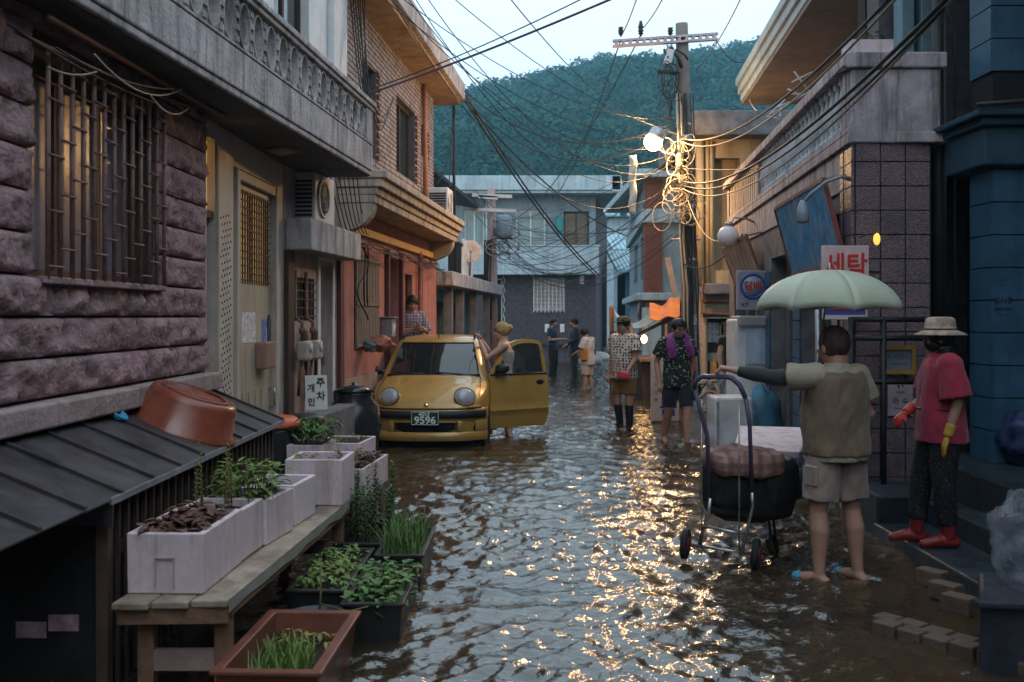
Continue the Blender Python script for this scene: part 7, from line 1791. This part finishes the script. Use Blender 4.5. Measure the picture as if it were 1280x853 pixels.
MB().tube([cpt(861, 681, 6.68), cpt(944, 693, 6.52)], .011, 8).build('axle', M_chr, ct)
ax = (cpt(944, 693, 6.52) - cpt(861, 681, 6.68)).normalized(); zz = Vector((0, 0, 1)); yy = zz.cross(ax).normalized(); Rw = Matrix((yy, ax.cross(yy), ax)).transposed()
for c in (cpt(857, 680, 6.7), cpt(945, 693, 6.5)):
    w = MB().lathe([(.05, -.018), (.075, -.024), (.10, -.018), (.102, 0), (.10, .018), (.075, .024), (.05, .018)], c, 28, rot=Rw, sy=1).build('wheel', MATS['tyre'], ct)
    MB().lathe([(.055, -.02), (.05, -.028), (.02, -.034), (.018, .034), (.05, .028), (.055, .02)], c, 20, rot=Rw).build('hub', mat('red_hub', (.22, .03, .02), .5, .2), w)
for px in (963, 968): 
    c = cpt(px, 684 if px < 966 else 678, 6.85 if px < 966 else 7.05); w = MB().lathe([(.02, -.015), (.055, -.016), (.06, 0), (.055, .016), (.02, .015)], c, 20, rot=Matrix.Rotation(rad(75), 3, 'Y')).build('caster', MATS['tyre'], ct)
    MB().bar(c, c + Vector((0, 0, .1)), .03, .02).build('caster_fork', M_black, w)
    MB().tube([c + Vector((0, 0, .1)), c + Vector((-.02, .02, .3))], .010, 6).build('leg', M_black, ct)
# platform + bag
MB().hexa([cpt(885, 640, 6.66), cpt(935, 648, 6.52), cpt(985, 640, 7.0), cpt(940, 632, 7.2), cpt(885, 634, 6.66), cpt(935, 642, 6.52), cpt(985, 634, 7.0), cpt(940, 626, 7.2)]).build('platform', M_black, ct)
bag = thing('cart_bag', 'sagging black load bag strapped on the hand cart', 'bag', cpt(930, 640, 6.8))
b = MB(); rr = []
for i, (py, w, dpt, off) in enumerate(((650, 30, .10, 6), (640, 52, .2, 2), (620, 57, .24, 0), (598, 57, .25, 2), (580, 55, .24, 3), (572, 50, .2, 3))):
    c = at(934 + off, py, 6.85); rr.append(ell_ring(c, w / FPX * 6.85, dpt, rad(12), 26, p=3.2))
b.ring_loft(rr); me = remesh(b, .014, 1, .014, 8, 4); me.transform(Matrix.Translation(-Vector(bag.location))); me.materials.clear(); me.materials.append(mat('black_nylon', (.013, .013, .015), .6, .3, 9, .3, 60)); link('bag_body', me, bag)
fl = MB(); rr = []
for i, (py, w, dpt) in enumerate(((590, 45, .25), (582, 49, .26), (572, 48, .25), (564, 44, .22), (560, 30, .16))):
    c = at(928, py, 6.80); rr.append(ell_ring(c, w / FPX * 6.8, dpt, rad(12), 26, p=3))
fl.ring_loft(rr); me = remesh(fl, .012, 1, .022, 9, 8); me.transform(Matrix.Translation(-Vector(bag.location))); me.materials.clear(); me.materials.append(pattern_mat('plaid_cloth', (.30, .17, .145), (.12, .06, .065), 3.2, 'plaid')); link('plaid_flap', me, bag)
fsn = MB(); p0 = [at(914, 561, 6.75), at(1012, 586, 6.75), at(1012, 548, 7.5), at(965, 540, 7.6)]
fsb = MB(); q0, q1, q2, q3 = at(916, 560, 7.0), at(1000, 592, 6.95), at(1016, 570, 8.2), at(925, 546, 8.3)
q = [Vector(v) for v in (q0, q1, q2, q3)]; q[0].z = .715; q[1].z = .70; q[2].z = .73; q[3].z = .735
o = MB().hexa([v - Vector((0, 0, .05)) for v in q] + q).build('foam_sheet', M_foam, None, bevel=.01, loc=q[0]); tag(o, 'thick white foam sheet lying across the loaded cart', 'foam sheet')
pc_ = crumple(at(990, 604, 6.95), (.10, .12, .12), seed=9, amp=.3).build('plastic_carrier', mat('carrier_blue', (.07, .10, .15), .4, .4, 6, .3, 20), None, loc=at(990, 620, 6.95)); tag(pc_, 'dark crumpled carrier bag hung on the side of the cart', 'bag')

# ---- woman in bucket hat on the step
w_loc = (2.90, 6.72, .10); f2 = Vector((-1, .12, 0))
p2 = Person('woman in beige bucket hat, crimson shirt and red boots standing on the step', w_loc, f2, 1.50,
            dict(elL=(.215, .05, 1.10), wrL=(.21, -.02, .86), elR=(-.19, -.06, 1.12), wrR=(-.10, -.24, 1.0), anL=(.09, .03, .08), toeL=(.10, -.14, .03), anR=(-.09, -.16, .08), toeR=(-.10, -.32, .03), knR=(-.10, -.12, .49)), build=1.08, belly=.02, voxel=.009, look=(-1, .35), curlL=.25, curlR=.9, female=True)
p2.pants(pattern_mat('dotted_trousers', (.012, .012, .015), (.35, .32, .32), 60, 'dots', .13), to=1.75, inf=.022, wide=.0, name='trousers')
p2.shirt(cloth('crimson_shirt', (.30, .022, .055)), hem=.80, sleeve=.85, inf=.03, fold=.010, flare=.10, sl_r=.03)
p2.boots(mat('red_rubber', (.21, .02, .022), .35, .15), .24)
p2.hair(M_hair, low=-.12, front=.0, vol=.016); p2.part('neck_scarf', remesh(MB().tube([p2.J['neck'] + Vector((0, .015, -.03)), p2.J['neck'] + Vector((0, .01, .07))], [.085, .075], 16), .010, 2, .008, 18), M_black)
c = p2.J['head']; R_ = p2.hR; h_ = lambda x, y, z: c + R_ @ Vector((x, y, z))
p2.mbpart('face_mask', MB().ball(h_(0, -.028, -.045), (.068, .072, .062), 18, 12, R_), M_black)
ht = MB(); ht.ring_loft([[h_(0, .01, 0) + R_ @ Vector((r_ * 1.0 * math.cos(a), r_ * 1.12 * math.sin(a), z + dz_ * math.cos(a) * 0 - (.02 if r_ > .13 else 0) * 0)) for a in [2 * math.pi * k / 28 for k in range(28)]] for r_, z, dz_ in ((.165, .022, 0), (.168, .028, 0), (.135, .045, 0), (.100, .062, 0), (.097, .10, 0), (.090, .142, 0), (.072, .155, 0), (.03, .158, 0))])
hm = pattern_mat('khaki_hat', (.42, .32, .25), (.30, .22, .17), 18, 'noise', .52); hat = p2.mbpart('bucket_hat', ht, hm)
p2.mbpart('hat_band', MB().tube([h_(0, .01, 0) + R_ @ Vector((.100 * math.cos(a), .112 * math.sin(a), .068)) for a in [2 * math.pi * k / 24 for k in range(24)]], .006, 5, closed=True), M_woodd, None)
for sd, m_, nme in (('L', mat('yellow_rubber', (.50, .28, .05), .45, .15, 9, .1), 'yellow_glove'), ('R', mat('red_glove', (.45, .03, .03), .45, .15, 9, .1), 'red_glove')):
    g_ = MB(); e, w = p2.J['el' + sd], p2.J['wr' + sd]; g_.tube([e.lerp(w, .62), w], [.044, .038], 14); hand(g_, w, e, None, .25 if sd == 'L' else .9, 1 if sd == 'L' else -1, fr=.0125)
    for k in range(4): g_.ball(w + (w - e).normalized() * (.03 + .015 * k), (.036, .026, .028), 10, 8)
    p2.part(nme, remesh(g_, .008, 1), m_)
p2.mbpart('waist_strap', MB().tube([p2.spine_at(1.05) + Vector((.195 * math.cos(a), .165 * math.sin(a) - .01, 0)) for a in [2 * math.pi * k / 24 for k in range(24)]], .010, 6, closed=True), M_black)

# ---- man with the purple towel
p3 = Person('man in dark splashed shirt with a purple towel round his neck, wading', gp(846, 553) + Vector((0, 0, -.07)), (.18, -1), 1.68,
            dict(anL=(.06, -.22, .08), toeL=(.08, -.38, .03), knL=(.09, -.16, .50), anR=(-.10, .22, .12), toeR=(-.12, .06, .03), knR=(-.10, .02, .50), elL=(.25, .08, 1.13), wrL=(.23, .10, .90), elR=(-.25, .08, 1.13), wrR=(-.24, .0, .88), head=(0, -.06, 1.575), neck=(0, -.01, 1.44)), build=1.02, voxel=.011, nod=rad(14), look=(.4, -1))
p3.shirt(pattern_mat('splashed_shirt', (.015, .017, .016), (.45, .47, .42), 38, 'noise', .62), hem=.80, sleeve=.66, inf=.022, flare=.04, sl_r=.02)
p3.pants(cloth('navy_shorts', (.012, .014, .022)), to=.88, inf=.020, wide=.01); p3.hair(M_hair, low=-.04, front=.05); p3.face(True)
tw = MB(); nk = p3.J['neck']
tw.tube([nk + Vector((-.10, -.13, -.25)), nk + Vector((-.125, -.125, -.12)), nk + Vector((-.10, -.03, .02)), nk + Vector((0, .075, .05)), nk + Vector((.10, -.03, .02)), nk + Vector((.12, -.125, -.10)), nk + Vector((.16, -.125, -.22))], [.05, .058, .052, .046, .052, .056, .05], 12)
p3.part('purple_towel', remesh(tw, .012, 1, .016, 14), cloth('purple_towel', (.20, .03, .19)))

# ---- man in patterned shirt
p4 = Person('man in cap and black and white patterned shirt with brown shorts and boots', gp(780, 531) + Vector((0, 0, -.12)), (-.75, -.75), 1.74,
            dict(elL=(.23, -.02, 1.11), wrL=(.20, -.16, .93), elR=(-.24, .03, 1.11), anL=(.10, .0, .08), anR=(-.10, .04, .08)), build=1.08, belly=.03, voxel=.011, look=(-.8, -.8), curlL=.9)
p4.shirt(pattern_mat('geometric_shirt', (.55, .47, .42), (.03, .03, .035), 24, 'motif', .40), hem=.80, sleeve=.68, inf=.024, flare=.05, sl_r=.02)
p4.pants(cloth('brown_shorts', (.20, .10, .03)), to=.80, inf=.022, wide=.01); p4.boots(M_trim, .34); p4.hair(M_hair, low=-.06, front=.02); p4.face()
c4 = p4.J['head']; h4 = lambda x, y, z: c4 + p4.hR @ Vector((x, y, z))
cp = MB(); cp.ring_loft([[h4(0, .01, 0) + p4.hR @ Vector((r_ * math.cos(a), r_ * 1.15 * math.sin(a), z)) for a in [2 * math.pi * k / 20 for k in range(20)]] for r_, z in ((.094, .045), (.096, .07), (.085, .115), (.05, .135), (.01, .14))]); cp.ball(h4(0, -.13, .052), (.075, .07, .008), 16, 6, p4.hR)
p4.mbpart('cap', cp, pattern_mat('camo_cap', (.12, .09, .05), (.03, .03, .02), 25, 'noise', .5))
rp_ = MB().obox(p4.W(p4.J['wrL'] + Vector((0, -.10, -.06))), (.20, .06, .10), Euler((0, rad(10), rad(-20)))).build('red_pouch', mat('red_pouch', (.50, .05, .08), .5, .15), None, bevel=.02, loc=p4.W(p4.J['wrL'])); tag(rp_, 'small red pouch in the hand of the man in patterned shirt', 'pouch')

# ---- others
p5 = Person('person in dark brown top holding the wooden post under the tarp', gp(777, 492) + Vector((0, 0, -.14)), (-.4, -1), 1.70, dict(elR=(-.26, -.10, 1.14), wrR=(-.22, -.24, 1.12)), voxel=.013); p5.shirt(cloth('dark_brown_top', (.035, .016, .012)), hem=.84, sleeve=.6); p5.pants(cloth('sand_shorts', (.35, .25, .20)), to=.8); p5.hair(M_hair)
p6 = Person('person in white shirt and rolled shorts with an orange shoulder bag, head bowed', gp(735, 487) + Vector((0, 0, -.14)), (-.8, .5), 1.52, dict(neck=(0, -.05, 1.44), head=(0, -.10, 1.565), elL=(.22, -.08, 1.14), wrL=(.17, -.28, 1.06), elR=(-.22, -.06, 1.14), wrR=(-.17, -.27, 1.06), anL=(.12, -.05, .08), anR=(-.12, .06, .08)), voxel=.012, nod=rad(25), female=True)
p6.shirt(cloth('white_shirt', (.52, .44, .44)), hem=.78, sleeve=.8, inf=.03, flare=.10, sl_r=.03); p6.pants(cloth('cream_shorts', (.46, .38, .34)), to=.92, wide=.015); p6.hair(M_hair, low=-.08, vol=.02)
b6 = MB(); b6.obox(p6.J['hipL'] + Vector((.16, .02, .12)), (.07, .20, .26)); o = p6.mbpart('shoulder_bag', b6, mat('orange_bag', (.50, .20, .04), .6, .15)); o.modifiers.new('b', 'BEVEL').width = .02
p7 = Person('man in navy t-shirt and black trousers looking down at a phone', gp(691, 469) + Vector((0, 0, -.15)), (.9, -.45), 1.72, dict(elL=(.22, -.02, 1.12), wrL=(.14, -.26, 1.14), elR=(-.22, .0, 1.12), wrR=(-.1, -.26, 1.14)), voxel=.013); p7.shirt(cloth('navy_tee', (.02, .04, .10)), hem=.84, sleeve=.6); p7.pants(cloth('black_trousers', (.012, .012, .014)), to=1.9, name='trousers'); p7.hair(M_hair)
p8 = Person('man in dark navy jacket turned to the man with the phone', gp(718, 472) + Vector((0, 0, -.15)), (-1, -.1), 1.74, dict(elL=(.23, -.05, 1.12), wrL=(.2, -.25, 1.0)), voxel=.013, build=1.1); p8.shirt(cloth('midnight_jacket', (.012, .018, .038)), hem=.80, sleeve=1.8); p8.pants(cloth('charcoal_trousers', (.02, .02, .024)), to=1.9, name='trousers'); p8.hair(M_hair)
b_ = at(514, 400, 15.6)
p9 = Person('young man in plaid shirt holding a phone behind the gold car', (b_.x, 15.6, .30), (.35, -1), 1.66, dict(elL=(.25, -.06, 1.12), wrL=(.06, -.26, 1.22), elR=(-.25, -.06, 1.12), wrR=(-.02, -.27, 1.17), head=(0, -.05, 1.575)), voxel=.011, nod=rad(14), curlL=.9, curlR=.8)
p9.shirt(pattern_mat('plaid_shirt', (.10, .09, .12), (.34, .30, .33), 7, 'plaid'), hem=.80, sleeve=.95, inf=.024); p9.pants(cloth('dark_trousers', (.03, .03, .04)), to=1.9, name='trousers'); p9.hair(M_hair, vol=.018, low=-.03); p9.face()
ph = MB().obox(p9.W(Vector((.05, -.36, 1.24))), (.075, .012, .15), Euler((rad(-40), 0, rad(60)))).build('phone', M_black, None, loc=p9.W(Vector((.05, -.36, 1.24))), bevel=.006); tag(ph, 'dark phone held by the young man in plaid shirt', 'phone')
b_ = at(634, 400, 13.75)
p10 = Person('woman in grey tank top and tan headscarf raising her hands beside the open car door', (b_.x - .02, 13.72, -.13), (-.95, .15), 1.68, dict(elL=(.22, -.22, 1.22), wrL=(.12, -.34, 1.44), elR=(-.20, -.24, 1.24), wrR=(-.08, -.36, 1.46), anL=(.10, .10, .08), neck=(0, -.03, 1.44), head=(0, -.06, 1.58)), voxel=.010, curlL=.8, curlR=.6, female=True, look=(-1, .0), skin=mat('fair_skin', (.50, .31, .23), .55, .1, 14, .08, 90, obj=True))
p10.shirt(cloth('grey_tank', (.30, .26, .25)), hem=.82, tank=True, inf=.014); p10.pants(cloth('dark_denim', (.04, .05, .08)), to=.9)
p10.hair(mat('tan_scarf', (.38, .24, .11), .8, .3, 20, .5, 60, obj=True), low=-.05, front=.02, vol=.014); c = p10.J['head']
p10.mbpart('bun', MB().ball(c + p10.hR @ Vector((0, .115, .05)), (.05, .045, .05), 12, 10), MATS['tan_scarf'])
p10.face()
b_ = at(918, 400, 14.0)
p11 = Person('worker in black apron bending behind the wrapped fridge', (b_.x - .02, 13.9, .0), (-.2, -1), 1.60, dict(elR=(-.22, -.08, 1.16), wrR=(-.20, -.16, .94), head=(.05, -.08, 1.56)), voxel=.012, nod=rad(25)); p11.shirt(cloth('black_top', (.014, .014, .016)), hem=.82, sleeve=.35); p11.pants(cloth('work_trousers', (.02, .02, .024)), to=1.9, name='trousers'); p11.hair(mat('brown_hair', (.05, .025, .015), .5, .3, 30, .4, 120, obj=True), vol=.018)
# ================================================================== EVENING AIR
hz_ = MB().box(-480, 620, -12, 700, -1.2, 140).build('haze', mat('tmpmat', (1, 1, 1)), None)
hm_ = bpy.data.materials.new('haze'); hm_.use_nodes = True; nt = hm_.node_tree; nt.nodes.clear()
vo = nt.nodes.new('ShaderNodeVolumePrincipled'); vo.inputs['Color'].default_value = (.30, .74, .95, 1); vo.inputs['Density'].default_value = .0010; vo.inputs['Anisotropy'].default_value = .2
ou = nt.nodes.new('ShaderNodeOutputMaterial'); nt.links.new(vo.outputs[0], ou.inputs['Volume'])
hz_.data.materials.clear(); hz_.data.materials.append(hm_); tag(hz_, 'thin blue evening haze filling the valley', 'haze', kind='stuff')
